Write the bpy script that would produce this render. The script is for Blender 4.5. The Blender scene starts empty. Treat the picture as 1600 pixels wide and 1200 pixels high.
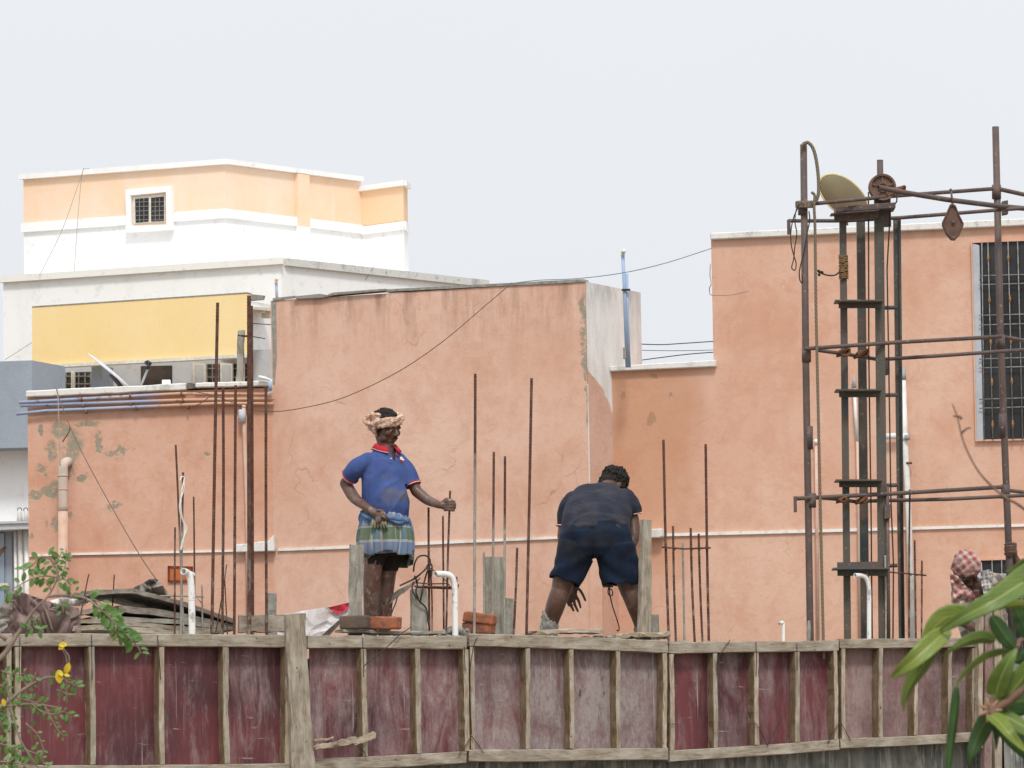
import bpy, bmesh, math, random
import numpy as np
from mathutils import Vector, Matrix, Euler, noise as mnoise

random.seed(7)
SC = bpy.context.scene
COL = SC.collection
R = math.radians

# ---------------------------------------------------------------- camera
F = 8000.0                       # focal length in photo pixels (photo 1600 x 1200)
CAM = Vector((0, 0, 1.6))
PITCH = math.atan(770 / F)
ROLL = -0.017
cam_d = bpy.data.cameras.new('camera')
cam = bpy.data.objects.new('camera', cam_d)
COL.objects.link(cam)
cam_d.sensor_width = 36
cam_d.lens = 36 * F / 1600
cam_d.clip_start = 0.1
cam_d.clip_end = 3000
RM = Matrix.Rotation(R(90) + PITCH, 3, 'X') @ Matrix.Rotation(ROLL, 3, 'Z')
cam.matrix_world = Matrix.Translation(CAM) @ RM.to_4x4()
cam_d.dof.use_dof = True
cam_d.dof.focus_distance = 35
cam_d.dof.aperture_fstop = cam_d.lens / 1000 / 0.0022
SC.camera = cam

# ---------------------------------------------------------------- world, sun, exposure
SUN_EL, SUN_AZ = R(53), R(172)      # azimuth measured from +Y towards +X : behind the camera, to the left
w = bpy.data.worlds.new('World'); SC.world = w; w.use_nodes = True
wt = w.node_tree; wt.nodes.clear()
wo = wt.nodes.new('ShaderNodeOutputWorld'); wb = wt.nodes.new('ShaderNodeBackground')
sk = wt.nodes.new('ShaderNodeTexSky'); sk.sky_type = 'NISHITA'; sk.sun_disc = False
sk.sun_elevation = SUN_EL; sk.sun_rotation = SUN_AZ; sk.dust_density = 4; sk.air_density = 1.2
tc = wt.nodes.new('ShaderNodeTexCoord'); sx = wt.nodes.new('ShaderNodeSeparateXYZ')
mr = wt.nodes.new('ShaderNodeValToRGB')
mr.color_ramp.elements[0].position = 0.0; mr.color_ramp.elements[0].color = (8.0, 8.3, 8.75, 1)
mr.color_ramp.elements[1].position = 1.0; mr.color_ramp.elements[1].color = (14.0, 14.3, 14.8, 1)
e = mr.color_ramp.elements.new(0.14); e.color = (8.7, 8.98, 9.4, 1)
e = mr.color_ramp.elements.new(0.22); e.color = (9.0, 9.3, 9.6, 1)
# soft unevenness of the overcast
cn = wt.nodes.new('ShaderNodeTexNoise'); cn.inputs['Scale'].default_value = 3.0; cn.inputs['Detail'].default_value = 3
cm = wt.nodes.new('ShaderNodeMapRange'); cm.inputs[3].default_value = 0.95; cm.inputs[4].default_value = 1.05
cs = wt.nodes.new('ShaderNodeVectorMath'); cs.operation = 'SCALE'
mx = wt.nodes.new('ShaderNodeMix'); mx.data_type = 'RGBA'; mx.inputs[0].default_value = 0.93
wt.links.new(tc.outputs['Generated'], sx.inputs[0]); wt.links.new(sx.outputs['Z'], mr.inputs[0])
wt.links.new(tc.outputs['Generated'], cn.inputs['Vector']); wt.links.new(cn.outputs['Fac'], cm.inputs[0])
wt.links.new(mr.outputs[0], cs.inputs[0]); wt.links.new(cm.outputs[0], cs.inputs[3])
wt.links.new(sk.outputs[0], mx.inputs[6]); wt.links.new(cs.outputs[0], mx.inputs[7])
wt.links.new(mx.outputs[2], wb.inputs[0]); wb.inputs[1].default_value = 0.1
wt.links.new(wb.outputs[0], wo.inputs[0])

sd = bpy.data.lights.new('sun', 'SUN'); sd.energy = 2.1; sd.angle = R(10); sd.color = (1, 0.965, 0.92)
sun = bpy.data.objects.new('sun', sd); COL.objects.link(sun)
sdir = Vector((math.sin(SUN_AZ) * math.cos(SUN_EL), math.cos(SUN_AZ) * math.cos(SUN_EL), math.sin(SUN_EL)))
sun.rotation_euler = sdir.to_track_quat('Z', 'Y').to_euler()
sun.location = (-10, -10, 30)
SC.view_settings.view_transform = 'Standard'
SC.view_settings.look = 'None'
SC.view_settings.exposure = 0.0
SC.view_settings.gamma = 1.0
SC.cycles.max_bounces = 6

# ---------------------------------------------------------------- geometry helpers
def ray(px, py):
    return RM @ Vector(((px - 800) / F, (600 - py) / F, -1))
def U(px, py, Y):
    d = ray(px, py)
    return CAM + d * (Y / d.y)
def G(px, Y, py=800):
    p = U(px, py, Y)
    return Vector((p.x, p.y, 0))
class WP:
    """a vertical plane through two ground points, n points to the camera"""
    def __init__(s, a, b, py=800):
        s.A = G(a[0], a[1], py); s.B = G(b[0], b[1], py)
        t = (s.B - s.A).normalized(); s.t = t
        s.n = Vector((t.y, -t.x, 0))
        if s.n.dot(Vector((0, -1, 0))) < 0: s.n = -s.n
    def pt(s, px, py, off=0.0):
        d = ray(px, py); P = s.A + s.n * off
        k = (P - CAM).dot(s.n) / d.dot(s.n)
        return CAM + d * k
    def Y(s, px, py=800): return s.pt(px, py).y

WLOC = {}
def base_of(vs):
    a = np.array([tuple(v) for v in vs]); lo = a.min(0); hi = a.max(0)
    return Vector(((lo[0] + hi[0]) / 2, (lo[1] + hi[1]) / 2, lo[2]))
def tagit(o, label=None, cat=None, group=None, kind=None):
    if label: o['label'] = label
    if cat: o['category'] = cat
    if group: o['group'] = group
    if kind: o['kind'] = kind
    return o
def thing(name, label, cat, loc, group=None):
    o = bpy.data.objects.new(name, None); COL.objects.link(o)
    o.empty_display_size = 0.1
    o.location = loc; WLOC[o] = Vector(loc)
    return tagit(o, label, cat, group)

class MB:
    """collects pieces; build() links them as ONE mesh object"""
    def __init__(s): s.v = []; s.f = []; s.uv = []; s.m = []
    def add(s, vs, fs, uvs=None, mi=0):
        b = len(s.v); s.v += [Vector(v) for v in vs]
        for i, f in enumerate(fs):
            s.f.append([b + k for k in f])
            s.uv.append(uvs[i] if uvs else [(0, 0)] * len(f)); s.m.append(mi)
        return s
    def build(s, name, mats, parent=None, smooth=False, bevel=0, loc=None, **kw):
        if not isinstance(mats, (list, tuple)): mats = [mats]
        if parent is not None: L = WLOC[parent]
        else: L = Vector(loc) if loc is not None else base_of(s.v)
        me = bpy.data.meshes.new(name)
        me.from_pydata([tuple(v - L) for v in s.v], [], s.f)
        uvl = me.uv_layers.new(name='UVMap')
        flat = [c for fu in s.uv for uv in fu for c in uv]
        if len(flat) == len(uvl.data) * 2: uvl.data.foreach_set('uv', flat)
        for m in mats: me.materials.append(m)
        me.polygons.foreach_set('material_index', s.m)
        if smooth: me.polygons.foreach_set('use_smooth', [True] * len(me.polygons))
        me.update()
        bm = bmesh.new(); bm.from_mesh(me)
        bmesh.ops.recalc_face_normals(bm, faces=bm.faces)
        if bevel:
            es = [e for e in bm.edges if len(e.link_faces) == 2 and e.calc_face_angle(0) > 0.6]
            bmesh.ops.bevel(bm, geom=es, offset=bevel, segments=1, affect='EDGES', clamp_overlap=True)
        bm.to_mesh(me); bm.free()
        o = bpy.data.objects.new(name, me); COL.objects.link(o)
        if parent is not None: o.parent = parent; o.location = (0, 0, 0)
        else: o.location = L
        WLOC[o] = L.copy() if hasattr(L, 'copy') else L
        return tagit(o, **kw)

def frame(d, up=Vector((0, 0, 1))):
    d = d.normalized()
    if abs(d.dot(up)) > 0.97: up = Vector((0, 1, 0))
    x = d.cross(up).normalized(); y = x.cross(d).normalized()
    return x, y
def smooth_path(pts, n=8):
    P = [Vector(p) for p in pts]
    if len(P) < 3: return P
    out = []
    Q = [P[0] * 2 - P[1]] + P + [P[-1] * 2 - P[-2]]
    for i in range(1, len(Q) - 2):
        for k in range(n):
            t = k / n; a, b, c, d = Q[i - 1], Q[i], Q[i + 1], Q[i + 2]
            out.append(0.5 * ((2 * b) + (c - a) * t + (2 * a - 5 * b + 4 * c - d) * t * t + (3 * b - a - 3 * c + d) * t ** 3))
    out.append(P[-1]); return out
def lerpr(rs, t):
    if not isinstance(rs, (list, tuple)): return rs
    x = t * (len(rs) - 1); i = min(int(x), len(rs) - 2); return rs[i] + (rs[i + 1] - rs[i]) * (x - i)
def tube(mb, pts, r, seg=10, mi=0, caps=True, hollow=0):
    P = [Vector(p) for p in pts]; n = len(P)
    vs = []; fs = []; uv = []; acc = 0; L = [0]
    for i in range(1, n): acc += (P[i] - P[i - 1]).length; L.append(acc)
    px = None
    for i in range(n):
        d = (P[min(i + 1, n - 1)] - P[max(i - 1, 0)])
        if px is None: x, y = frame(d)
        else:
            d = d.normalized(); x = (px - d * px.dot(d)); x = x.normalized() if x.length > 1e-6 else frame(d)[0]; y = x.cross(d)
        px = x; rr = lerpr(r, L[i] / acc if acc else 0)
        for k in range(seg):
            a = 2 * math.pi * k / seg
            vs.append(P[i] + (x * math.cos(a) + y * math.sin(a)) * rr)
    for i in range(n - 1):
        for k in range(seg):
            k2 = (k + 1) % seg
            fs.append([i * seg + k, i * seg + k2, (i + 1) * seg + k2, (i + 1) * seg + k])
            u0, u1 = k / seg, (k + 1) / seg
            uv.append([(u0, L[i]), (u1, L[i]), (u1, L[i + 1]), (u0, L[i + 1])])
    if caps:
        fs.append(list(range(seg))[::-1]); uv.append([(0, 0)] * seg)
        fs.append([(n - 1) * seg + k for k in range(seg)]); uv.append([(0, acc)] * seg)
    mb.add(vs, fs, uv, mi); return mb
def pipe_open(mb, pts, r, wall=0.004, seg=18):
    """a pipe with an open bore at its last end"""
    P = [Vector(p) for p in pts]
    inner = []
    tube(mb, P, r, seg, caps=False)
    d = (P[-1] - P[-2]).normalized()
    Q = [P[-1] + d * 0.0005, P[-1] - d * min(0.12, (P[-1] - P[0]).length * .5)]
    tube(mb, Q, r - wall, seg, caps=False)
    x, y = frame(d); vs = []; fs = []
    for k in range(seg):
        a = 2 * math.pi * k / seg; c = x * math.cos(a) + y * math.sin(a)
        vs += [P[-1] + c * r, P[-1] + d * 0.0005 + c * (r - wall)]
    for k in range(seg):
        k2 = (k + 1) % seg; fs.append([2 * k, 2 * k2, 2 * k2 + 1, 2 * k + 1])
    mb.add(vs, fs)
def loft(mb, secs, seg=20, mi=0, power=2.0, caps=True, closed_u=True):
    """secs: (centre, U half axis, V half axis)"""
    vs = []; fs = []; uv = []; n = len(secs); acc = [0]
    for i in range(1, n): acc.append(acc[-1] + (Vector(secs[i][0]) - Vector(secs[i - 1][0])).length)
    for c, u, v in secs:
        for k in range(seg):
            a = 2 * math.pi * k / seg; ca, sa = math.cos(a), math.sin(a)
            fx = math.copysign(abs(ca) ** (2 / power), ca); fy = math.copysign(abs(sa) ** (2 / power), sa)
            vs.append(Vector(c) + Vector(u) * fx + Vector(v) * fy)
    for i in range(n - 1):
        for k in range(seg):
            k2 = (k + 1) % seg
            fs.append([i * seg + k, i * seg + k2, (i + 1) * seg + k2, (i + 1) * seg + k])
            uv.append([(k / seg, acc[i]), ((k + 1) / seg, acc[i]), ((k + 1) / seg, acc[i + 1]), (k / seg, acc[i + 1])])
    if caps:
        fs.append(list(range(seg))[::-1]); uv.append([(0, 0)] * seg)
        fs.append([(n - 1) * seg + k for k in range(seg)]); uv.append([(0, 0)] * seg)
    mb.add(vs, fs, uv, mi); return mb
def ell(mb, c, r, M=None, seg=16, mi=0):
    """ellipsoid; M rotates it"""
    vs = []; fs = []; M = M or Matrix.Identity(3); c = Vector(c)
    if not isinstance(r, (list, tuple)): r = (r, r, r)
    n = seg // 2
    for i in range(1, n):
        t = math.pi * i / n
        for k in range(seg):
            a = 2 * math.pi * k / seg
            vs.append(c + M @ Vector((r[0] * math.sin(t) * math.cos(a), r[1] * math.sin(t) * math.sin(a), r[2] * math.cos(t))))
    top = len(vs); vs.append(c + M @ Vector((0, 0, r[2]))); bot = len(vs); vs.append(c + M @ Vector((0, 0, -r[2])))
    for k in range(seg):
        k2 = (k + 1) % seg
        fs.append([top, k, k2]); fs.append([bot, (n - 2) * seg + k2, (n - 2) * seg + k])
        for i in range(n - 2): fs.append([i * seg + k, (i + 1) * seg + k, (i + 1) * seg + k2, i * seg + k2])
    mb.add(vs, fs, None, mi); return mb
def boxc(mb, c, hx, hy, hz, mi=0):
    """box: centre and three half vectors"""
    c = Vector(c); vs = []
    for sx_ in (-1, 1):
        for sy_ in (-1, 1):
            for sz_ in (-1, 1): vs.append(c + hx * sx_ + hy * sy_ + hz * sz_)
    fs = [[0, 1, 3, 2], [4, 6, 7, 5], [0, 4, 5, 1], [2, 3, 7, 6], [0, 2, 6, 4], [1, 5, 7, 3]]
    lx, ly, lz = hx.length * 2, hy.length * 2, hz.length * 2
    def q(a, b): return [(0, 0), (b, 0), (b, a), (0, a)]
    mb.add(vs, fs, [q(ly, lz), q(lz, ly), q(lz, lx), q(lx, lz), q(lx, ly), q(ly, lx)], mi); return mb
def beam(mb, p0, p1, wd, w, dd, d, n=6, jit=0.0015, mi=0, w1=None, chips=0.0, seed=None, side_mi=None):
    """sawn timber from p0 to p1; wd, dd: unit vectors of its width and depth; uv: u across, v along, in metres"""
    rnd = random.Random(seed if seed is not None else random.random())
    p0, p1 = Vector(p0), Vector(p1); wd, dd = Vector(wd), Vector(dd)
    L = (p1 - p0).length; uo, vo = rnd.uniform(0, 50), rnd.uniform(0, 50)
    prof = []; ch = 0.12
    for a, b in ((-1, -1 + ch), (-1 + ch, -1), (0, -1), (1 - ch, -1), (1, -1 + ch), (1, 1 - ch), (1 - ch, 1), (-1 + ch, 1), (-1, 1 - ch)): prof.append((a, b))
    m = len(prof); vs = []; fs = []; uv = []; us = [0]
    for k in range(m):
        a, b = prof[k], prof[(k + 1) % m]; us.append(us[-1] + math.hypot((a[0] - b[0]) * w / 2, (a[1] - b[1]) * d / 2))
    ph = rnd.uniform(0, 9)
    for i in range(n + 1):
        t = i / n; c = p0.lerp(p1, t); ww = w + ((w1 if w1 else w) - w) * t
        c = c + wd * (jit * 1.5 * math.sin(ph + t * 5)) 
        for k, (a, b) in enumerate(prof):
            j = (rnd.uniform(-jit, jit) - (rnd.random() < chips) * jit * 5 * (a * a))
            ends = (rnd.uniform(-1, 1) * jit * 2 if i in (0, n) else 0)
            vs.append(c + wd * (a * (ww / 2) + math.copysign(1, a) * j) + dd * (b * d / 2 + rnd.uniform(-jit, jit)) + (p1 - p0).normalized() * ends)
    for i in range(n):
        for k in range(m):
            k2 = (k + 1) % m
            fs.append([i * m + k, i * m + k2, (i + 1) * m + k2, (i + 1) * m + k])
            v0, v1 = vo + L * i / n, vo + L * (i + 1) / n
            uv.append([(uo + us[k], v0), (uo + us[k + 1], v0), (uo + us[k + 1], v1), (uo + us[k], v1)])
    for ring, rev in ((0, True), (n, False)):
        f = [ring * m + k for k in range(m)]; u_ = [(uo + prof[k][0] * w * 2, vo + prof[k][1] * d * .2) for k in range(m)]
        if rev: f = f[::-1]; u_ = u_[::-1]
        fs.append(f); uv.append(u_)
    n0 = len(mb.f); mb.add(vs, fs, uv, mi)
    if side_mi is not None:
        for i in range(n):
            for k in (8, 0, 7): mb.m[n0 + i * m + k] = side_mi
    return mb
def prism(mb, wp, pix, front=0.0, thick=0.02, mi=0):
    """a flat slab on a wall plane, its front face outlined in photo pixels"""
    a = [wp.pt(x, y, front) for x, y in pix]; b = [p - wp.n * thick for p in a]; n = len(a)
    vs = a + b; fs = [list(range(n))[::-1], list(range(n, 2 * n))]
    def uvp(p): return ((p - wp.A).dot(wp.t), p.z)
    uv = [[uvp(vs[k]) for k in f] for f in fs]
    for k in range(n):
        k2 = (k + 1) % n; fs.append([k, k2, n + k2, n + k])
        uv.append([uvp(vs[k]), uvp(vs[k2]), (uvp(vs[k2])[0] + thick, vs[k2].z), (uvp(vs[k])[0] + thick, vs[k].z)])
    mb.add(vs, fs, uv, mi); return mb
def rect(x0, y0, x1, y1, dl=0, dr=0):
    return [(x0, y0 + dl), (x1, y0 + dr), (x1, y1 + dr), (x0, y1 + dl)]
def solid(mb, foot, z0, ztops, mi=0):
    """vertical walled solid on a footprint"""
    n = len(foot)
    if not isinstance(ztops, (list, tuple)): ztops = [ztops] * n
    vs = [Vector((p.x, p.y, z0)) for p in foot] + [Vector((p.x, p.y, z)) for p, z in zip(foot, ztops)]
    fs = [list(range(n))[::-1], list(range(n, 2 * n))] + [[k, (k + 1) % n, n + (k + 1) % n, n + k] for k in range(n)]
    mb.add(vs, fs, None, mi); return mb
def remesh(mb, vox, smooth=4, fac=0.5):
    me = bpy.data.meshes.new('tmp'); me.from_pydata([tuple(v) for v in mb.v], [], mb.f); me.update()
    bm = bmesh.new(); bm.from_mesh(me); bmesh.ops.recalc_face_normals(bm, faces=bm.faces); bm.to_mesh(me); bm.free()
    o = bpy.data.objects.new('tmp', me); COL.objects.link(o)
    m = o.modifiers.new('r', 'REMESH'); m.mode = 'VOXEL'; m.voxel_size = vox; m.adaptivity = 0
    if smooth:
        s = o.modifiers.new('s', 'SMOOTH'); s.iterations = smooth; s.factor = fac
    dg = bpy.context.evaluated_depsgraph_get(); dg.update()
    ev = o.evaluated_get(dg); m2 = bpy.data.meshes.new_from_object(ev)
    vs = [v.co.copy() for v in m2.vertices]; fs = [list(p.vertices) for p in m2.polygons]; ns = [v.normal.copy() for v in m2.vertices]
    bpy.data.objects.remove(o); bpy.data.meshes.remove(me); bpy.data.meshes.remove(m2)
    out = MB(); out.add(vs, fs); out.n = ns
    return out
def wrinkle(mb, amp, scale, sz=(1, 1, 1), seed=0, fn=None):
    for i, v in enumerate(mb.v):
        q = Vector((v.x * sz[0], v.y * sz[1], v.z * sz[2])) * scale + Vector((seed, seed * 2, 0))
        d = mnoise.noise(q) + 0.5 * mnoise.noise(q * 2.1)
        d = abs(d) * 2 - 0.5
        k = fn(v) if fn else 1
        mb.v[i] = v + mb.n[i] * (amp * d * k)
def cut(mb, keep):
    """drop the faces whose centre fails keep()"""
    f2 = []; 
    for f in mb.f:
        c = Vector((0, 0, 0))
        for k in f: c += mb.v[k]
        if keep(c / len(f)): f2.append(f)
    mb.f = f2; mb.uv = [[(0, 0)] * len(f) for f in f2]; mb.m = [0] * len(f2)
    return mb
def thicken(o, t):
    m = o.modifiers.new('cloth_thickness', 'SOLIDIFY'); m.thickness = t; m.offset = 1

# ---------------------------------------------------------------- material helpers
class NT:
    def __init__(s, name, rough=0.8, spec=0.3):
        s.mat = bpy.data.materials.new(name); s.mat.use_nodes = True
        s.t = s.mat.node_tree; s.b = s.t.nodes['Principled BSDF']
        s.b.inputs['Roughness'].default_value = rough
        s.b.inputs['Specular IOR Level'].default_value = spec
        s.c = {}
    def link(s, a, b): s.t.links.new(a, b)
    def val(s, sock, v):
        if isinstance(v, bpy.types.NodeSocket): s.link(v, sock)
        elif v is not None:
            if isinstance(v, (tuple, list)) and len(v) == 3 and sock.type == 'RGBA': v = (*v, 1)
            sock.default_value = v
    def vec(s, kind='pos', scale=(1, 1, 1), loc=(0, 0, 0)):
        if kind == 'pos':
            if 'g' not in s.c: s.c['g'] = s.t.nodes.new('ShaderNodeNewGeometry')
            o = s.c['g'].outputs['Position']
        else:
            if 't' not in s.c: s.c['t'] = s.t.nodes.new('ShaderNodeTexCoord')
            o = s.c['t'].outputs[{'obj': 'Object', 'uv': 'UV', 'gen': 'Generated'}[kind]]
        m = s.t.nodes.new('ShaderNodeMapping'); s.link(o, m.inputs[0])
        m.inputs['Scale'].default_value = scale; m.inputs['Location'].default_value = loc
        return m.outputs[0]
    def noise(s, scale, detail=3, vec=None, rough=0.55, dist=0):
        n = s.t.nodes.new('ShaderNodeTexNoise'); n.inputs['Scale'].default_value = scale
        n.inputs['Detail'].default_value = detail; n.inputs['Roughness'].default_value = rough; n.inputs['Distortion'].default_value = dist
        s.link(vec or s.vec(), n.inputs['Vector']); return n.outputs['Fac']
    def vor(s, scale, vec=None, feature='DISTANCE_TO_EDGE'):
        n = s.t.nodes.new('ShaderNodeTexVoronoi'); n.feature = feature; n.inputs['Scale'].default_value = scale
        s.link(vec or s.vec(), n.inputs['Vector']); return n.outputs['Distance']
    def rng(s, f, a, b, c=0.0, d=1.0):
        n = s.t.nodes.new('ShaderNodeMapRange'); s.val(n.inputs[0], f)
        for i, v in zip((1, 2, 3, 4), (a, b, c, d)): n.inputs[i].default_value = v
        return n.outputs[0]
    def math(s, op, a, b=None):
        n = s.t.nodes.new('ShaderNodeMath'); n.operation = op; s.val(n.inputs[0], a)
        if b is not None: s.val(n.inputs[1], b)
        return n.outputs[0]
    def mix(s, f, a, b, mode='MIX'):
        n = s.t.nodes.new('ShaderNodeMix'); n.data_type = 'RGBA'; n.blend_type = mode
        s.val(n.inputs[0], f); s.val(n.inputs[6], a); s.val(n.inputs[7], b); return n.outputs[2]
    def warp(s, vec, scale, amt):
        n = s.t.nodes.new('ShaderNodeTexNoise'); n.inputs['Scale'].default_value = scale; n.inputs['Detail'].default_value = 3
        s.link(vec, n.inputs['Vector'])
        a = s.t.nodes.new('ShaderNodeVectorMath'); a.operation = 'SUBTRACT'; s.link(n.outputs['Color'], a.inputs[0]); a.inputs[1].default_value = (.5, .5, .5)
        b = s.t.nodes.new('ShaderNodeVectorMath'); b.operation = 'MULTIPLY_ADD'; s.link(a.outputs[0], b.inputs[0]); b.inputs[1].default_value = (amt,) * 3; s.link(vec, b.inputs[2])
        return b.outputs[0]
    def blob(s, vec, c, r):
        """1 inside an ellipsoid at c with radii r, soft edge"""
        a = s.t.nodes.new('ShaderNodeVectorMath'); a.operation = 'SUBTRACT'; s.link(vec, a.inputs[0]); a.inputs[1].default_value = tuple(c)
        b = s.t.nodes.new('ShaderNodeVectorMath'); b.operation = 'MULTIPLY'; s.link(a.outputs[0], b.inputs[0]); b.inputs[1].default_value = tuple(1 / x for x in r)
        l = s.t.nodes.new('ShaderNodeVectorMath'); l.operation = 'LENGTH'; s.link(b.outputs[0], l.inputs[0])
        return s.rng(l.outputs['Value'], 0.75, 1.1, 1.0, 0.0)
    def col(s, c): s.val(s.b.inputs['Base Color'], c)
    def rough(s, c): s.val(s.b.inputs['Roughness'], c)
    def bump(s, h, strength=0.3, dist=0.005):
        n = s.t.nodes.new('ShaderNodeBump'); n.inputs['Strength'].default_value = strength; n.inputs['Distance'].default_value = dist
        s.val(n.inputs['Height'], h); s.link(n.outputs[0], s.b.inputs['Normal'])

def plaster(name, base, light, dark, spots=(), cracks=0.5, streak=0.4, blot=1.0, patch_col=(.21, .20, .15), extra=None, bump=0.35):
    m = NT(name, 0.92, 0.15)
    p = m.vec()
    c = m.mix(m.rng(m.noise(0.8, 5, p, .6), .38, .66), base, light)
    c = m.mix(m.math('MULTIPLY', m.rng(m.noise(1.6, 6, m.vec(loc=(3, 1, 7)), .65, .6), .5, .68), 0.62 * blot), c, dark)
    c = m.mix(m.math('MULTIPLY', m.rng(m.noise(1.5, 5, m.vec(scale=(5, 5, .45)), .6), .5, .75), streak), c, light)
    c = m.mix(m.math('MULTIPLY', m.rng(m.noise(5, 8, m.vec(loc=(9, 4, 2)), .72, .4), .50, .68), .48 * blot), c, dark)
    c = m.mix(m.math('MULTIPLY', m.rng(m.noise(3.2, 8, m.vec(loc=(1, 8, 3), scale=(1, 1, .6)), .75, .8), .52, .66), .50 * blot), c, light)
    tr_ = m.noise(11, 6, m.vec(loc=(6, 1, 1), scale=(1, 1, 1.25)), .72, 1.0)
    c = m.mix(m.math('MULTIPLY', m.rng(tr_, .50, .66), .40 * blot), c, tuple(x * .86 for x in base))
    g = m.noise(70, 3, p, .7)
    c = m.mix(m.rng(g, .3, .7, 0, .07), c, (0.25, .15, .1))
    # small dirt flecks
    fl = m.rng(m.noise(22, 4, m.vec(loc=(2, 7, 5)), .6), .70, .76)
    c = m.mix(m.math('MULTIPLY', fl, .5 * blot), c, tuple(x * .45 for x in dark))
    h = g
    if cracks:
        v = m.warp(m.vec(scale=(1, 1, 1)), 2.2, 0.5); v = m.warp(v, 9, 0.06)
        e = m.rng(m.vor(1.15, v), 0.0, 0.0042, 1.0, 0.0)
        gate = m.rng(m.noise(1.3, 2, m.vec(loc=(5, 5, 5))), .5, .6)
        cr = m.math('MULTIPLY', e, gate)
        c = m.mix(m.math('MULTIPLY', cr, cracks * .6), c, tuple(x * .45 for x in dark))
    if spots:
        wv = m.warp(m.warp(p, 9, 0.11), 40, 0.03); tot = None
        for cc, rr in spots:
            b = m.blob(wv, cc, rr)
            tot = b if tot is None else m.math('MAXIMUM', tot, b)
        fr = m.rng(m.noise(13, 5, m.vec(loc=(1, 2, 3)), .7), .40, .52)
        tot = m.math('MULTIPLY', tot, fr)
        pc = m.mix(m.noise(30, 3, p), patch_col, tuple(x * 1.7 for x in patch_col))
        c = m.mix(m.math('MULTIPLY', tot, .92), c, pc)
        h = m.math('SUBTRACT', m.math('MULTIPLY', g, .3), tot)
    if extra: c = extra(m, c, p)
    m.col(c); m.bump(m.math('ADD', h, m.math('MULTIPLY', tr_, .8)), bump, 0.008)
    return m.mat

def wood(name, base=(.36, .305, .235), dark=(.19, .15, .11), light=(.50, .445, .37), cement=.35, sc=1.0):
    m = NT(name, 0.9, 0.15)
    g = m.noise(14 * sc, 5, m.vec('uv', (6, .55, 1)), .65, .4)
    c = m.mix(m.rng(g, .35, .65), dark, base)
    c = m.mix(m.rng(m.noise(5, 4, m.vec('uv', (3, 1, 1), (4, 2, 0)), .6), .45, .7, 0, .8), c, light)
    fine = m.noise(60, 4, m.vec('uv', (5, .3, 1)), .7)
    c = m.mix(m.rng(fine, .50, .75, 0, .55), c, tuple(x * .55 for x in dark))
    ce = m.rng(m.noise(5, 5, m.vec(loc=(7, 1, 1)), .7), .5, .62)
    c = m.mix(m.math('MULTIPLY', ce, cement), c, (.40, .385, .33))
    # nail holes and knots
    k = m.rng(m.vor(11, m.warp(m.vec('uv'), 4, .1), 'F1'), .05, .09, 1, 0)
    c = m.mix(m.math('MULTIPLY', k, .75), c, (.045, .03, .02))
    m.col(c); m.bump(m.math('ADD', g, fine), .7, .003)
    return m.mat

def simple(name, c1, c2, scale=12, rough=.7, spec=.3, det=4, lo=.35, hi=.65, bump=.15, metal=0, kind='pos', sz=(1, 1, 1)):
    m = NT(name, rough, spec)
    n = m.noise(scale, det, m.vec(kind, sz), .65)
    m.col(m.mix(m.rng(n, lo, hi), c1, c2)); m.b.inputs['Metallic'].default_value = metal
    if bump: m.bump(n, bump, .003)
    return m.mat
# ================================================================ planes of the place
FW = WP((0, 32.7), (1530, 36.2))                 # front of the shuttering
def d_at(px, off=0.0, py=990): return FW.pt(px, py, -off).y   # depth of a point `off` metres behind that front
WL = WP((46, 42.36), (427, 42.0))                # low peach wall with pipes
WB = WP((427, 42.0), (912, 41.0))                # tall peach wall
WS = WP((912, 41.0), (1003, 41.65))              # its grey side
WR = WP((955, 41.3), (1600, 40.44))              # right hand walls
RECX = 1.6

# ---------------------------------------------------------------- materials of the setting
def ex_lowwall(m, c, p): return c
def W(wp, px, py, o=0): return wp.pt(px, py, o)
pl_spots = [(W(WL, x, y), (rx, .5, rz)) for x, y, rx, rz in
    [(95, 672, .085, .07), (112, 700, .10, .16), (128, 664, .07, .02), (145, 662, .06, .035), (80, 705, .05, .10), (62, 672, .03, .035), (66, 731, .05, .035),
     (153, 690, .03, .10), (160, 706, .06, .035), (174, 712, .08, .03), (188, 708, .035, .08), (200, 702, .045, .03),
     (76, 768, .08, .05), (84, 765, .06, .07), (56, 775, .05, .04), (88, 820, .04, .07), (74, 820, .02, .03), (128, 746, .05, .04), (180, 792, .07, .035), (108, 738, .04, .08),
     (110, 802, .02, .06), (50, 842, .02, .05), (326, 709, .03, .02), (72, 745, .02, .04)]]
M_LOW = plaster('peach_plaster_low_wall', (.63, .35, .245), (.69, .435, .33), (.54, .255, .155), pl_spots, cracks=.6, blot=1.0, extra=None)
def drips(zt, dep, col, amt=.8):
    def f(m, c, p):
        s = m.t.nodes.new('ShaderNodeSeparateXYZ'); m.link(p, s.inputs[0])
        k = m.math('MULTIPLY', m.rng(s.outputs[2], zt - dep, zt), m.rng(m.noise(5, 7, m.vec(scale=(1.6, 1.6, .22), loc=(2, 6, 0)), .72), .47, .68))
        return m.mix(m.math('MULTIPLY', k, amt), c, col)
    return f
M_TALL = plaster('peach_plaster_tall_wall', (.66, .405, .30), (.73, .495, .39), (.57, .30, .20),
    [(W(WB, 912, 520), (.03, .4, .34)), (W(WB, 917, 590), (.015, .4, .3)), (W(WB, 921, 660), (.012, .4, .2))], cracks=.9, streak=.3, extra=drips(1.6 + 4.767, .55, (.30, .17, .12)))
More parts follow.
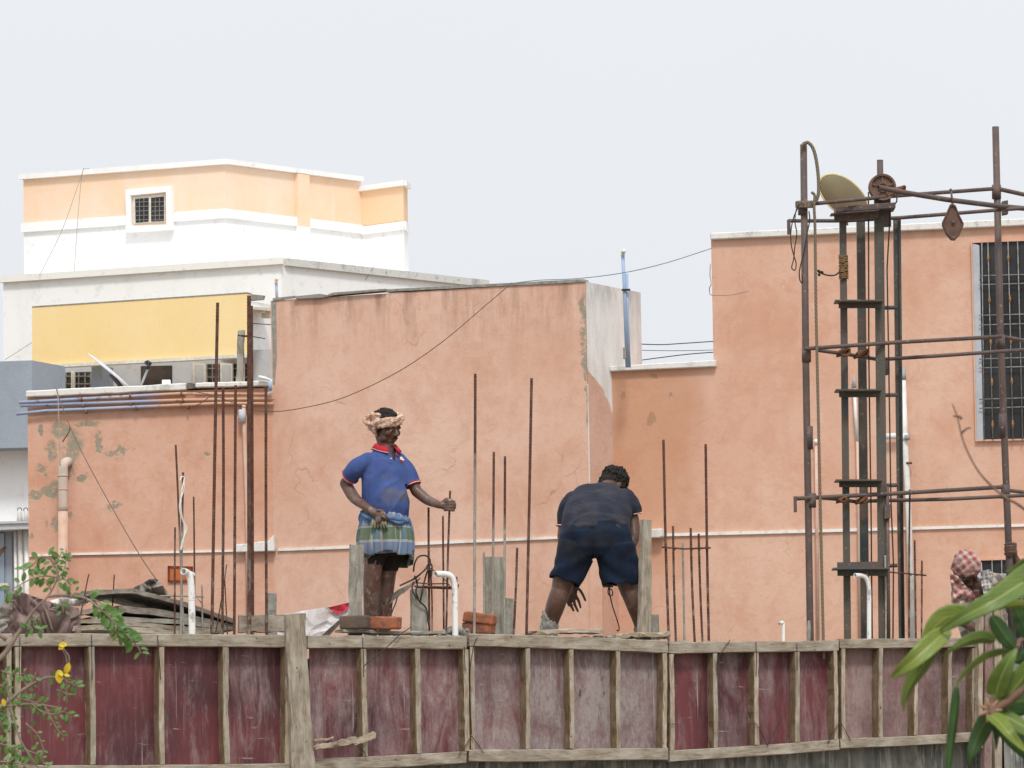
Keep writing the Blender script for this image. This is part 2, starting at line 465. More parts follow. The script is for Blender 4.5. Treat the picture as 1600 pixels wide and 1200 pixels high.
M_MID = plaster('peach_plaster_right_walls', (.66, .395, .285), (.72, .475, .36), (.58, .295, .19),
    [(W(WR, 1022, 588), (.04, .4, .03)), (W(WR, 974, 620), (.025, .4, .04)), (W(WR, 1017, 655), (.03, .4, .06)), (W(WR, 1048, 623), (.02, .4, .03))], cracks=.5, streak=.25,
    extra=lambda m, c, p: m.mix(m.math('MULTIPLY', m.rng(m.noise(1.4, 4, m.vec(loc=(4, 4, 4))), .3, .6, .4, 1), m.math('MULTIPLY', m.blob(m.warp(p, 1.1, .5), W(WR, 990, 690), (.62, 3, 1.25)), .62)), c, (.50, .235, .125)))
def side_extra(m, c, p):
    # bare cement render above a ragged line, peach paint below it
    s = m.t.nodes.new('ShaderNodeSeparateXYZ'); m.link(m.warp(p, 3.5, .22), s.inputs[0])
    zc = W(WS, 935, 607).z
    dx = m.math('MULTIPLY', m.math('SUBTRACT', s.outputs[0], W(WS, 935, 608).x), 1.7)
    up = m.rng(m.math('SUBTRACT', m.math('ADD', s.outputs[2], dx), zc), -.012, .012)
    grey = m.mix(m.rng(m.noise(2.2, 6, m.vec(scale=(3, 3, .8)), .7), .4, .7), (.78, .77, .75), (.56, .55, .53))
    topd = m.math('MULTIPLY', m.rng(s.outputs[2], W(WS, 935, 500).z, W(WS, 935, 440).z), m.rng(m.noise(6, 5, m.vec(scale=(2, 2, .5)), .7), .4, .65))
    grey = m.mix(m.math('MULTIPLY', topd, .8), grey, (.33, .33, .31))
    return m.mix(up, c, grey)
M_SIDE = plaster('render_side_wall', (.58, .35, .26), (.66, .47, .38), (.52, .28, .19), (), 0.2, extra=side_extra)
def white_paint(name, c=(.82, .82, .80), dirt=(.42, .41, .38), amt=.5, sc=3):
    m = NT(name, .85, .2); p = m.vec()
    k = m.rng(m.noise(sc, 6, m.vec(scale=(1.5, 1.5, .7)), .7), .52, .74)
    cc = m.mix(m.math('MULTIPLY', k, amt), c, dirt)
    k2 = m.rng(m.noise(sc * 6, 5, p, .75), .56, .7); cc = m.mix(m.math('MULTIPLY', k2, amt * .8), cc, tuple(x * .5 for x in dirt))
    m.col(cc); m.bump(m.noise(60, 3, p), .25, .004); return m.mat
M_COPE = white_paint('old_white_coping', (.74, .72, .68), (.33, .32, .28), .75, 4)
M_LINE = white_paint('white_string_paint', (.80, .77, .72), (.45, .38, .32), .6, 3)
M_WHITE = white_paint('white_house_paint', (.86, .86, .85), (.62, .62, .60), .35, 1.2)
M_WHITE2 = white_paint('stained_white_coping', (.62, .62, .60), (.22, .22, .21), .85, 2.5)
M_APR = plaster('apricot_paint', (.88, .63, .42), (.88, .70, .56), (.90, .55, .30), (), 0, .95, .4, bump=.1)
M_APR2 = plaster('deeper_apricot_paint', (.88, .60, .36), (.88, .65, .45), (.90, .53, .28), (), 0, .5, .3, bump=.1)
M_YEL = plaster('yellow_paint', (.88, .66, .31), (.90, .71, .38), (.82, .58, .24), (), 0, .2, .35, bump=.2)
M_BLUEG = plaster('blue_grey_paint', (.30, .35, .41), (.36, .41, .47), (.22, .26, .32), (), 0, .3, .6, bump=.4)
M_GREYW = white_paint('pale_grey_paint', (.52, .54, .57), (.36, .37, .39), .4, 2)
M_DARK = simple('dark_glass', (.026, .025, .027), (.045, .044, .047), 3, .3, .25, bump=0)
M_GLASS = simple('blue_glass', (.25, .32, .40), (.32, .40, .47), 2, .12, .5, bump=0)
M_GRILLE = simple('white_grille_paint', (.70, .70, .66), (.42, .40, .34), 40, .5)
M_GOLD = simple('gold_paint', (.36, .20, .06), (.24, .12, .04), 30, .4, .5)
M_BARS = simple('grey_grille_iron', (.30, .31, .30), (.17, .15, .13), 30, .5)
M_FRAME = simple('cream_window_frame', (.78, .74, .66), (.60, .55, .45), 20, .6)
M_CONC = NT('wet_concrete', .8, .3)
_c = M_CONC.mix(M_CONC.rng(M_CONC.noise(2.2, 6, M_CONC.vec(scale=(3, 3, .6)), .7), .38, .62), (.085, .09, .085), (.26, .26, .235))
_c = M_CONC.mix(M_CONC.rng(M_CONC.noise(9, 5, M_CONC.vec(scale=(2.5, 2.5, .22)), .75), .50, .62, 0, .85), _c, (.42, .41, .37))
_c = M_CONC.mix(M_CONC.rng(M_CONC.noise(4, 5, M_CONC.vec(loc=(5, 0, 1))), .55, .72, 0, .7), _c, (.03, .035, .032))
M_CONC.col(_c); M_CONC.bump(M_CONC.noise(20, 5), .6, .01); M_CONC = M_CONC.mat
M_CEM = simple('dry_cement', (.34, .33, .29), (.20, .19, .165), 25, .95, .1, 6, bump=.6)
M_GROUND = NT('ground_earth', .95, .1)
_c = M_GROUND.mix(M_GROUND.rng(M_GROUND.noise(.6, 6), .4, .6), (.19, .15, .11), (.28, .24, .18))
M_GROUND.col(_c); M_GROUND.bump(M_GROUND.noise(8, 6), .5, .03); M_GROUND = M_GROUND.mat
M_WSIDE = wood('brown_timber_side', (.25, .175, .105), (.13, .085, .05), (.33, .25, .16), .12)  # darker, browner timber for the studs' left-hand faces
M_WOOD = wood('weathered_timber'); M_WOOD2 = wood('pale_timber', (.42, .35, .26), (.24, .185, .13), (.58, .52, .42), .3)
M_WOODG = wood('cement_covered_board', (.32, .30, .25), (.19, .17, .14), (.45, .43, .37), .6)
M_PLY = wood('grey_ply', (.27, .23, .195), (.14, .11, .09), (.38, .34, .295), .4)

# ---------------------------------------------------------------- ground
mb = MB(); s = 900
mb.add([(-s, -s, 0), (s, -s, 0), (s, s * 1.5, 0), (-s, s * 1.5, 0)], [[0, 1, 2, 3]])
mb.build('ground', M_GROUND, loc=(0, 0, 0), kind='structure')

# ---------------------------------------------------------------- peach house next door
def gz(wp, px, py, o=0): return wp.pt(px, py, o).z
house = thing('peach_house', 'long peach plastered house behind the workers, peeling at its left end', 'house', G(700, 41.5))
back = Vector((0, 1, 0)) * 6
gz_ = lambda wp, x, y: wp.pt(x, y).z
zB = 1.6 + 4.767 ; zR = gz_(WR, 1300, 358); zM = gz_(WR, 1035, 573); zL = gz(WL, 240, 612)
def gp(v): return Vector((v.x, v.y, 0))
# tall wall block
a, b, c = gp(WB.A), gp(WB.pt(919.5, 700)), gp(WS.pt(1003, 560))
mb = MB(); solid(mb, [a, b, b + back, a + back], 0, zB); mb.build('wall', M_TALL, house)
mb = MB(); e_ = WS.t * 0.003
bb = b + e_ ; solid(mb, [bb, c, c + Vector((0, 5.4, 0)), bb + Vector((0, 5.4, 0))], 0, [zB - .004, zB - .02, zB - .02, zB - .004]); mb.build('wall', M_SIDE, house)
# thin cement lip and shards along the tall wall's top
mb = MB()
prism(mb, WB, [(460, 463), (500, 459), (511, 461), (520, 457), (602, 451), (602, 454), (520, 461), (505, 465), (462, 467)], .035, .12)
prism(mb, WB, [(602, 452), (912, 436), (914, 440), (870, 443), (800, 446), (700, 451), (602, 456)], .012, .10)
mb.build('cement_lip', M_CEM, house)
# bare cement strip on the left edge
mb = MB(); prism(mb, WB, [(424, 470), (431, 469), (432, 560), (429, 600), (426, 600), (426, 540)], .004, .03)
prism(mb, WB, [(426, 466), (460, 462), (460, 465), (426, 470)], .012, .03); mb.build('cement_edge', M_CEM, house)
mb = MB(); prism(mb, WB, [(917.6, 600), (918.4, 600), (922.6, 842), (921.6, 842)], .005, .02); mb.build('corner_bead', M_COPE, house)
# right hand block: low middle part + tall part
xa, xm, xz = gp(WR.pt(955, 600)), gp(WR.pt(1113.5, 500)), gp(WR.pt(2150, 700))
mb = MB()
ib = -WR.n * .25
pl_ = [(xa - WR.t * .02, 0), (xz, 0), (xz, zR), (xm, zR), (xm, zM), (xa - WR.t * .02, zM)]
fr_ = [Vector((p_.x, p_.y, z_)) for p_, z_ in pl_]; n_ = len(fr_)
mb.add(fr_ + [v + ib for v in fr_], [list(range(n_)), list(range(n_, 2 * n_))[::-1]] + [[k, (k + 1) % n_, n_ + (k + 1) % n_, n_ + k] for k in range(n_)])
solid(mb, [xa + ib * 1.02, xm + ib * 1.02, xm + back, xa + back], 0, zM - .02)
solid(mb, [xm + ib * 1.02 + WR.t * .1, xz + ib * 1.02, xz + back * 1.4, xm + back * 1.4 + Vector((1.1, 0, 0))], 0, zR - .02)
# window openings are cut from the tall block by building its front skin round them
mb.f = [f for f in mb.f]; mb.build('wall', M_MID, house)
mb = MB(); prism(mb, WR, [(953, 572), (1118, 562.5), (1118, 572.5), (953, 580)], .05, .34); mb.build('coping', M_COPE, house, bevel=.006)
mb = MB(); prism(mb, WR, [(1109.5, 364), (1700, 336.5), (1700, 347.5), (1109.5, 374)], .05, .34); mb.build('coping', M_COPE, house, bevel=.006)
# low wall, its coping in two pieces with a gap
a, b = gp(WL.pt(44, 760)), gp(WL.pt(428.5, 700))
mb = MB(); solid(mb, [a, b, b + back, a + back], 0, zL); mb.build('wall', M_LOW, house)
mb = MB()
def ragged(x0, x1, yt0, yt1, th, n=14):
    up = []; dn = []
    for i in range(n + 1):
        t = i / n; x = x0 + (x1 - x0) * t; y = yt0 + (yt1 - yt0) * t
        up.append((x, y + random.uniform(-.5, .6))); dn.append((x, y + th + random.uniform(-.6, .6)))
    return up + dn[::-1]
prism(mb, WL, ragged(40, 290, 610.5, 598.5, 10.5), .06, .3)
prism(mb, WL, ragged(305, 419, 598, 594.5, 8), .06, .3)
mb.build('coping', M_COPE, house, bevel=.008)
mb = MB(); prism(mb, WL, [(288, 600), (296, 598), (303, 599), (307, 606), (290, 608)], .03, .25); mb.build('cement_edge', simple('black_mould', (.10, .09, .08), (.2, .18, .15), 40, .95), house)
# string courses
mb = MB(); prism(mb, WL, [(46, 866.5), (110, 864), (240, 861.5), (372, 859), (372, 862), (240, 865), (110, 867.5), (46, 870)], .018, .04)
prism(mb, WB, [(434, 857), (560, 852), (700, 845), (870, 838), (923, 837), (923, 841), (870, 842), (700, 849.5), (560, 856.5), (434, 861)], .018, .04)
prism(mb, WR, [(944, 836.5), (1040, 833.5), (1200, 829), (1400, 824), (1760, 814), (1760, 818), (1400, 828.5), (1200, 834), (1040, 838), (944, 840)], .018, .04)
mb.build('string_course', M_LINE, house)
# broken ledge at the junction and the stub ledge by the second worker
mb = MB(); prism(mb, WL, [(367, 851), (390, 849), (405, 846), (418, 846), (427, 836), (429, 861), (367, 863)], .07, .09); mb.build('ledge', M_COPE, house, bevel=.006)
mb = MB(); prism(mb, WR, [(996, 828), (1034, 825.5), (1035, 838), (1029, 840), (996, 841)], .10, .12); mb.build('ledge', M_COPE, house, bevel=.006)
# pilaster at the foot of the inner corner
mb = MB(); prism(mb, WB, [(920.5, 842), (940.5, 841), (941.5, 1080), (922.5, 1080)], .012, .5); mb.build('pilaster', M_TALL, house)

# grilled windows of the right hand wall: recess box, jamb, glass, grille
def grille_window(x0, x1, yt0, yt1, yb0, yb1, jamb, vbars, hbars, knobs, depth=.22, simple_bars=False):
    fr = MB()
    # raised surround that hides the wall face and gives the reveal real depth
    o = .006
    prism(fr, WR, [(x0 - 2, yt0 - 2.5), (x1, yt1 - 2.5), (x1, yt1), (x0, yt0)], .03, .05)
    prism(fr, WR, [(x0 - 2, yt0 - 2.5), (x0, yt0), (x0 + 7, yb0), (x0 + 5, yb0 + 2)], .03, .05)
    prism(fr, WR, [(x0 + 5, yb0), (x1 + 7, yb1), (x1 + 7, yb1 + 2.5), (x0 + 5, yb0 + 2.5)], .03, .05)
    win = fr.build('window', M_MID, house)
    g = MB(); prism(g, WR, [(x0, yt0), (x1, yt1), (x1 + 7, yb1), (x0 + 7, yb0)], .008, .02); g.build('pane', M_DARK, win)
    j = MB(); prism(j, WR, [(x0, yt0), (x0 + jamb, yt0 + jamb * .35), (x0 + jamb + 6.5, yb0), (x0 + 7, yb0)], .022, .012); j.build('jamb', simple('pale_jamb', (.50, .52, .56), (.42, .44, .48), 8), win)
    b = MB(); k = MB()
    for xa_, xb_, in vbars: tube(b, [WR.pt(xa_, yt0 - 2, .05), WR.pt(xb_, yb0 + 1, .05)], .0042, 8)
    for ya_, yb_ in hbars: tube(b, [WR.pt(x0 + jamb, ya_, .042), WR.pt(x1 + 5, yb_, .042)], .0048, 8)
    b.build('grille', M_BARS, win, smooth=True)
    if knobs:
        for xk, yk in knobs: 
            c0 = WR.pt(xk, yk, .05)
            k = MB(); tube(k, [c0 + Vector((0, 0, z_)) for z_ in (-.03, -.02, -.012, 0, .012, .02, .03)], [.004, .008, .007, .013, .007, .008, .004], 10)
            k.build('grille_knob', M_GOLD, win, smooth=True)
    return win
big_v = [(1534, 1538), (1543.5, 1551.5), (1575, 1583), (1590, 1598), (1606, 1614), (1638, 1646)]
hb = [(y, y - 4) for y in (431, 445, 493, 508, 561, 575, 624, 638)]
kn = [(1544, 403), (1546, 469), (1548, 534), (1550, 597), (1551, 663), (1575.5, 402), (1578, 467), (1579.5, 533), (1581, 596), (1582.5, 662)]
grille_window(1519, 1660, 379.5, 374, 687, 684, 11, big_v, hb, kn)
grille_window(1526, 1660, 876, 872, 1030, 1030, 8, [(x, x + 3) for x in (1550, 1565, 1580, 1595, 1610, 1640)], [(y, y - 2) for y in (918, 935, 968, 985)], None)

# pipes fixed to the peach house
M_PIPEB = NT('blue_grey_pipe_overpainted', .5, .4)
_k = M_PIPEB.rng(M_PIPEB.noise(1.5, 3, M_PIPEB.vec()), .42, .56)
_s = M_PIPEB.t.nodes.new('ShaderNodeSeparateXYZ'); M_PIPEB.link(M_PIPEB.warp(M_PIPEB.vec(), 2, .8), _s.inputs[0])
_x = M_PIPEB.rng(_s.outputs[0], W(WL, 215, 620).x, W(WL, 285, 620).x)
_cc = M_PIPEB.mix(_k, (.30, .36, .50), (.50, .42, .40)); _cc = M_PIPEB.mix(_x, _cc, (.56, .33, .22))
_cc = M_PIPEB.mix(M_PIPEB.rng(M_PIPEB.noise(12, 4), .6, .68, 0, .8), _cc, (.13, .06, .035))
M_PIPEB.col(_cc); M_PIPEB = M_PIPEB.mat
M_PIPEW = simple('white_plastic_pipe', (.76, .76, .73), (.50, .48, .43), 9, .45, .4, 5, .45, .75)
M_PIPEP = simple('peach_overpainted_pipe', (.60, .36, .26), (.68, .52, .42), 5, .6, .3, 5)
M_CLIP = simple('rust_brown', (.16, .075, .045), (.28, .15, .09), 30)
M_BLUE = simple('blue_plastic_pipe', (.28, .40, .60), (.40, .47, .58), 5, .5, .3)
pr = .0135
def wpipe(wp, pix, r, mat, off=.05, name='water_pipe', seg=12, sm=False):
    mb = MB(); pts = [wp.pt(x, y, off) for x, y in pix]
    tube(mb, smooth_path(pts, 6) if sm else pts, r, seg); return mb.build(name, mat, house, smooth=True)
mp = [([(30, 629), (60, 627), (282, 615), (417, 616)]), ([(32, 634), (287, 625), (428, 623)]), ([(26, 647), (70, 642), (350, 630), (428, 631)])]
for pp in mp: wpipe(WL, pp, pr, M_PIPEB)
for x, y in ((128, 624), (204, 618.5), (284, 615.5), (130, 634), (205, 631), (286, 626), (135, 643), (213, 637.5), (294, 636)): 
    mb = MB(); tube(mb, [WL.pt(x - 1.5, y, .05), WL.pt(x + 1.5, y, .05)], pr * 1.45, 10); mb.build('pipe_clip', M_CLIP, house, smooth=True)
wpipe(WL, [(404, 589), (414, 591), (423, 594), (424, 612), (418, 617)], pr * 1.1, M_PIPEW, .09)
wpipe(WL, [(422, 596), (422.5, 610)], pr * 1.2, M_BLUE, .10)
wpipe(WL, [(381, 633), (381.5, 660), (386, 800), (388, 985)], pr * 1.2, M_PIPEP)
wpipe(WL, [(378, 640), (378.5, 660)], pr * 2.2, M_GREYW, .06)
mb = MB(); pts = smooth_path([WL.pt(108, 722, -.04), WL.pt(104, 722, .05), WL.pt(99, 728, .09), WL.pt(98.5, 745, .09), WL.pt(98.5, 800, .09)], 6); tube(mb, pts, .040, 20)
mb.build('drain_pipe', simple('pale_overpainted_pipe', (.66, .62, .55), (.58, .40, .31), 3, .6, .3, 6), house, smooth=True)
mb = MB(); tube(mb, [WL.pt(98.5, 799, .09), WL.pt(98.5, 1010, .09)], .041, 20); tube(mb, [WL.pt(98.5, 742, .09), WL.pt(98.5, 745, .09)], .0425, 20); tube(mb, [WL.pt(98.5, 764, .09), WL.pt(98.5, 766, .09)], .0425, 20)
mb.build('drain_pipe', M_PIPEP, house, smooth=True)
# pipes on the right walls
wpipe(WR, [(1411, 592), (1414, 690), (1419, 780), (1427, 1010)], .024, M_PIPEW, .06, 'drain_pipe', 16)
wpipe(WR, [(1410.5, 577), (1411.2, 594)], .025, simple('grey_pipe_end', (.28, .29, .31), (.4, .41, .43), 30), .06, 'drain_pipe_end', 16)
wpipe(WR, [(1384, 682), (1402, 681)], .024, M_PIPEW, .06, 'drain_pipe', 16)
wpipe(WR, [(1413, 678), (1414.5, 688)], .031, M_PIPEW, .06, 'pipe_joint', 16)
wpipe(WR, [(1417.5, 679.5), (1417.5, 687.5)], .022, simple('grey_pipe_cap', (.33, .35, .38), (.25, .27, .3), 30), .085, 'pipe_cap', 12)
wpipe(WR, [(1419.5, 722), (1419.6, 725)], .029, simple('rusty_strap', (.14, .06, .035), (.2, .1, .06), 30), .06, 'pipe_clips', 14)
wpipe(WR, [(1335, 606), (1337, 650), (1340, 690)], .014, M_PIPEW, .04)
wpipe(WR, [(1334.6, 590), (1335, 607)], .015, simple('grey_pipe_end2', (.28, .29, .31), (.4, .41, .43), 30), .04)
wpipe(WR, [(1340, 690), (1342, 780), (1344, 1000)], .0142, M_PIPEP, .04)
wpipe(WR, [(1275, 690), (1276, 780), (1278, 1000)], .0135, M_PIPEP, .03)
mb = MB(); ell(mb, WR.pt(1275, 690, .04), .022); mb.build('pipe_cap', M_PIPEW, house, smooth=True)
# small square cover plate low on the left wall
mb = MB(); prism(mb, WL, [(262, 884), (301, 885), (300, 908.5), (262, 909)], .012, .02); cv = mb.build('cover_plate', simple('orange_rust_plate', (.56, .16, .045), (.42, .11, .03), 8, .7), house)
mb = MB()
for q in ([(262, 884), (301, 885), (301, 888), (262, 887)], [(262, 906.5), (300, 906), (300, 909), (262, 909.5)], [(262, 884), (265, 884), (265, 909), (262, 909)], [(298, 885), (301, 885), (300.5, 909), (297.5, 909)]): prism(mb, WL, q, .018, .01)
mb.build('plate_frame', simple('dark_red_rust', (.13, .03, .02), (.22, .06, .03), 18, .8), cv)
# blue stand pipes on the flat roofs
def standpipe(pix, Y, r, label, cap=True, pix2=None):
    t = thing('stand_pipe', label, 'pipe', U(pix[-1][0], pix[-1][1], Y), 'blue stand pipes on the roofs')
    mb = MB(); tube(mb, [U(x, y, Y) for x, y in pix], r, 12); mb.build('pipe', M_BLUE, t, smooth=True)
    if pix2: mb = MB(); tube(mb, [U(x, y, Y + .02) for x, y in pix2], r, 12); mb.build('pipe', M_BLUE, t, smooth=True)
    x, y = pix[0]; mb = MB(); tube(mb, smooth_path([U(x, y + 2, Y), U(x, y - 3, Y), U(x + 2, y - 6, Y - .02), U(x + 1, y - 4, Y - .05)], 4), r * 1.15, 12); mb.build('vent_elbow', M_PIPEW, t, smooth=True)
    return t
t = standpipe([(973, 398), (976, 455), (980, 574)], 40.9, .0145, 'blue pipe pair clamped to the grey side wall, rising above it against the sky', pix2=[(979, 428), (980, 500), (983, 574)])
mb = MB(); boxc(mb, U(978, 453, 40.88), Vector((.035, 0, 0)), Vector((0, .01, 0)), Vector((0, 0, .008))); mb.build('clamp', M_DARK, t)
mb = MB(); boxc(mb, U(976, 552, 40.86), Vector((.013, 0, 0)), Vector((0, .02, 0)), Vector((0, 0, .045))); mb.build('valve', M_CEM, t)
standpipe([(431.5, 441), (433, 470)], 43.5, .012, 'short blue pipe with a white elbow behind the left end of the tall peach wall')

# ---------------------------------------------------------------- white and apricot house far behind
wh = thing('white_house', 'big white house behind, with an apricot roof room and a yellow balcony front', 'house', G(350, 60))
U1 = WP((37, 60.0), (353, 59.0), 350); U2 = WP((353, 59.0), (565, 60.7), 350); 
zt = U(353, 249, 59).z; zb1 = U(353, 333, 59).z; zb2 = U(353, 341, 59).z
A_, B_, C_ = gp(U1.A), gp(U1.B), gp(U2.B)
U3 = WP((562, 60.68), (631, 60.25), 350); D_ = gp(U3.B); E_ = gp(U(637.5, 350, 60.6))
z3 = U(631, 283, 60.25).z
bk = Vector((0, 5, 0))
mb = MB(); solid(mb, [A_, B_, C_, C_ + bk - Vector((1.2, 0, 0)), A_ + bk], 4, zb1 + .03); solid(mb, [C_ - U3.t * .04, D_, E_, E_ - Vector((.6, -3, 0)), C_ + bk * .9 - Vector((1, 0, 0))], 4, zb1 + .02); mb.build('roof_room_wall', M_WHITE, wh)
mb = MB(); q = .004
solid(mb, [A_, B_, C_, C_ + bk * .99 - Vector((1.2, 0, 0)), A_ + bk * .99], zb1 + .04, zt - .06); mb.build('roof_room_wall', M_APR, wh); mb = MB(); solid(mb, [C_ - U3.t * .04, D_, E_, E_ - Vector((.6, -3, 0)), C_ + bk * .9 - Vector((1, 0, 0))], zb1 + .04, z3 - .05); mb.build('roof_room_wall', M_APR2, wh)
def ring_trim(mb, pts, z0, z1, out):
    P = [Vector((p.x, p.y, 0)) for p in pts]
    for i in range(len(P) - 1):
        a, b = P[i], P[i + 1]; t = (b - a).normalized(); n = Vector((t.y, -t.x, 0))
        if n.y > 0: n = -n
        e0 = out if i > 0 else out; 
        solid(mb, [a - t * (.0) + n * out - t * out * .6, b + n * out + t * (out * .9 if i == 0 else -out * .3), b - n * .05, a - n * .05], z0 + .002 * i, z1 - .002 * i)
mb = MB(); ring_trim(mb, [A_, B_, C_], zb1, zb2 - .0 if zb2 > zb1 else zb1 + .05, .04) if False else None
ring_trim(mb, [A_, B_, C_], zb2, zb1 + .05, .035); ring_trim(mb, [C_, D_, E_], zb2 - .01, zb1 + .03, .03)
ring_trim(mb, [A_, B_, C_], zt - .06, zt, .055); ring_trim(mb, [C_, D_, E_], z3 - .055, z3 + .005, .045)
mb.build('trim', M_WHITE, wh)
mb = MB(); pB = U2.pt(470, 300); n2 = U2.n; t2 = U2.t
solid(mb, [gp(pB - t2 * .10 + n2 * .05), gp(pB + t2 * .10 + n2 * .05), gp(pB + t2 * .10), gp(pB - t2 * .10)], 4, zb2); mb.build('pilaster', M_WHITE, wh)
mb = MB(); solid(mb, [gp(pB - t2 * .10 + n2 * .05), gp(pB + t2 * .10 + n2 * .05), gp(pB + t2 * .10), gp(pB - t2 * .10)], zb2, zt - .061); mb.build('pilaster', M_APR, wh)
# small window
mb = MB()
for qd in ([(196, 296), (267, 290), (267, 299), (196, 306)], [(196, 353), (268, 351), (268, 358.5), (197, 363)], [(196, 306), (204, 305.5), (205, 353), (197, 354)], [(259, 300), (267, 299), (268, 351), (260, 351)]): prism(mb, U1, qd, .09, .09)
win = mb.build('window', M_WHITE, wh)
mb = MB(); prism(mb, U1, [(203, 305), (260, 299), (260, 352), (204, 354)], .046, .01); mb.build('reveal', M_APR, win)
mb = MB(); prism(mb, U1, [(208, 308), (258, 304), (258, 347), (209, 350)], .060, .012); mb.build('window_frame', M_FRAME, win)
mb = MB(); prism(mb, U1, [(211, 311), (232, 309), (232, 346), (212, 348)], .068, .006); prism(mb, U1, [(236, 309), (256, 307), (256, 345), (236, 346)], .068, .006); mb.build('pane', M_DARK, win)
mb = MB()
for x0, x1 in ((211, 232), (236, 256)):
    for k in range(5): y = 316 + k * 7; tube(mb, [U1.pt(x0, y, .074), U1.pt(x1, y - 1, .074)], .004, 6)
    for f in (.33, .66): x = x0 + (x1 - x0) * f; tube(mb, [U1.pt(x, 310, .078), U1.pt(x, 347, .078)], .004, 6)
mb.build('grille', M_BARS, win)
# main storey with parapet
P1 = WP((5, 58.3), (440, 57.0), 450); P2 = WP((440, 57.0), (760, 59.5), 450)
zp = U(440, 403, 57).z
a, b, c = gp(P1.A), gp(P1.B), gp(P2.B)
mb = MB(); solid(mb, [a, b, c, c + bk * 1.6, a + bk * 2], 0, zp - .05); mb.build('wall', M_WHITE, wh)
mb = MB(); ring_trim(mb, [a, b], zp - .075, zp, .06); mb.build('parapet_coping', M_FRAME if False else white_paint('cream_white_coping', (.80, .79, .74), (.6, .58, .52), .4, 2), wh)
mb = MB(); t = P2.t; n = P2.n
solid(mb, [b + n * .05 + t * .05, c + n * .05, c - n * .05, b - n * .05 + t * .02], zp - .085, zp - .003); mb.build('parapet_coping', M_WHITE2, wh)
# yellow balcony front
YB = WP((50, 56.2), (386, 55.2), 520)
mb = MB(); prism(mb, YB, [(50, 480), (386, 458), (386, 553), (50, 571)], 0, .10); bal = mb.build('balcony', M_YEL, wh)
mb = MB(); prism(mb, YB, [(48, 571), (387, 553), (387, 558), (49, 576)], .03, .12); mb.build('balcony_edge', M_FRAME, bal)
mb = MB(); prism(mb, YB, [(50, 478.5), (386, 456.5), (386, 458.5), (50, 480.5)], .004, .11); mb.build('balcony_cap', M_CEM, bal)
YR = WP((386, 55.9), (430, 56.6), 520)
mb = MB(); prism(mb, YR, [(387, 459), (415, 462), (413, 469), (387, 468)], .02, .3); mb.build('balcony_soffit', M_CEM, bal)
mb = MB(); prism(mb, YR, [(387, 470), (437, 478), (437, 560), (410, 557), (387, 553)], 0, .3); mb.build('wall', M_WHITE, wh)
mb = MB(); prism(mb, YR, [(397, 479), (440, 483), (440, 488), (397, 483)], .25, .24); prism(mb, YR, [(409, 483), (415, 484), (415, 489), (409, 488)], .22, .1); prism(mb, YR, [(421, 485), (428, 486), (428, 497), (421, 496)], .22, .1); mb.build('shelf_slab', M_FRAME, wh)
# storey under the balcony: back wall, door, windows, column
YS = WP((50, 57.0), (440, 55.96), 590)
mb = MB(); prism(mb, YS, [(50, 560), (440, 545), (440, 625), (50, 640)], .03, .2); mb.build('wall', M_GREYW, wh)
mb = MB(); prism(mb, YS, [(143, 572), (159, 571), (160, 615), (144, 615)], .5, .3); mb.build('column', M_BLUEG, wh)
def far_win(x0, x1, y0, y1, name='window', shutters=(), mid=None):
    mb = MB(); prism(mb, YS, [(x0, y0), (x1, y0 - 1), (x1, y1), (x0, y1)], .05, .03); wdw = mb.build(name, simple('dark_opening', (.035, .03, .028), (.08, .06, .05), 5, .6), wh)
    if name == 'window':
        mb = MB()
        n = max(3, int((x1 - x0) / 9))
        for k in range(n + 1): x = x0 + (x1 - x0) * k / n; tube(mb, [YS.pt(x, y0, .065), YS.pt(x, y1, .065)], .008 if k % n else .02, 6)
        for k in range(3): y = y0 + (y1 - y0) * (k + .5) / 3; tube(mb, [YS.pt(x0, y, .07), YS.pt(x1, y, .07)], .007, 6)
        mb.build('grille', M_BARS, wdw)
    for s0, s1 in shutters:
        mb = MB(); prism(mb, YS, [(s0, y0 - 3), (s1, y0 - 1), (s1, y1 + 4), (s0, y1 + 4)], .12, .03); sh = mb.build('shutter', M_FRAME, wdw)
        mb = MB(); prism(mb, YS, [(s0 + 3, y0 + 1), (s1 - 3, y0 + 2), (s1 - 3, y1 + 2), (s0 + 3, y1 + 2)], .126, .01); mb.build('pane', M_GREYW, sh)
    return wdw
far_win(93, 143, 582, 618, shutters=((70, 92), (111, 116)))
far_win(220, 268, 572, 618, name='door')
far_win(322, 392, 569, 610, shutters=((301, 321), (344, 363), (377, 381)))

# ---------------------------------------------------------------- blue-grey house at the left edge
BL = WP((-160, 50.6), (60, 50.0), 640)
bh = thing('blue_grey_house', 'blue-grey and white house side at the left edge of the view', 'house', G(0, 50.3))
mb = MB(); prism(mb, BL, [(-160, 570), (50, 563), (50, 699), (-160, 704)], .35, .7); mb.build('wall', M_BLUEG, bh)
mb = MB(); prism(mb, BL, [(-160, 690), (66, 690), (66, 1060), (-160, 1060)], 0, 3.0); mb.build('wall', M_WHITE, bh)
mb = MB(); prism(mb, BL, [(-160, 822), (46, 816), (52, 816), (52, 826), (-160, 834)], .35, .36); prism(mb, BL, [(-160, 816.5), (52, 814), (52, 817), (-160, 822.5)], .37, .38); mb.build('sill', M_GREYW, bh)
mb = MB(); prism(mb, BL, [(-160, 829), (18, 826), (20, 1060), (-160, 1060)], .10, .1); win = mb.build('window', M_BLUEG, bh)
mb = MB(); prism(mb, BL, [(-160, 835), (6, 833), (7, 1060), (-160, 1060)], .12, .02); mb.build('pane', M_GLASS, win)
mb = MB(); prism(mb, BL, [(-100, 914), (12, 911), (12, 916), (-100, 919)], .15, .03); mb.build('window_frame', M_FRAME, win)
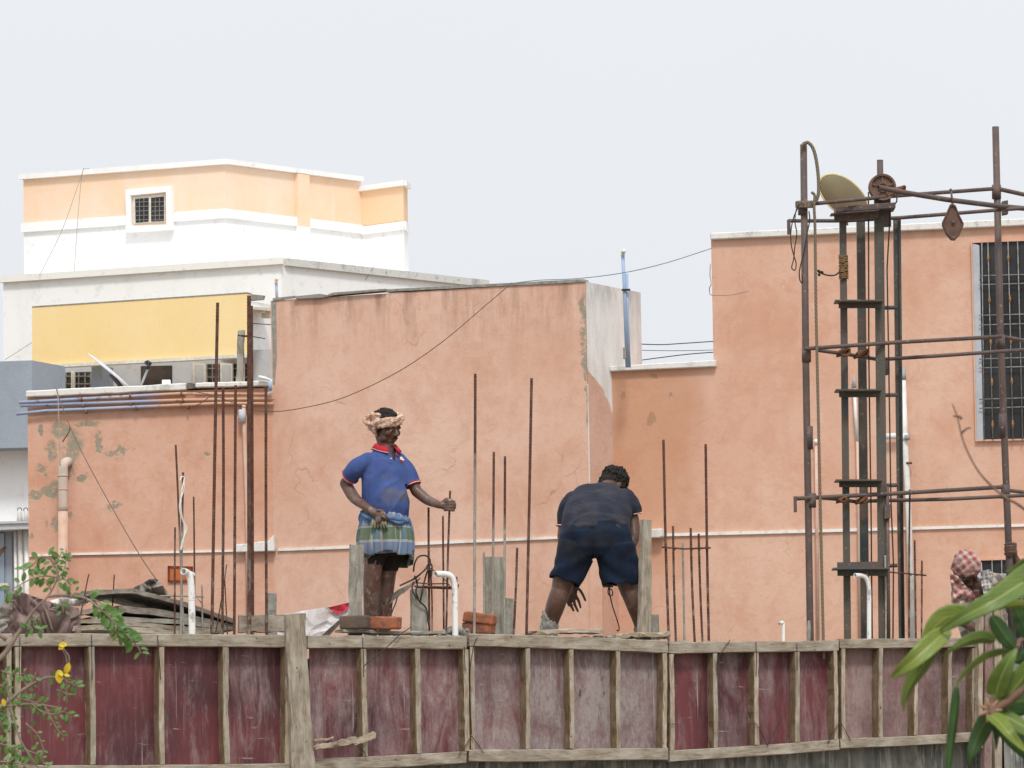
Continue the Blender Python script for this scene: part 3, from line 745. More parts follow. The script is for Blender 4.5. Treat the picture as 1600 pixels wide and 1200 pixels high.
for x in (24, 32, 41.5):
    mb = MB(); tube(mb, [BL.pt(x, 826, .18), BL.pt(x + 1.5, 1060, .18)], .024 if x > 30 else .016, 14); mb.build('drain_pipe', M_PIPEW, bh, smooth=True)
for i, (x, lab) in enumerate(((31, 'white jug with a dark handle, left of the two on the sill'), (40.5, 'white jug with a dark handle, right of the two on the sill'))):
    p = BL.pt(x, 815, .15); t = thing('plastic_jug', lab, 'jug', p, 'white jugs on the sill')
    r = .032 if i == 0 else .026
    mb = MB(); tube(mb, [p, p + Vector((0, 0, .095)), p + Vector((0, 0, .11))], [r, r, r * .55], 14); mb.build('body', M_PIPEW, t, smooth=True)
    mb = MB(); tube(mb, smooth_path([p + Vector((-.02, 0, .105)), p + Vector((-.016, 0, .13)), p + Vector((.012, 0, .132)), p + Vector((.02, 0, .107))], 4), .004, 8); mb.build('handle', M_DARK, t, smooth=True)

# ---------------------------------------------------------------- the unfinished building in front
ub = thing('unfinished_building', 'damp grey concrete wall below the wooden shuttering, with the roof slab the men stand on', 'building', G(800, 34.6))
f0 = gp(FW.pt(-500, 990, -.16)); f1 = gp(FW.pt(2100, 990, -.16)); inn = -FW.n * 4.2
zdeck = 3.06
mb = MB(); solid(mb, [f0, f1, f1 + inn * .06, f0 + inn * .06], 0, zdeck - .12); mb.build('wall', M_CONC, ub)
mb = MB(); solid(mb, [f0 - FW.n * .01, f1 - FW.n * .01, f1 + inn, f0 + inn], zdeck - .12, zdeck); mb.build('roof_slab', M_CEM, ub)
# pier beyond the right end
mb = MB(); solid(mb, [gp(FW.pt(1564, 990, .02)), gp(FW.pt(2000, 990, .02)), gp(FW.pt(2000, 990, -.15)), gp(FW.pt(1564, 990, -.15))], 0, U(1564, 1046, 36.3).z); mb.build('pier', M_CONC, ub)
# ================================================================ wooden shuttering
def board_mat(name, dust, red=(.150, .038, .042), dk=(.070, .024, .029), du=(.34, .265, .26), seed=0, grain=False):
    m = NT(name, .62, .35)
    p = m.vec(loc=(seed * 3.1, seed, 0))
    base = m.mix(m.rng(m.noise(2.0, 5, p, .6), .38, .66), red, dk)
    base = m.mix(m.rng(m.noise(5, 6, m.vec(scale=(1, 1, .5), loc=(seed, 0, 4)), .7), .55, .7, 0, .7), base, tuple(x * 1.35 for x in red))
    st = m.noise(5, 6, m.vec(scale=(9, 9, .55), loc=(seed, 2, 1)), .7)
    blot = m.noise(2.6, 10, m.vec(loc=(2, seed * 1.7, 6), scale=(2.4, 2.4, .55)), .74, .5)
    amt = m.math('ADD', m.math('MULTIPLY', m.rng(blot, .56 - dust * .30, .70 - dust * .22), .50 + dust * .42), m.math('MULTIPLY', m.rng(st, .52, .72), .22 + dust * .12))
    fine = m.rng(m.noise(38, 6, m.vec(scale=(1, 1, .55)), .8), .38, .62, .55, 1.15)
    big = m.rng(m.noise(1.5, 4, m.vec(loc=(seed * 7, 3, 3), scale=(1, 1, 1.2)), .6, .6), .38, .60, .45, 1.15)
    amt = m.math('MULTIPLY', amt, big)
    amt = m.math('MINIMUM', m.math('MULTIPLY', amt, fine), .88)
    c = m.mix(amt, base, du)
    dr = m.rng(m.noise(8, 2, m.vec(scale=(7, 7, .10), loc=(seed * 5, 0, 0)), .5), .69, .73, 0, .75)      # thin white runs of cement water
    dr = m.math('MULTIPLY', dr, m.rng(m.noise(3, 3, m.vec(loc=(seed, 9, 9))), .4, .6))
    c = m.mix(dr, c, (.55, .50, .48))
    sc_ = m.rng(m.noise(3.2, 4, m.vec(scale=(1.2, 1.2, 8), loc=(0, seed * 2.3, 0)), .6), .66, .72, 0, .5)
    c = m.mix(sc_, c, (.45, .38, .36))
    dkk = m.rng(m.noise(9, 4, m.vec(scale=(2.2, 2.2, .6), loc=(seed * 4, 1, 1)), .6), .66, .75, 0, .85)
    c = m.mix(dkk, c, (.035, .028, .04))
    if grain:
        g = m.rng(m.noise(30, 4, m.vec(scale=(6, 6, .15)), .7), .5, .7, 0, .5); c = m.mix(g, c, (.12, .08, .07))
    m.col(c); m.rough(m.rng(amt, 0, 1, .5, .9)); m.bump(st, .25, .004); return m.mat
DEP = .09
def panel(label, x0, x1, ytl, ytr, yb_l, yb_r, studs, mat, rail=20, brail=19, sw=9, top_w=None, seed=1, extra_top=None):
    """studs: list of (x top, x bottom, width px) of their front faces"""
    t = thing('formwork_panel', label, 'formwork panel', FW.pt((x0 + x1) / 2, (yb_l + yb_r) / 2 + brail, -.05), 'shuttering panels along the edge of the slab')
    k = FW.pt(x0, 1000).y / F
    rnd = random.Random(seed)
    def dpt(x, y): return FW.pt(x, y) - FW.n * (DEP / 2)
    up = Vector((0, 0, 1))
    m_ = MB(); beam(m_, dpt(x0, ytl + rail / 2), dpt(x1, ytr + rail / 2), up, rail * k, FW.n, DEP, n=16, jit=.0018, chips=.05, seed=seed)
    o = m_.build('rail', M_WOOD, t)
    m_ = MB(); beam(m_, dpt(x0, yb_l + brail / 2), dpt(x1, yb_r + brail / 2), up, brail * k, FW.n, DEP, n=16, jit=.0018, chips=.05, seed=seed + 50)
    m_.build('rail', M_WOOD, t)
    for i, (xt, xb, wpx) in enumerate(studs):
        f = (xt - x0) / (x1 - x0); yt = ytl + (ytr - ytl) * f + rail + .4; yb = yb_l + (yb_r - yb_l) * f - .4
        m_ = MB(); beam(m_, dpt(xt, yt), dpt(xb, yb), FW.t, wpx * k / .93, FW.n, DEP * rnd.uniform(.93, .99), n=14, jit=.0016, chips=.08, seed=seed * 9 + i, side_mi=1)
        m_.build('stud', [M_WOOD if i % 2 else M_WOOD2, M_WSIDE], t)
    m_ = MB(); yo = -8
    prism(m_, FW, [(x0 + 3, ytl + 6), (x1 - 1, ytr + 6), (x1 - 1, yb_r + brail - 5), (x0 + 3, yb_l + brail - 5)], -DEP - .001, .012)
    m_.build('board', mat, t)
    return t
panel('shuttering panel cut off by the left edge of the view, behind the green branch', -120, 19, 992, 990, 1195, 1195, [(-60, -60, 9), (14, 15, 8)], board_mat('maroon_board_a', .25, seed=1), seed=11)
panel('wide dark maroon shuttering panel below the stack of boards, left of the tall leaning plank', 22, 458, 990, 991, 1196, 1193, [(28, 29, 10), (144, 146, 9.5), (252, 254, 9), (353, 355, 10), (451, 450, 10)], board_mat('maroon_board_b', .20, seed=2), seed=12)
panel('red shuttering panel below the man in blue, a splintered stick across it', 481, 729, 993, 994, 1186, 1174, [(569, 571, 9), (652, 656, 9), (727.5, 731, 9)], board_mat('maroon_board_c', .50, seed=3), seed=13)
panel('palest shuttering panel, its boards mostly grey with dust, below the bending man', 733, 1043.5, 989.5, 1000, 1171, 1169, [(738.5, 739, 7), (825.5, 825.5, 8), (893.5, 894, 8), (966, 966.5, 7.5), (1039, 1039.5, 8)], board_mat('maroon_board_d', .86, du=(.34, .295, .28), seed=4), seed=14, rail=20)
panel('red shuttering panel below the row of bare rods, right of the palest panel', 1046, 1311, 1005, 999.5, 1174, 1155, [(1050, 1051, 8), (1118, 1119, 8), (1182, 1183, 8), (1246, 1247, 8), (1306, 1307, 7)], board_mat('maroon_board_e', .38, seed=5), seed=15, rail=17, brail=17)
panel('faded pinkish shuttering panel below the hoist, partly behind the mango leaves', 1313, 1528, 997.5, 997, 1155, 1144, [(1318, 1318.5, 7), (1376.5, 1376.5, 7.5), (1432, 1432, 7), (1485, 1485, 7), (1523, 1523, 8)], board_mat('maroon_board_f', .85, red=(.20, .085, .08), du=(.33, .25, .235), seed=6, grain=True), seed=16, rail=15, brail=15)

def post(name, label, cat, pts, thick, mat, off=0.0, group=None, wp=FW, bev=.003, seed=0, kind_dd=None):
    """a board standing on edge: quadrilateral outline tl,tr,br,bl in pixels"""
    tl, tr, br, bl = pts
    a = wp.pt((tl[0] + tr[0]) / 2, (tl[1] + tr[1]) / 2, off) - wp.n * thick / 2; b = wp.pt((bl[0] + br[0]) / 2, (bl[1] + br[1]) / 2, off) - wp.n * thick / 2
    k = a.y / F; m_ = MB()
    beam(m_, b, a, wp.t, abs(br[0] - bl[0]) * k / .95, wp.n, thick, n=12, jit=.0022, w1=abs(tr[0] - tl[0]) * k / .95, chips=.05, seed=seed or int(tl[0]))
    o = m_.build(name, mat, loc=b); return tagit(o, label, cat, group)
TP = 'boards standing upright on the slab edge'
post('leaning_plank', 'tall wide weathered plank leaning between the two leftmost big shuttering panels', 'plank', [(446, 961), (477, 960), (495, 1230), (456, 1230)], .03, M_WOOD, .034)
o = post('timber_post', 'narrow pale timber post beside the right end of the last shuttering panel', 'post', [(1529, 934), (1537, 934), (1537, 1168), (1529, 1168)], .05, M_WOOD2, .06)
post('timber_post', 'greyish timber post second from the right end of the shuttering, behind the mango leaves', 'post', [(1538, 934), (1552, 936), (1551, 1215), (1538, 1215)], .05, board_mat('faded_board', .9, red=(.2, .08, .07), du=(.38, .31, .27), seed=9, grain=True), .06)
post('timber_post', 'splintered pale post at the right end of the shuttering, behind the mango twig', 'post', [(1553, 930), (1568, 930), (1566, 1215), (1554, 1215)], .05, M_WOOD2, .06)
post('upright_board', 'tall grey board standing beside the legs of the man in the blue shirt', 'board', [(547, 851), (569, 850), (567, 1030), (545, 1030)], .025, M_WOODG, -.22)
post('upright_board', 'short dark cement covered board tied with cable, beside the bent white pipe', 'board', [(642, 921), (668, 921), (671, 1030), (644, 1030)], .025, M_WOODG, -.26)
post('upright_board', 'pale board standing behind grey rods, with bricks at its foot', 'board', [(758, 871), (787, 870), (789, 1030), (760, 1030)], .025, M_WOODG, -.38)
post('upright_board', 'small grey board close behind and right of the pale board with bricks', 'board', [(790, 935), (803, 935), (802, 1030), (789, 1030)], .025, M_WOODG, -.40)
post('timber_prop', 'slightly tilted weathered timber prop in front of the bending man\'s right leg', 'prop', [(1006, 812), (1020, 812), (1018, 1030), (999, 1030)], .06, M_WOOD, -.16)
post('upright_board', 'small grey board close behind the foot of the weathered timber prop', 'board', [(1018, 961), (1031, 960), (1032, 1030), (1018, 1030)], .025, M_WOODG, -.36)
post('upright_board', 'dark speckled board in the recess under the broken ledge, left of the tarpaulin', 'board', [(419, 927), (433, 927), (434, 1030), (419, 1030)], .03, M_CEM, -.9)
# planks lying along the edge
def lying(label, pix, th, dep, mat, off, name='plank', seed=1, group=None):
    (x0, y0), (x1, y1) = pix; a = FW.pt(x0, y0, off); b = FW.pt(x1, y1, off)
    m_ = MB(); beam(m_, a, b, Vector((0, 0, 1)), th, FW.n, dep, n=14, jit=.003, chips=.12, seed=seed)
    return tagit(m_.build(name, mat), label, 'plank', group)
lying('cracked plank lying flat on the slab edge under the bending man\'s left boot', [(832, 989), (936, 986)], .028, .14, M_WOOD2, -.14, seed=21)
lying('rough plank lying on the slab edge at the foot of the tilted prop', [(955, 996), (1041, 990)], .034, .13, M_WOOD2, -.13, seed=22)
lying('thin plank lying under the two bricks by the man in the blue shirt', [(530, 987), (690, 989)], .022, .12, M_WOODG, -.16, seed=23)
lying('long low grey board lying behind the leaning plank, left of the tarpaulin', [(372, 976), (476, 972)], .115, .03, M_WOOD, -.20, seed=24)
m_ = MB(); beam(m_, FW.pt(492, 1166, .05), FW.pt(555, 1158, .045), Vector((0, 0, 1)), .035, FW.n, .03, n=10, jit=.004, chips=.4, seed=31, w1=.045)
beam(m_, FW.pt(552, 1158.5, .045), FW.pt(586, 1149, .045), Vector((0, 0, 1)), .046, FW.n, .03, n=8, jit=.003, chips=.2, seed=32, w1=.052)
beam(m_, FW.pt(490, 1158, .04), FW.pt(520, 1152, .04), Vector((0, 0, 1)), .018, FW.n, .02, n=6, jit=.003, chips=.3, seed=33, w1=.012)
tagit(m_.build('broken_stick', M_WOOD2), 'splintered piece of wood jutting across the red panel beside the leaning plank', 'stick')
# strip of dried mortar lumps along the edge of the slab
m_ = MB(); rnd = random.Random(5)
for i in range(420):
    x = rnd.choice([rnd.uniform(1040, 1540), rnd.uniform(560, 1040), rnd.uniform(690, 760), rnd.uniform(20, 1540)])
    p = FW.pt(x, 1000, -rnd.uniform(.10, .16)); p.z = U(x, 990 if x < 1043 else 999, p.y).z + (-.028 if rnd.random() < .8 else -.02)
    s = rnd.uniform(.008, .022); ell(m_, p, (s * rnd.uniform(1, 2.2), s, s * .6), seg=6)
m_ = remesh(m_, .006, 2); tagit(m_.build('mortar_crumbs', M_CEM, smooth=True), 'dried mortar and rubble along the top of the shuttering', 'mortar', kind='stuff')

# ---------------------------------------------------------------- stack of boards on the left
SW = WP((0, 33.6), (480, 34.3))
def sheet(name, label, pix, th, depth, mat, off=0.0, tilt=0, seed=1, cat='board', bend=0):
    """a board seen on its front edge, going back `depth` metres; pix: polyline of the front top edge"""
    rnd = random.Random(seed); P = [SW.pt(x, y, off) for x, y in pix]; Pn = []
    for i in range(len(P) - 1):
        for k in range(5): Pn.append(P[i].lerp(P[i + 1], k / 5))
    Pn.append(P[-1]); vs = []; fs = []; uv = []
    n = len(Pn); bk_ = -SW.n * depth + Vector((0, 0, tilt))
    for p in Pn:
        j = [rnd.uniform(-.003, .003) for _ in range(4)]
        vs += [p + Vector((0, 0, j[0])), p + Vector((0, 0, -th + j[1])), p + bk_ + Vector((0, 0, -th + j[2])), p + bk_ + Vector((0, 0, j[3]))]
    for i in range(n - 1):
        for a_, b_ in ((0, 1), (1, 2), (2, 3), (3, 0)):
            fs.append([4 * i + a_, 4 * i + b_, 4 * i + 4 + b_, 4 * i + 4 + a_])
            L = [(vs[4 * i + q] - vs[4 * i + a_]).length for q in (a_, b_)]
            uv.append([(L[0], i * .1), (L[1], i * .1), (L[1], i * .1 + .1), (L[0], i * .1 + .1)])
    fs += [[0, 1, 2, 3], [4 * n - 4, 4 * n - 3, 4 * n - 2, 4 * n - 1]]; uv += [[(0, 0)] * 4] * 2
    m_ = MB(); m_.add(vs, fs, uv); return tagit(m_.build(name, mat), label, cat)
GS = 'boards in the stack at the left'
def stk(label, pix, th, depth, mat, off, tilt, seed): o = sheet('stacked_board', label, pix, th, depth, mat, off, tilt, seed); o['group'] = GS
stk('grey bent board on top of the stack at the left', [(124, 926), (150, 922), (208, 919.5), (250, 930), (300, 944), (367, 967)], .03, .75, M_PLY, .02, -.01, 41)
stk('second board from the top of the stack, its near end split', [(186, 946), (240, 951), (300, 961), (366, 976)], .042, .5, M_PLY, .0, 0, 42)
stk('third board from the top of the stack, warped', [(143, 963), (200, 964), (290, 969), (356, 977.5)], .03, .5, M_WOODG, .03, 0, 43)
stk('frayed board fourth from the top of the stack, lowest full board', [(98, 969), (140, 967), (200, 971), (280, 978), (350, 983)], .028, .5, M_WOOD, .05, 0, 44)
stk('pale bottom board of the stack, almost hidden behind the shuttering rail', [(97, 978), (160, 976), (240, 982), (330, 987)], .035, .5, M_WOOD2, .09, 0, 45)
stk('short broken board end sticking out at the left of the stack', [(121, 954), (150, 950), (190, 957)], .03, .3, M_WOOD, .02, .0, 46)

# crumpled cloths and sacks
def cloth(name, label, cat, outline, wp, off, bulge, mat, seed=1, grid=26, thick=.004, flat=False):
    """crumpled sheet filling an outline; folded forwards and backwards round a plane"""
    xs = [p[0] for p in outline]; ys = [p[1] for p in outline]; x0, x1, y0, y1 = min(xs), max(xs), min(ys), max(ys)
    def inside(x, y):
        c = False; j = len(outline) - 1
        for i in range(len(outline)):
            xi, yi = outline[i]; xj, yj = outline[j]
            if (yi > y) != (yj > y) and x < (xj - xi) * (y - yi) / (yj - yi) + xi: c = not c
            j = i
        return c
    bm = bmesh.new(); vs_ = [bm.verts.new((x, y, 0)) for x, y in outline]; bm.faces.new(vs_)
    bmesh.ops.triangulate(bm, faces=bm.faces[:])
    for _ in range(5): bmesh.ops.subdivide_edges(bm, edges=[e for e in bm.edges if e.calc_length() > max(2.2, (x1 - x0) / grid)], cuts=1)
    bmesh.ops.triangulate(bm, faces=bm.faces[:]); bm.verts.index_update()
    vv = []; uv = {}
    for v in bm.verts:
        x, y = v.co.x, v.co.y
        q = Vector((x / 22 + seed, y / 14, seed)); d = abs(mnoise.noise(q)) * 2 + .6 * abs(mnoise.noise(q * 2.3)) + .3 * mnoise.noise(q * 5)
        vv.append(wp.pt(x, y, off + bulge * (d - .6)))
    fs_ = [[v.index for v in f.verts] for f in bm.faces]
    uvs = [[(vv[k].dot(wp.t), vv[k].z) for k in f] for f in fs_]
    bm.free(); m_ = MB(); m_.add(vv, fs_, uvs); o = m_.build(name, mat, smooth=not flat); thicken(o, thick)
    return tagit(o, label, cat)
M_TARPR = simple('faded_maroon_sheet', (.32, .23, .21), (.19, .12, .11), 6, .7, .3, 5)
M_TARPG = simple('dusty_grey_sack', (.34, .30, .26), (.18, .15, .13), 9, .8, .2, 6)
M_TARPW = simple('dirty_white_sheet', (.70, .67, .66), (.48, .44, .42), 5, .6, .3, 6, .4, .7)
M_TARPS = simple('stained_white_sheet', (.66, .62, .61), (.36, .27, .20), 4.5, .5, .4, 6, .55, .72)
M_TARPRED = simple('red_sheet', (.55, .035, .06), (.44, .03, .045), 5, .5, .35, 4)
cloth('tarpaulin', 'dusty maroon sheet heaped at the left behind the branch, dark folds in it', 'tarpaulin', [(8, 982), (14, 955), (26, 930), (34, 925), (60, 934), (90, 944), (122, 950), (128, 990), (8, 990)], SW, .12, .10, M_TARPR, 3)
cloth('white_sheet', 'white plastic sheet lying over the maroon sheet behind the green branch', 'plastic sheet', [(78, 938), (96, 934), (120, 936), (140, 940), (130, 946), (104, 948), (80, 944)], SW, -.05, .06, M_TARPW, 5)
cloth('canopy_cloth', 'pale and red striped cloth edge at the far left, tilted beside the maroon sheet', 'cloth', [(0, 950), (14, 930), (28, 918), (30, 926), (20, 950), (8, 990), (0, 990)], SW, .25, .05, M_TARPG, 8)
cloth('cement_sack', 'crumpled grey sack peaked behind the stack of boards, a wire tied to it', 'sack', [(192, 924), (214, 916), (238, 903), (246, 905), (262, 925), (272, 950), (230, 948), (192, 935)], SW, -.45, .16, M_TARPG, 11)
TW = WP((400, 35.3), (600, 35.6))
cloth('tarpaulin', 'white tarpaulin with a red corner and brown blotches, left of the tall grey board', 'tarpaulin', [(434, 962), (470, 955), (520, 947), (548, 940), (549, 955), (530, 968), (503, 992), (495, 1003), (434, 1003)], TW, .0, .016, M_TARPS, 13, grid=14, flat=True)
m_ = MB(); prism(m_, TW, [(536, 964), (543, 963), (512, 996), (500, 1003), (495, 1000)], -.03, .05); tagit(m_.build('tarp_shade_strip', M_PLY), 'dark strip standing for the shade under the lower edge of the white tarpaulin', 'shade strip')  # dark strip added as the shaded underside of the tarpaulin's edge
red = cloth('red_corner', None, None, [(512, 949), (546, 941), (545, 952), (536, 957), (526, 960)], TW, .022, .014, M_TARPRED, 13, grid=10, flat=True)
tp = [o for o in COL.objects if o.name.startswith('tarpaulin')][-1]
me_off = WLOC[red] - WLOC[tp]; red.parent = tp; red.location = me_off

# ---------------------------------------------------------------- bricks
M_BRICK = simple('wet_red_brick', (.42, .14, .065), (.20, .10, .07), 14, .85, .2, 6, .40, .62, .6)
M_BRICKD = simple('mortar_covered_brick', (.11, .085, .068), (.22, .10, .06), 10, .9, .2, 6, .5, .8, .6)
def brick(label, c, px, off, yaw, pitch, mat, sz=(.215, .10, .072)):
    p = FW.pt(c[0], c[1], off); M = Matrix.Rotation(yaw, 3, 'Z') @ Matrix.Rotation(pitch, 3, 'Y')
    m_ = MB(); boxc(m_, p, M @ Vector((sz[0] / 2, 0, 0)), M @ Vector((0, sz[1] / 2, 0)), M @ Vector((0, 0, sz[2] / 2)))
    m_ = remesh(m_, .009, 3, .5)
    for i, v in enumerate(m_.v): m_.v[i] = v + m_.n[i] * (.003 * mnoise.noise(v * 35) + .002 * mnoise.noise(v * 90))
    o = m_.build('brick', mat, smooth=True); return tagit(o, label, 'brick', 'loose bricks on the slab edge')
brick('dark mortar covered brick in front of the blue shirted man\'s feet, left of the pair', (555, 972.5), 0, -.10, -.25, 0, M_BRICKD, (.185, .11, .088))
brick('orange-red brick in front of the blue shirted man\'s feet, right of the pair', (601, 973.5), 0, -.08, -.4, .03, M_BRICK, (.215, .10, .085))
brick('tilted red brick lying on top of another at the foot of the pale board', (750, 966), 0, -.20, -.35, .14, M_BRICK)
brick('red brick lying under the tilted one at the foot of the pale board', (748, 982), 0, -.22, -.35, .08, M_BRICK)
m_ = MB(); rnd = random.Random(3)
for i in range(26): ell(m_, FW.pt(rnd.uniform(692, 735), rnd.uniform(984, 990), -rnd.uniform(.16, .3)), rnd.uniform(.012, .03), seg=8)
m_ = remesh(m_, .008, 2); tagit(m_.build('mortar_heap', M_CEM, smooth=True), 'small heap of wet mortar left of the stacked bricks', 'mortar')

# ---------------------------------------------------------------- reinforcing rods
def rod_mat(name, dirt, z_edge=None):
    m = NT(name, .8, .3); p = m.vec()
    c = m.mix(m.rng(m.noise(30, 4, p), .4, .6), (.13, .052, .032), (.07, .034, .026))
    s = m.t.nodes.new('ShaderNodeSeparateXYZ'); m.link(m.warp(p, 6, .25), s.inputs[0])
    k = m.rng(m.noise(22, 4, m.vec(scale=(1, 1, .5)), .7), .5, .62)
    low = m.rng(s.outputs[2], 3.25, 4.1, .55, .08) if z_edge is None else m.rng(s.outputs[2], z_edge, z_edge + .15, 1.3, .05)
    c = m.mix(m.math('MULTIPLY', m.math('ADD', k, dirt), low), c, (.36, .34, .29))
    m.col(c); m.bump(m.noise(120, 2, m.vec(scale=(1, 1, 3))), .6, .004); return m.mat
M_ROD = rod_mat('rusty_rod', 0.0); M_RODG = rod_mat('cement_grey_rod', .55, 4.3); M_RODG2 = rod_mat('half_grey_rod', .55, 3.9)
def rod(label, pix, px_w, mat=None, off=-.16, group='bare reinforcing rods standing up from the slab', hook=None, bot=1010):
    P = [FW.pt(x, y, off) for x, y in pix]
    # a lean in picture only; keep the foot on the slab
    last = P[-1]; d = (P[-1] - P[-2]).normalized(); k = (last.z - zdeck + .03) / max(1e-3, -d.z); P[-1] = last + d * max(k, 0)
    r = px_w * P[0].y / F / 2 * .93; Q = smooth_path(P, 4)
    # ribs: radius ripples along the bar
    L = 0; out = []; rr = []
    for i in range(len(Q) - 1):
        n = max(1, int((Q[i + 1] - Q[i]).length / .011))
        for j in range(n): out.append(Q[i].lerp(Q[i + 1], j / n)); rr.append(r * (1.10 if len(out) % 2 else .90))
    out.append(Q[-1]); rr.append(r)
    m_ = MB(); tube(m_, out, rr, 7); o = m_.build('reinforcing_rod', mat or M_ROD, smooth=True, loc=P[-1])
    return tagit(o, label, 'reinforcing rod', group)
rods = [
 ('tall rusty rod reaching above the yellow balcony front, left of the four tall rods', [(340, 473), (336, 680), (331, 988)], 5.6, 0, -.15),
 ('tall rusty rod of middle height just right of the leftmost tall rod', [(348.5, 606), (349, 780), (347, 988)], 5, 0, -.30),
 ('tall rusty rod standing between the white-topped post and the thick double rod', [(368, 602), (367, 780), (366, 988)], 5, 0, -.18),
 ('thick dark rod, front one of the double rod, reaching highest above the low peach wall', [(389, 462), (389, 700), (389.5, 988)], 7, 0, -.14),
 ('thin rod lashed behind the thick dark double rod', [(393, 478), (394, 700), (395, 988)], 5, 0, -.20),
 ('tall rod standing alone right of the thick double rod, before the broken ledge', [(415.5, 605), (415.5, 800), (416.5, 988)], 5, 0, -.16),
 ('thin grey rod with the upper end leaning left, left of the rod with white wire', [(274.5, 695), (280, 820), (285, 945)], 3.6, 2, -.55),
 ('grey rod with a white wire wound round it', [(286, 738), (284, 850), (283, 950)], 4, 2, -.50),
 ('thin short rod right of the one with white wire', [(302.5, 776), (303.5, 860), (304, 950)], 3, 0, -.55),
 ('short rod low in front of the orange cover plate', [(273.5, 824), (273, 890), (273, 950)], 3.2, 0, -.48),
 ('very short grey rod right of the bent pipe above the board stack', [(315.5, 913), (316, 950)], 3, 2, -.55),
 ('thin rod crossing obliquely behind the tall rods at the left', [(354, 882), (348, 925), (341, 965)], 2.2, 0, -.40),
 ('thin rod nearly upright right of the oblique one behind the tall rods', [(351, 905), (354, 965)], 2.2, 0, -.45),
 ('tall rod with pale grey lower half, right of the blue shirted man\'s hand', [(742.5, 584), (742, 760), (741, 992)], 5, 1, -.16),
 ('rod of middle height left of the twin beside it, above the pale board', [(771.5, 706), (770.5, 850), (769, 992)], 4.4, 3, -.22),
 ('rod slightly shorter than its twin to the left, above the pale board', [(789, 713), (788.5, 850), (788, 992)], 4.4, 3, -.24),
 ('short grey rod at the left edge of the pale board', [(756, 862), (757, 992)], 4, 1, -.26),
 ('short brown rod between the pale board and the tall rod by the bending man', [(808, 856), (805.5, 930), (802.5, 992)], 4.2, 0, -.2),
 ('tall rusty rod just left of the bending man, leaning slightly', [(830.5, 591), (827, 780), (822.5, 992)], 5, 0, -.16),
 ('tall rusty rod at the left corner of the tied group right of the bending man', [(1036.5, 687), (1040, 850), (1045, 1003)], 4.6, 0, -.16),
 ('tall rusty rod at the right corner of the tied group right of the bending man', [(1102.5, 694), (1104.5, 850), (1107.5, 1003)], 4.6, 0, -.16),
 ('second rod of the tied group, counted from its left corner', [(1051.5, 822), (1053, 910), (1056, 1003)], 4, 0, -.2),
 ('shortest rod of the tied group, grey with cement, third from its left corner', [(1066.5, 846), (1068, 920), (1069.5, 1003)], 3.8, 3, -.22),
 ('fourth rod of the tied group, counted from its left corner', [(1079, 825), (1081.5, 920), (1085.5, 1003)], 4.2, 0, -.2),
 ('fifth rod of the tied group, counted from its left corner', [(1091.5, 834), (1094, 920), (1097.5, 1003)], 4, 0, -.22),
 ('rusty rod left of the one gripped by the blue shirted man', [(669.5, 793), (669.8, 880), (671, 992)], 4, 0, -.30),
 ('rusty rod between the gripped rod and the one left of it', [(692, 806), (692.5, 880), (693.5, 992)], 3.4, 0, -.36),
 ('thin rod bent close behind the short dark board', [(672.5, 890), (675, 940), (675, 992)], 3, 0, -.28),
 ('short stub rod close right of the bent white pipe beside the man', [(713.5, 901), (714, 992)], 3, 0, -.24),
 ('rod rising beside the right mast column of the hoist, the tallest at that foot', [(1421.5, 765), (1420.5, 880), (1420.5, 1001)], 3.4, 0, -.2),
 ('rod second from the right at the foot of the hoist', [(1429, 844), (1430, 920), (1431, 1001)], 3.4, 0, -.2),
 ('rightmost short rod at the foot of the hoist', [(1440.5, 876), (1440.2, 940), (1440, 1001)], 3.2, 0, -.2),
 ('grey rod stub in front of the dark mast column of the hoist', [(1383, 868), (1384, 930), (1384, 1001)], 3.6, 3, -.16),
 ('thin short rod sticking up at the left end of the board stack', [(139, 897), (135, 915), (128, 950)], 2.2, 0, -.7),
 ('thin short rod sticking up behind the middle of the board stack', [(178.5, 898), (177, 925)], 2.2, 0, -1.0)]
for i, (lab, pix, wd, mk, off) in enumerate(rods): rod(lab, pix, wd, [M_ROD, M_RODG, M_RODG2, M_RODG2][mk], off)
HANDROD = dict(pix=[(703.2, 767), (700, 860), (697, 992)])
def wire(name, label, cat, pts, r, mat, n=8, parent=None, seg=6):
    m_ = MB(); tube(m_, smooth_path(pts, n), r, seg); o = m_.build(name, mat, parent, smooth=True)
    return tagit(o, label, cat) if parent is None else o
M_WIRE = simple('black_wire', (.025, .02, .018), (.05, .04, .035), 30, .6)
M_TIE = simple('rusty_tie_wire', (.09, .05, .035), (.16, .10, .07), 30, .7)
def fp(x, y, o=0): return FW.pt(x, y, o)
# stirrups
GST = 'horizontal ties on the rods'
m_ = MB()
for o_ in (-.145, -.235): tube(m_, [fp(1035, 855, o_), fp(1070, 857.5, o_), fp(1110, 856, o_)], .0065, 7)
tube(m_, [fp(1036, 855, -.145), fp(1036, 855, -.235)], .0065, 7); tube(m_, [fp(1109, 856, -.145), fp(1109, 856, -.235)], .0065, 7)
for x in (1040, 1053, 1080, 1092, 1104): tube(m_, [fp(x - 2, 853, -.14), fp(x + 2, 860, -.14)], .004, 5)
tagit(m_.build('stirrup', M_ROD, smooth=True), 'rusty rectangular tie round the group of rods right of the bending man', 'stirrup', GST)
m_ = MB()
for o_ in (-.16, -.26): tube(m_, [fp(1380, 893, o_), fp(1420, 896.5, o_), fp(1447, 899, o_)], .006, 7)
for x in (1421, 1430, 1440): tube(m_, [fp(x - 2, 893, -.155), fp(x + 3, 900, -.155)], .004, 5)
tagit(m_.build('stirrup', M_ROD, smooth=True), 'rusty tie across the rods at the foot of the hoist', 'stirrup', GST)
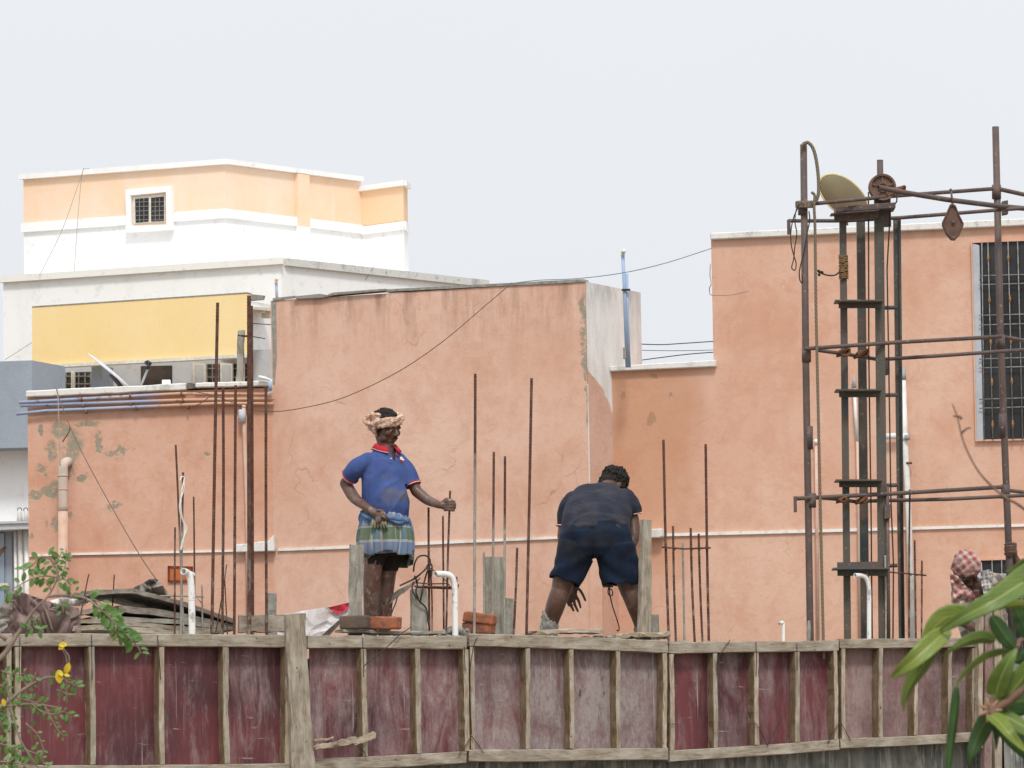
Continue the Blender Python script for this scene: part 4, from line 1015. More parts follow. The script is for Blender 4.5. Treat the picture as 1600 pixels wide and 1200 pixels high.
m_ = MB(); tube(m_, smooth_path([fp(648, 916, -.26), fp(680, 917, -.25), fp(716, 918, -.22)], 4), .0068, 7); tube(m_, [fp(716, 914, -.22), fp(715, 920, -.3), fp(650, 918, -.42)], .006, 7)
tube(m_, smooth_path([fp(668, 885, -.27), fp(690, 900, -.25), fp(706, 920, -.23)], 4), .004, 6); tube(m_, smooth_path([fp(650, 910, -.26), fp(665, 912, -.26), fp(690, 912, -.28), fp(700, 911, -.28)], 4), .005, 6)
tagit(m_.build('stirrup', M_ROD, smooth=True), 'rusty tie beside the bent white pipe, tangled with black cable', 'stirrup', GST)
m_ = MB(); tube(m_, [fp(250, 931, -.5), fp(280, 931.5, -.5), fp(318, 932.5, -.5)], .005, 7); tube(m_, [fp(262, 930, -.6), fp(318, 932, -.6)], .005, 7); tube(m_, [fp(308, 934, -.55), fp(315, 942, -.55)], .004, 6)
tagit(m_.build('stirrup', M_RODG2, smooth=True), 'grey tie across the thin rods above the board stack', 'stirrup', GST)
# white wire wound round a rod
m_ = MB(); W1 = [fp(281, 751, -.47), fp(284, 745, -.47), fp(288, 747, -.47), fp(284.5, 765, -.46), (fp(282.5, 790, -.46)), fp(285, 810, -.46), fp(289, 825, -.46), fp(286.5, 845, -.46), fp(283, 860, -.47)]
tube(m_, smooth_path(W1, 6), .0045, 7); tube(m_, smooth_path([p + Vector((.012 * math.sin(i * 2), 0, 0)) for i, p in enumerate(W1[2:])], 6), .004, 7)
tagit(m_.build('white_wire', M_PIPEW, smooth=True), 'white wire hanging wound round a thin grey rod', 'wire')
# black cable tangle beside the blue shirted man
m_ = MB()
for pts in ([(646, 893), (648, 880), (654, 870), (664, 868), (671, 873), (672, 882), (668, 892), (664, 905), (660, 922), (657, 938)],
            [(646, 910), (644, 920), (648, 930), (656, 940), (666, 951), (669, 970), (672, 988)],
            [(625, 915), (640, 908), (650, 903), (660, 894), (669, 886)], [(648, 900), (652, 912), (650, 925), (654, 935)],
            [(645, 905), (655, 898), (664, 890), (670, 881), (675, 884), (674, 900)]):
    tube(m_, smooth_path([fp(x, y, -.24 + .02 * math.sin(x)) for x, y in pts], 6), .0058, 7)
tube(m_, smooth_path([fp(621, 932, -.2), fp(618, 943, -.2), (fp(613, 955, -.2)), fp(609, 968, -.2)], 6), .0045, 6)
tagit(m_.build('cable_tangle', M_WIRE, smooth=True), 'loops of black cable tangled round the short dark board and rods', 'cable')
m_ = MB(); beam(m_, fp(606, 940, -.42), fp(656, 903, -.30), Vector((0, 0, 1)), .055, FW.n, .012, n=10, jit=.004, w1=.014, seed=5)
tagit(m_.build('tied_cloth', M_TARPG), 'grey cloth strip stretched from behind the man\'s legs to the cable tangle', 'cloth')
# tie wires hanging on the shuttering
m_ = MB()
ties = [[(143, 991), (143.5, 1030), (144, 1063)], [(246, 992), (249, 1030), (251, 1062)], [(31, 995), (30.5, 1040), (30, 1066)],
        [(566.5, 996), (568, 1030), (568.5, 1058)], [(726, 1010), (726, 1030), (727, 1048)], [(737, 1150), (750, 1168), (756, 1177)], [(737, 1150), (727, 1166), (716, 1180)],
        [(1121, 1055), (1120, 1035), (1130, 1015), (1141, 1000)], [(1181, 1003), (1182, 1030), (1181.5, 1057)], [(1245, 1005), (1245.5, 1030), (1245.5, 1048)],
        [(1172, 1131), (1182, 1132), (1192, 1150), (1199, 1165)], [(1199, 1165), (1212, 1140), (1222, 1120)], [(1313, 1128), (1320, 1140), (1329, 1157)], [(1313, 1128), (1300, 1147), (1293, 1162)],
        [(562, 1168), (569, 1175), (572, 1182)], [(1050, 1131), (1056, 1132)], [(1540, 1000), (1547, 1020), (1543, 1030)]]
for t_ in ties: tube(m_, smooth_path([fp(x, y, .012 if (x < 1700) else 0) for x, y in t_], 5), .0028, 5)
tagit(m_.build('tie_wires', M_WIRE, smooth=True), 'dark tie wires hanging on the fronts of the shuttering panels', 'wire', kind='stuff')
wire('loose_wire', 'thin wire curving down from the slab edge over the red panel by the bent pipe', 'wire', [fp(642, 980, -.05), fp(625, 992, .02), fp(600, 1015, .03), fp(575, 1035, .03), fp(568, 1042, .02)], .003, M_WIRE)
wire('loose_wire', 'thin wire hanging down the joint between the palest panel and its left neighbour', 'wire', [fp(750, 990, -.02), fp(740, 1010, .02), fp(734, 1060, .02), fp(737, 1148, .02)], .003, M_WIRE)

# ---------------------------------------------------------------- bent white pipes
def bent_pipe(label, pix, r_px, off, sealed=False):
    r_px *= 1.08
    P = smooth_path([fp(x, y, o_) for x, y, o_ in pix], 7); r = r_px * P[0].y / F / 2
    t = thing('bent_pipe', label, 'pipe', P[0], 'white plastic pipes standing out of the slab')
    m_ = MB(); pipe_open(m_, P, r); m_.build('pipe', M_PVC, t, smooth=True)
    i = int(len(P) * .45); m_ = MB(); d = (P[2] - P[0]).normalized()
    q = P[0].lerp(P[7], .0) ; z0 = [p for p in P if p.z > P[0].z + (max(a.z for a in P) - P[0].z) * .62][0]
    tube(m_, [z0 - d * .002, z0 + d * .002], r * 1.07, 18); m_.build('joint', M_PIPEW, t, smooth=True)
    return t
M_PVC = NT('white_pvc_speckled', .45, .4)
_c = M_PVC.mix(M_PVC.rng(M_PVC.noise(26, 5, M_PVC.vec(scale=(1, 1, .5)), .7), .56, .64, 0, .85), (.80, .79, .76), (.34, .31, .27))
M_PVC.col(_c); M_PVC = M_PVC.mat
bent_pipe('white pipe bent over at the top, standing before the board stack and orange plate', [(300.5, 1012, -.13), (299.8, 960, -.13), (299.2, 925, -.13), (298.5, 912, -.13), (296.5, 901, -.13), (292, 895, -.125), (286.5, 892.5, -.10)], 10, 0)
bent_pipe('white pipe bent over at the top, standing right of the blue shirted man\'s legs', [(711.5, 1012, -.13), (711.2, 960, -.13), (710.5, 920, -.13), (708.5, 907, -.13), (703, 899.5, -.13), (694, 897, -.13), (680, 897, -.11)], 9, 0)
bent_pipe('thin white pipe bent over at the top, standing between the hoist columns', [(1358, 1020, -.13), (1358, 960, -.13), (1357.8, 922, -.13), (1356, 909, -.13), (1352, 902, -.13), (1346, 899.5, -.13), (1336, 899, -.11)], 6.6, 0)
t = thing('pipe_stub', 'tiny bent pipe stub on the slab edge between the tied rods and the scaffold', 'pipe', fp(1222, 1000, -.1), 'pipe stubs on the slab edge')
m_ = MB(); tube(m_, smooth_path([fp(1224, 1010, -.1), fp(1224, 980, -.1), fp(1223, 973, -.1), fp(1218, 973.5, -.08)], 4), .012, 10); m_.build('pipe', M_PVC, t, smooth=True)
t = thing('pipe_stub', 'blunt rounded pipe stub at the foot of the left scaffold pole', 'pipe', fp(1264, 1000, -.06), 'pipe stubs on the slab edge')
m_ = MB(); tube(m_, smooth_path([fp(1263, 1010, -.06), fp(1263.5, 990, -.06), fp(1264, 974, -.06), fp(1264, 970, -.06)], 4), [.013, .014, .014, .010], 12); m_.build('pipe', M_CEM, t, smooth=True)

# ================================================================ scaffold and hoist
M_STEEL = NT('painted_rusty_steel', .6, .4)
_c = M_STEEL.mix(M_STEEL.rng(M_STEEL.noise(7, 5), .42, .62), (.088, .064, .060), (.125, .082, .066))
_c = M_STEEL.mix(M_STEEL.rng(M_STEEL.noise(40, 4), .62, .72, 0, .8), _c, (.30, .25, .21)); M_STEEL.col(_c); M_STEEL.bump(M_STEEL.noise(50, 3), .3, .002); M_STEEL = M_STEEL.mat
M_MAST = NT('old_green_steel', .6, .4)
_c = M_MAST.mix(M_MAST.rng(M_MAST.noise(6, 5, M_MAST.vec(scale=(1, 1, .5))), .42, .6), (.084, .078, .063), (.108, .080, .064))
_c = M_MAST.mix(M_MAST.rng(M_MAST.noise(3, 3, M_MAST.vec(loc=(4, 4, 1))), .55, .62, 0, .6), _c, (.05, .085, .10))
_c = M_MAST.mix(M_MAST.rng(M_MAST.noise(35, 4), .60, .7, 0, .7), _c, (.22, .19, .16)); M_MAST.col(_c); M_MAST.bump(M_MAST.noise(50, 3), .3, .002); M_MAST = M_MAST.mat
M_RUST = simple('orange_rust', (.22, .10, .05), (.12, .06, .04), 25, .9, .2, 6, bump=.6)
M_ROPE = NT('brown_rope', .95, .1); _w = M_ROPE.t.nodes.new('ShaderNodeTexWave'); _w.inputs['Scale'].default_value = 22; _w.bands_direction = 'DIAGONAL'; M_ROPE.link(M_ROPE.vec('uv', (.08, 1, 1)), _w.inputs['Vector'])
M_ROPE.col(M_ROPE.mix(_w.outputs['Fac'], (.12, .095, .07), (.27, .22, .16))); M_ROPE.bump(_w.outputs['Fac'], .8, .004); M_ROPE = M_ROPE.mat
sc = thing('scaffold_frame', 'rusty tube scaffold of two tall poles and cross tubes around the hoist', 'scaffold', fp(1400, 1000, -.2))
def stube(name, pix, px_w, mat=M_STEEL, parent=sc, seg=14, sm=False, hollow=False):
    P = [U(x, y, Y) for x, y, Y in pix]; r = px_w * P[0].y / F / 2
    m_ = MB(); Q = smooth_path(P, 5) if sm else P
    if hollow: pipe_open(m_, Q, r, .004, seg)
    else: tube(m_, Q, r, seg)
    return m_.build(name, mat, parent, smooth=True)
y1 = d_at(1262, .17); y2 = d_at(1575, .22)
def botz(x, y, Y): 
    return (x, y, Y)
S1 = stube('pole', [(1255.5, 226, y1), (1259, 560, y1), (1266, 990, y1), (1266.7, 1030, y1)], 11)
S2 = stube('pole', [(1555.5, 198, y2), (1563, 520, y2), (1577, 880, y2), (1583, 1040, y2)], 11)
def collar(x, y, Y, w, h, parent=sc, mat=M_STEEL): return stube('coupler', [(x - .1, y - h / 2, Y), (x + .1, y + h / 2, Y)], w, mat, parent)
collar(1264, 684, y1, 12.6, 36); collar(1567, 665, y2, 12.8, 38)
for (x, y, Y) in ((1254, 325, y1), (1260, 555, y1), (1268, 782, y1), (1557, 300, y2), (1563, 534, y2), (1571, 768, y2)): collar(x, y, Y, 14.5, 22)
yf = y1 - .06; ym = y1 + .35
stube('ledger', [(1254, 320, y1 - .07), (1400, 306, (y1 + y2) / 2 - .07), (1551, 295, y2 - .07)], 6.4)
stube('ledger', [(1372, 293, y1 - .25), (1420, 302, y1 - .1), (1480, 312, y1 + .2), (1560, 322, y1 + .6), (1680, 333, y1 + 1.2)][::-1], 8, hollow=True)
stube('ledger', [(1232, 345, y1 + .45), (1320, 345, y1 + .5), (1410, 340, y1 + .55), (1560, 328, y1 + .65), (1680, 320, y1 + .7)], 6)
stube('ledger', [(1564, 296, y2 - .02), (1600, 304, y2 + .5), (1680, 320, y2 + 1.4)], 7)
m_ = MB(); boxc(m_, U(1232.5, 355, y1 + .45), Vector((.012, 0, 0)), Vector((0, .015, 0)), Vector((0, 0, .052))); m_.build('end_bracket', M_STEEL, sc)
stube('ledger', [(1258, 545, y1 - .07), (1400, 535, (y1 + y2) / 2 - .07), (1564, 526, y2 - .07)], 6.4)
stube('ledger', [(1276, 547, y1 + .05), (1320, 553, y1 + .2), (1368, 561, y1 + .5)], 6)
stube('ledger', [(1372, 562, y1 + .5), (1480, 555, y1 + .55), (1680, 541, y1 + .65)], 6)
stube('ledger', [(1566, 526, y2), (1600, 532, y2 + .5), (1680, 544, y2 + 1.4)], 6)
stube('ledger', [(1244, 779, y1 - .08), (1400, 771, (y1 + y2) / 2 - .08), (1566, 761, y2 - .08)], 6.8)
stube('ledger', [(1272, 777, y1 + .05), (1310, 780, y1 + .15), (1345, 785, y1 + .3)], 6)
stube('ledger', [(1345, 783, y1 + .5), (1480, 780, y1 + .55), (1680, 770, y1 + .65)], 6)
stube('ledger', [(1574, 766, y2), (1600, 769, y2 + .3), (1680, 776, y2 + 1.2)], 6)
m_ = MB(); boxc(m_, U(1242.5, 788, y1 - .08), Vector((.011, 0, 0)), Vector((0, .015, 0)), Vector((0, 0, .055))); m_.build('end_bracket', M_STEEL, sc)
for (x, y, Y, s_) in ((1403, 298, y1 - .02, .045), (1318, 551, y1 + .16, .04), (1346, 553, y1 + .3, .045), (1346, 782, y1 + .22, .035), (1315, 781, y1 + .1, .03)):
    m_ = MB(); rnd = random.Random(int(x)); c0 = U(x, y, Y)
    for k in range(6):
        a = rnd.uniform(0, 3); pts = [c0 + Vector((math.cos(a + q * .9) * s_ * 1.1, math.sin(q * .9) * s_, math.sin(a * 2 + q * 1.1) * s_ * .6)) for q in range(8)]
        tube(m_, smooth_path(pts, 4), .007, 6)
    ell(m_, c0, (s_ * .9, s_ * .7, s_ * .6), seg=10); m_.build('lashing', M_RUST, sc, smooth=True)
m_ = MB(); rnd = random.Random(2)
for (x, y, Y) in ((1570, 325, y2), (1385, 575, y1 + .5), (1386, 800, y1 + .3)): boxc(m_, U(x, y, Y), Vector((.022, 0, .004)), Vector((0, .03, 0)), Vector((0, 0, .05)))
m_.build('clamp', M_STEEL, sc, bevel=.004)

# hoist mast
ho = thing('builders_hoist', 'green-brown steel hoist mast of four columns with cross plates and a pulley wheel on top', 'hoist', fp(1360, 1000, -.45))
hA = d_at(1376, .20); hB = hA + .30
def col_(pix, wpx, Y, dep=.05):
    for i in range(len(pix) - 1): pass
    P = [U(x, y, Y) for x, y in pix]; k = Y / F; m_ = MB(); w_ = wpx * k / 2
    # an L section: two flanges
    a, b = P[-1], P[0]; ax = Vector((1, 0, 0)); ay = Vector((0, 1, 0))
    c = (a + b) / 2; h = (b - a) / 2
    boxc(m_, c, ax * w_, ay * .004, h); boxc(m_, c + ax * (-w_ + .004) + ay * (dep / 2 + .0045), ax * .004, ay * dep / 2, h)
    return m_.build('mast_column', M_MAST, ho)
col_([(1317, 335), (1325, 1030)], 10.5, hA); col_([(1345, 335), (1352.5, 1030)], 13, hB); col_([(1373.5, 325), (1381, 1030)], 14.5, hA); col_([(1400.5, 340), (1410, 1030)], 9, hB)
stube('mast_column', [(1405.5, 340, hB - .03), (1411.5, 1030, hB - .03)], 4.4, simple('dark_rail_steel', (.02, .028, .025), (.05, .055, .05), 10, .5), ho, 8)
stube('mast_column', [(1386, 760, hA - .01), (1388.5, 1030, hA - .01)], 6.5, M_STEEL, ho, 8)
def plate(x0, x1, y, Y, h, fl=1.0):
    k = Y / F; c = (U(x0, y, Y) + U(x1, y, Y)) / 2; w_ = (x1 - x0) * k / 2; m_ = MB(); X = (U(x1, y, Y) - U(x0, y, Y)).normalized()
    boxc(m_, c + Vector((0, -.05, 0)), X * w_, Vector((0, .10, 0)), Vector((0, 0, .005)))
    boxc(m_, c + Vector((0, -.02, -h * k / 2 - .0055)) + X * w_ * .08, X * w_ * .9, Vector((0, .004, 0)), Vector((0, 0, h * k / 2)))
    # sloping gusset underneath
    return m_.build('cross_plate', M_MAST, ho)
for (x0, x1, y) in ((1303, 1378, 473), (1304, 1376, 612), (1304, 1377, 752.5)): plate(x0, x1, y, hA - .02, 8)
plate(1300, 1388, 890, hA - .03, 9)
for y in (481, 617.5, 758.5, 884): stube('cross_bar', [(1380, y, hB - .05), (1402, y - .5, hB - .05)], 7, M_MAST, ho, 6)
m_ = MB(); k = hA / F
boxc(m_, (U(1342, 883, hA)), Vector((34 * k, 0, 0)), Vector((0, .006, 0)), Vector((0, 0, 5 * k))); m_.build('cross_plate', M_MAST, ho)
m_ = MB(); boxc(m_, U(1351, 327, hA - .02), Vector((47 * k, 0, .012)), Vector((0, .11, 0)), Vector((0, 0, 4.5 * k))); boxc(m_, U(1338, 338, hA - .06), Vector((35 * k, 0, .01)), Vector((0, .01, 0)), Vector((0, 0, 5.5 * k)))
boxc(m_, U(1335, 333, hA - .09), Vector((38 * k, 0, .01)), Vector((0, .07, 0)), Vector((0, 0, .004)))
m_.build('head_frame', M_STEEL, ho, bevel=.003)
m_ = MB(); boxc(m_, U(1379, 331, hA + .02), Vector((13 * k, 0, 0)), Vector((0, .02, 0)), Vector((0, 0, 24 * k))); m_.build('wheel_bracket', M_STEEL, ho, bevel=.004)
# pulley wheel, axis pointing at the viewer a little to the right
c0 = U(1378.5, 293, hA - .02); ax = Vector((.12, -1, 0)).normalized(); x_, y_ = frame(ax); rw = 21.5 * k
m_ = MB(); prof = [(.0, .012), (.25, .012), (.28, .022), (.35, .022), (.38, .007), (.80, .007), (.84, .026), (.98, .030), (1.0, .026), (.93, .008), (.9, .0)]
seg = 36; vs = []; fs = []
full = prof + [(r_, -z_) for r_, z_ in prof[::-1]]
for (r_, z_) in full:
    for s_ in range(seg): a = 2 * math.pi * s_ / seg; vs.append(c0 + ax * z_ + (x_ * math.cos(a) + y_ * math.sin(a)) * rw * max(r_, .002))
for i in range(len(full) - 1):
    for s_ in range(seg): s2 = (s_ + 1) % seg; fs.append([i * seg + s_, i * seg + s2, (i + 1) * seg + s2, (i + 1) * seg + s_])
m_.add(vs, fs)
for s_ in range(5): a = s_ * 2 * math.pi / 5 + .3; d_ = x_ * math.cos(a) + y_ * math.sin(a); boxc(m_, c0 + ax * .010 + d_ * rw * .58, d_ * rw * .25, d_.cross(ax) * .006, ax * .006)
m_.build('pulley_wheel', simple('brown_iron', (.12, .075, .06), (.2, .12, .085), 14, .8, .3, 5), ho, smooth=False)
stube('wheel_post', [(1375, 250, hA + .06), (1376, 330, hA + .06)], 10, M_STEEL, ho)
for pix in ([(1357, 300, hA - .04), (1357, 340, hA), (1357.5, 560, hA), (1361, 800, hA), (1363, 1030, hA)], [(1402, 298, hA), (1401, 315, hA), (1391, 330, hA), (1386, 420, hA), (1388.5, 560, hA), (1392, 780, hA), (1396, 880, hA), (1395, 1030, hA)]):
    stube('hoist_cable', pix, 2.4, M_WIRE, ho, 7, sm=False)
# lashing with yellow wire on the left column and the wire with a knob
m_ = MB(); rnd = random.Random(8); c0 = U(1317.5, 400, hA)
for i in range(20):
    a0 = c0 + Vector((0, 0, -i * 1.9 * k - .0)); r_ = .031
    tube(m_, [a0 + Vector((math.cos(q) * r_ * 1.02, math.sin(q) * r_, rnd.uniform(-.008, .008))) for q in np.linspace(0, 2 * math.pi, 12)], .0035, 5)
m_.build('wire_lashing', simple('yellowed_wire', (.32, .19, .07), (.18, .10, .04), 30, .6), ho, smooth=True)
wire('knobbed_wire', 'short black wire with a knob sticking out from the lashing on the hoist column', 'wire', [U(1312, 425, hA - .03), U(1304, 430, hA - .05), U(1293, 430, hA - .06), U(1283, 427, hA - .06)], .006, M_WIRE)
o = [q for q in COL.objects if q.name.startswith('knobbed_wire')][0]
m_ = MB(); c1 = U(1282, 427, hA - .06); rnd = random.Random(4)
for i in range(7): ell(m_, c1 + Vector((rnd.uniform(-.016, .016), rnd.uniform(-.01, .01), rnd.uniform(-.02, .02))), rnd.uniform(.007, .012), seg=8)
m_.build('knob', M_WIRE, o, smooth=True)
# rope
t = thing('rope', 'brown rope looped over the left scaffold pole and hanging straight down beside it', 'rope', U(1286, 1000, y1 - .05))
m_ = MB(); tube(m_, smooth_path([U(x, y, y1 - .05) for x, y in ((1253, 228), (1257, 224), (1263, 223), (1270, 231), (1275, 248), (1278.5, 275), (1279, 300), (1276, 312), (1270, 318), (1262, 316), (1256, 312))], 7), .0125, 10)
m_.build('rope_loop', M_ROPE, t, smooth=True)
m_ = MB(); tube(m_, smooth_path([U(x, y, y1 - .07) for x, y in ((1268, 300), (1273, 306), (1272, 322), (1273.5, 360), (1275, 480), (1278, 620), (1281.5, 780), (1286.5, 1000), (1287, 1030))], 7), .0105, 10); m_.build('rope_fall', M_ROPE, t, smooth=True)
m_ = MB(); rnd = random.Random(9)
for i in range(4): tube(m_, [U(1258, 316 + i * 2.2, y1) + Vector((math.cos(q) * .06, math.sin(q) * .07, .01 * math.sin(q))) for q in np.linspace(0, 6.28, 14)], .011, 8)
m_.build('rope_knot', M_ROPE, t, smooth=True)
for lab, pts in (('long black cord loop hanging left of the left scaffold pole, the larger loop', [(1252, 318), (1245, 325), (1242, 345), (1245, 365), (1242, 385), (1240, 405), (1237, 418), (1242, 422), (1244, 412), (1240, 398), (1236, 380), (1236, 360), (1240, 340), (1248, 322)]),
                 ('short black cord loop hanging lower beside the left scaffold pole', [(1264, 330), (1265, 345), (1260, 370), (1256, 395), (1252, 410), (1249, 425), (1250, 438), (1254, 442), (1253, 430)])):
    wire('cord', lab, 'cord', [U(x, y, y1 - .09) for x, y in pts], .0045, M_WIRE, 6)
# diamond weight
t = thing('diamond_weight', 'brown diamond shaped iron weight hanging from the scaffold tube against the sky', 'weight', U(1489, 376, y1 + .2))
out = [(1488, 318), (1493, 322), (1498, 335), (1505.5, 350), (1505, 354), (1499, 368), (1492, 375.5), (1486, 375), (1478, 366), (1472, 352), (1472, 347), (1479, 332), (1484, 320)]
Yd = y1 + .2; cc = U(1489, 348, Yd)
vs = []; n = len(out)
for dy, s_ in ((-.022, .78), (-.035, .90), (-.03, 1), (.03, 1), (.035, .9), (.022, .78)):
    for x, y in out: p = U(x, y, Yd); vs.append(cc + (p - cc) * s_ + Vector((0, dy, 0)))
fs = [list(range(n))[::-1], [5 * n + q for q in range(n)]]
for l in range(5):
    for q in range(n): q2 = (q + 1) % n; fs.append([l * n + q, l * n + q2, (l + 1) * n + q2, (l + 1) * n + q])
m_ = MB(); m_.add(vs, fs); m_.build('body', simple('dark_brown_iron', (.095, .058, .048), (.16, .09, .065), 12, .75, .3, 6), t)
m_ = MB(); tube(m_, [U(1488.5, 322, Yd), U(1486, 296, Yd)], .0075, 8); ell(m_, U(1485.5, 296.5, Yd), .010, seg=8); m_.build('hanger', M_STEEL, t, smooth=True)
m_ = MB(); ell(m_, cc + Vector((.0, -.036, 0)), (.015, .006, .015), seg=10); m_.build('bolt', M_STEEL, t, smooth=True)
# satellite dishes
def dish(label, c, Y, rx, rz, tilt, yaw, pitch, mat, back=True, grp='satellite dishes', dp=.10):
    t = thing('satellite_dish', label, 'satellite dish', U(c[0], c[1] + rz * 1.1, Y), grp); k = Y / F
    M = Matrix.Rotation(tilt, 3, 'Y') @ Matrix.Rotation(yaw, 3, 'Z') @ Matrix.Rotation(pitch, 3, 'X')
    vs = []; fs = []; seg = 40; c0 = U(c[0], c[1], Y); nr = 8
    for side in (0, 1):
        for i in range(nr + 1):
            r_ = i / nr
            for s_ in range(seg): a = 2 * math.pi * s_ / seg; vs.append(c0 + M @ Vector((math.cos(a) * r_ * rx * k, (-1 if back else 1) * (dp * (1 - r_ * r_)) * rx * k * 2.2 + side * .008, math.sin(a) * r_ * rz * k)))
    for side in (0, 1):
        o_ = side * (nr + 1) * seg
        for i in range(nr):
            for s_ in range(seg): s2 = (s_ + 1) % seg; fs.append([o_ + i * seg + s_, o_ + i * seg + s2, o_ + (i + 1) * seg + s2, o_ + (i + 1) * seg + s_])
    for s_ in range(seg): s2 = (s_ + 1) % seg; fs.append([nr * seg + s_, nr * seg + s2, (2 * nr + 1) * seg + s2, (2 * nr + 1) * seg + s_])
    m_ = MB(); m_.add(vs, fs); m_.build('reflector', mat, t, smooth=True); return t, M, c0, k
t, M, c0, k = dish('yellowed satellite dish seen from behind, between the scaffold pole and the pulley wheel', (1318, 307), 41.5, 46, 26, .68, .25, .1, simple('yellowed_dish', (.20, .175, .105), (.16, .13, .08), 3, .7, .2))
m_ = MB(); tube(m_, [c0 + M @ Vector((46 * k * math.cos(a), 0.004, 26 * k * math.sin(a))) for a in np.linspace(0, 2 * math.pi, 49)], .009, 6, caps=False); m_.build('rim', simple('yellow_rim', (.60, .57, .34), (.5, .46, .26), 8, .5), t, smooth=True)
m_ = MB(); tube(m_, [c0 + Vector((0, .05, -.05)), U(1322, 352, 41.6)], .02, 10); m_.build('stand', M_STEEL, t, smooth=True)
t, M, c0, k = dish('white satellite dish seen edge-on, standing on the low wall under the yellow balcony', (169, 579), 42.5, 42, 42, .70, 0, 1.62, simple('white_dish', (.66, .67, .71), (.56, .58, .63), 3, .5), back=False, dp=.028)
m_ = MB(); tube(m_, [U(220, 603, 42.4), U(231, 576, 42.2)], .010, 8); m_.build('feed_arm', M_GREYW, t, smooth=True)
m_ = MB(); tube(m_, [U(227, 567, 42.2), U(231, 566.5, 42.1), U(236, 570, 42.1)], [.016, .022, .018], 12); tube(m_, [U(233, 569, 42.1), U(230, 577, 42.1)], .015, 10); m_.build('receiver', M_DARK, t, smooth=True)
m_ = MB(); tube(m_, [U(226.5, 565, 42.18), U(228, 571, 42.18)], .013, 10); m_.build('receiver_cap', M_PIPEW, t, smooth=True)
m_ = MB(); tube(m_, [c0 + Vector((.02, 0, -.03)), U(196, 612, 42.5)], .018, 8); m_.build('stand', M_STEEL, t, smooth=True)
m_ = MB(); boxc(m_, U(260, 598, 42.2), Vector((.035, 0, 0)), Vector((0, .03, 0)), Vector((0, 0, .022))); tagit(m_.build('white_box', M_WHITE, bevel=.004), 'tiny white box on the coping right of the dish feed', 'box')
post('roof_stick', 'grey wooden stick with wire wound round it, before the right end of the yellow balcony', 'stick', [(372, 516), (382, 517), (378, 600), (368, 600)], .04, M_WOODG, 0, wp=WP((300, 42.3), (460, 42.2)))
m_ = MB()
for k_ in range(3): tube(m_, smooth_path([U(372, 523 + k_, 42.2), U(380, 526 - k_, 42.15), U(395, 526, 42.2), U(414, 529, 42.3)], 5), .004, 6)
tube(m_, smooth_path([U(386, 505, 42.2), U(405, 506, 42.4), U(432, 508, 43)], 5), .004, 6)
tagit(m_.build('stick_wire', M_WIRE, smooth=True), 'thin dark wires running from the wooden stick to the tall peach wall', 'wire')
# ---------------------------------------------------------------- long cables
wire('overhead_cable', 'long brown cable sagging diagonally across the tall peach wall', 'cable', [U(800, 442, 40.8), U(760, 476, 40.7), U(690, 535, 40.7), U(620, 582, 40.8), U(540, 620, 41.0), U(480, 636, 41.2), U(430, 643, 41.4), U(385, 640, 41.6)], .0034, M_TIE)
wire('overhead_cable', 'cable looping over the pipes on the low peach wall', 'cable', [U(282, 612, 41.8), U(310, 613, 41.75), U(345, 622, 41.7), U(385, 638, 41.6)], .004, M_TIE)
wire('overhead_cable', 'short dark cable hooked from the lowest pipe up to the middle pipe', 'cable', [U(296, 635, 41.85), U(306, 634, 41.8), U(318, 627, 41.8), U(330, 619, 41.85), U(345, 617, 41.85)], .004, M_TIE)
wire('overhead_cable', 'taut brown wire from the left end of the low wall down to the grey sack', 'wire', [U(88, 608, 41.8), U(96, 632, 41.6), U(110, 668, 41), U(135, 720, 39.5), U(180, 802, 37.5), U(220, 870, 35.8), U(246, 908, 34.9)], .0042, M_TIE)
wire('overhead_cable', 'thin pale cable hanging straight down to the elbow of the drain pipe', 'wire', [U(90, 608, 41.9), U(92, 660, 41.9), U(94, 728, 41.9)], .004, simple('pale_wire', (.5, .42, .34), (.4, .33, .26), 10))
wire('overhead_cable', 'thin wire tied from the diagonal wire back to the peeled patch', 'wire', [U(110, 668, 41), U(107, 676, 41.6), U(98, 690, 42.1)], .005, M_TIE)
wire('sky_wire', 'wire from the tall peach wall to the high right wall crossing the blue pipes', 'wire', [U(798, 443, 41.0), U(840, 438, 40.9), U(905, 435, 40.6), U(975, 426, 40.4), U(1040, 411, 40.3), U(1112, 388, 40.5)], .0035, simple('blue_grey_wire', (.16, .19, .25), (.22, .25, .3), 10))
for lab, pts in (('topmost of the three power lines in the gap beside the high right wall', [(985, 537), (1030, 538.5), (1060, 537), (1150, 531)]), ('middle and thinnest of the three power lines in the gap', [(985, 547), (1060, 548), (1150, 546)]), ('lowest of the three power lines in the gap, just above the coping', [(985, 565), (1030, 559), (1080, 553), (1150, 548)])):
    wire('power_line', lab, 'power line', [U(x, y, 62) for x, y in pts], .004 if 'middle' in lab else .0065, M_WIRE)
wire('wall_cord', 'thin cord loop hanging down the left edge of the high right wall', 'cord', [U(1110, 412, 40.5), U(1109.3, 430, 40.5), U(1110.5, 437, 40.5), U(1111, 445, 40.45), U(1108.6, 450, 40.5), U(1109, 458, 40.5), U(1113, 461, 40.4), U(1140, 461, 40.4), U(1170, 455, 40.4)], .0035, simple('faded_cord', (.42, .28, .2), (.3, .2, .15), 10))
M_FADE = simple('faded_wire', (.34, .30, .26), (.26, .22, .19), 20)
wire('roof_wire', 'left of two thin wires hanging down the apricot roof room', 'wire', [U(140, 263, 59.4), U(131, 264, 59.3), U(128, 272, 59.3), U(100, 352, 59.2), U(80, 395, 59), U(62, 430, 58)], .0032, M_FADE)
wire('roof_wire', 'right of two thin wires hanging down the apricot roof room', 'wire', [U(129, 268, 59.3), U(126, 290, 59.3), U(121, 350, 59.1), U(116, 425, 58)], .0032, M_FADE)
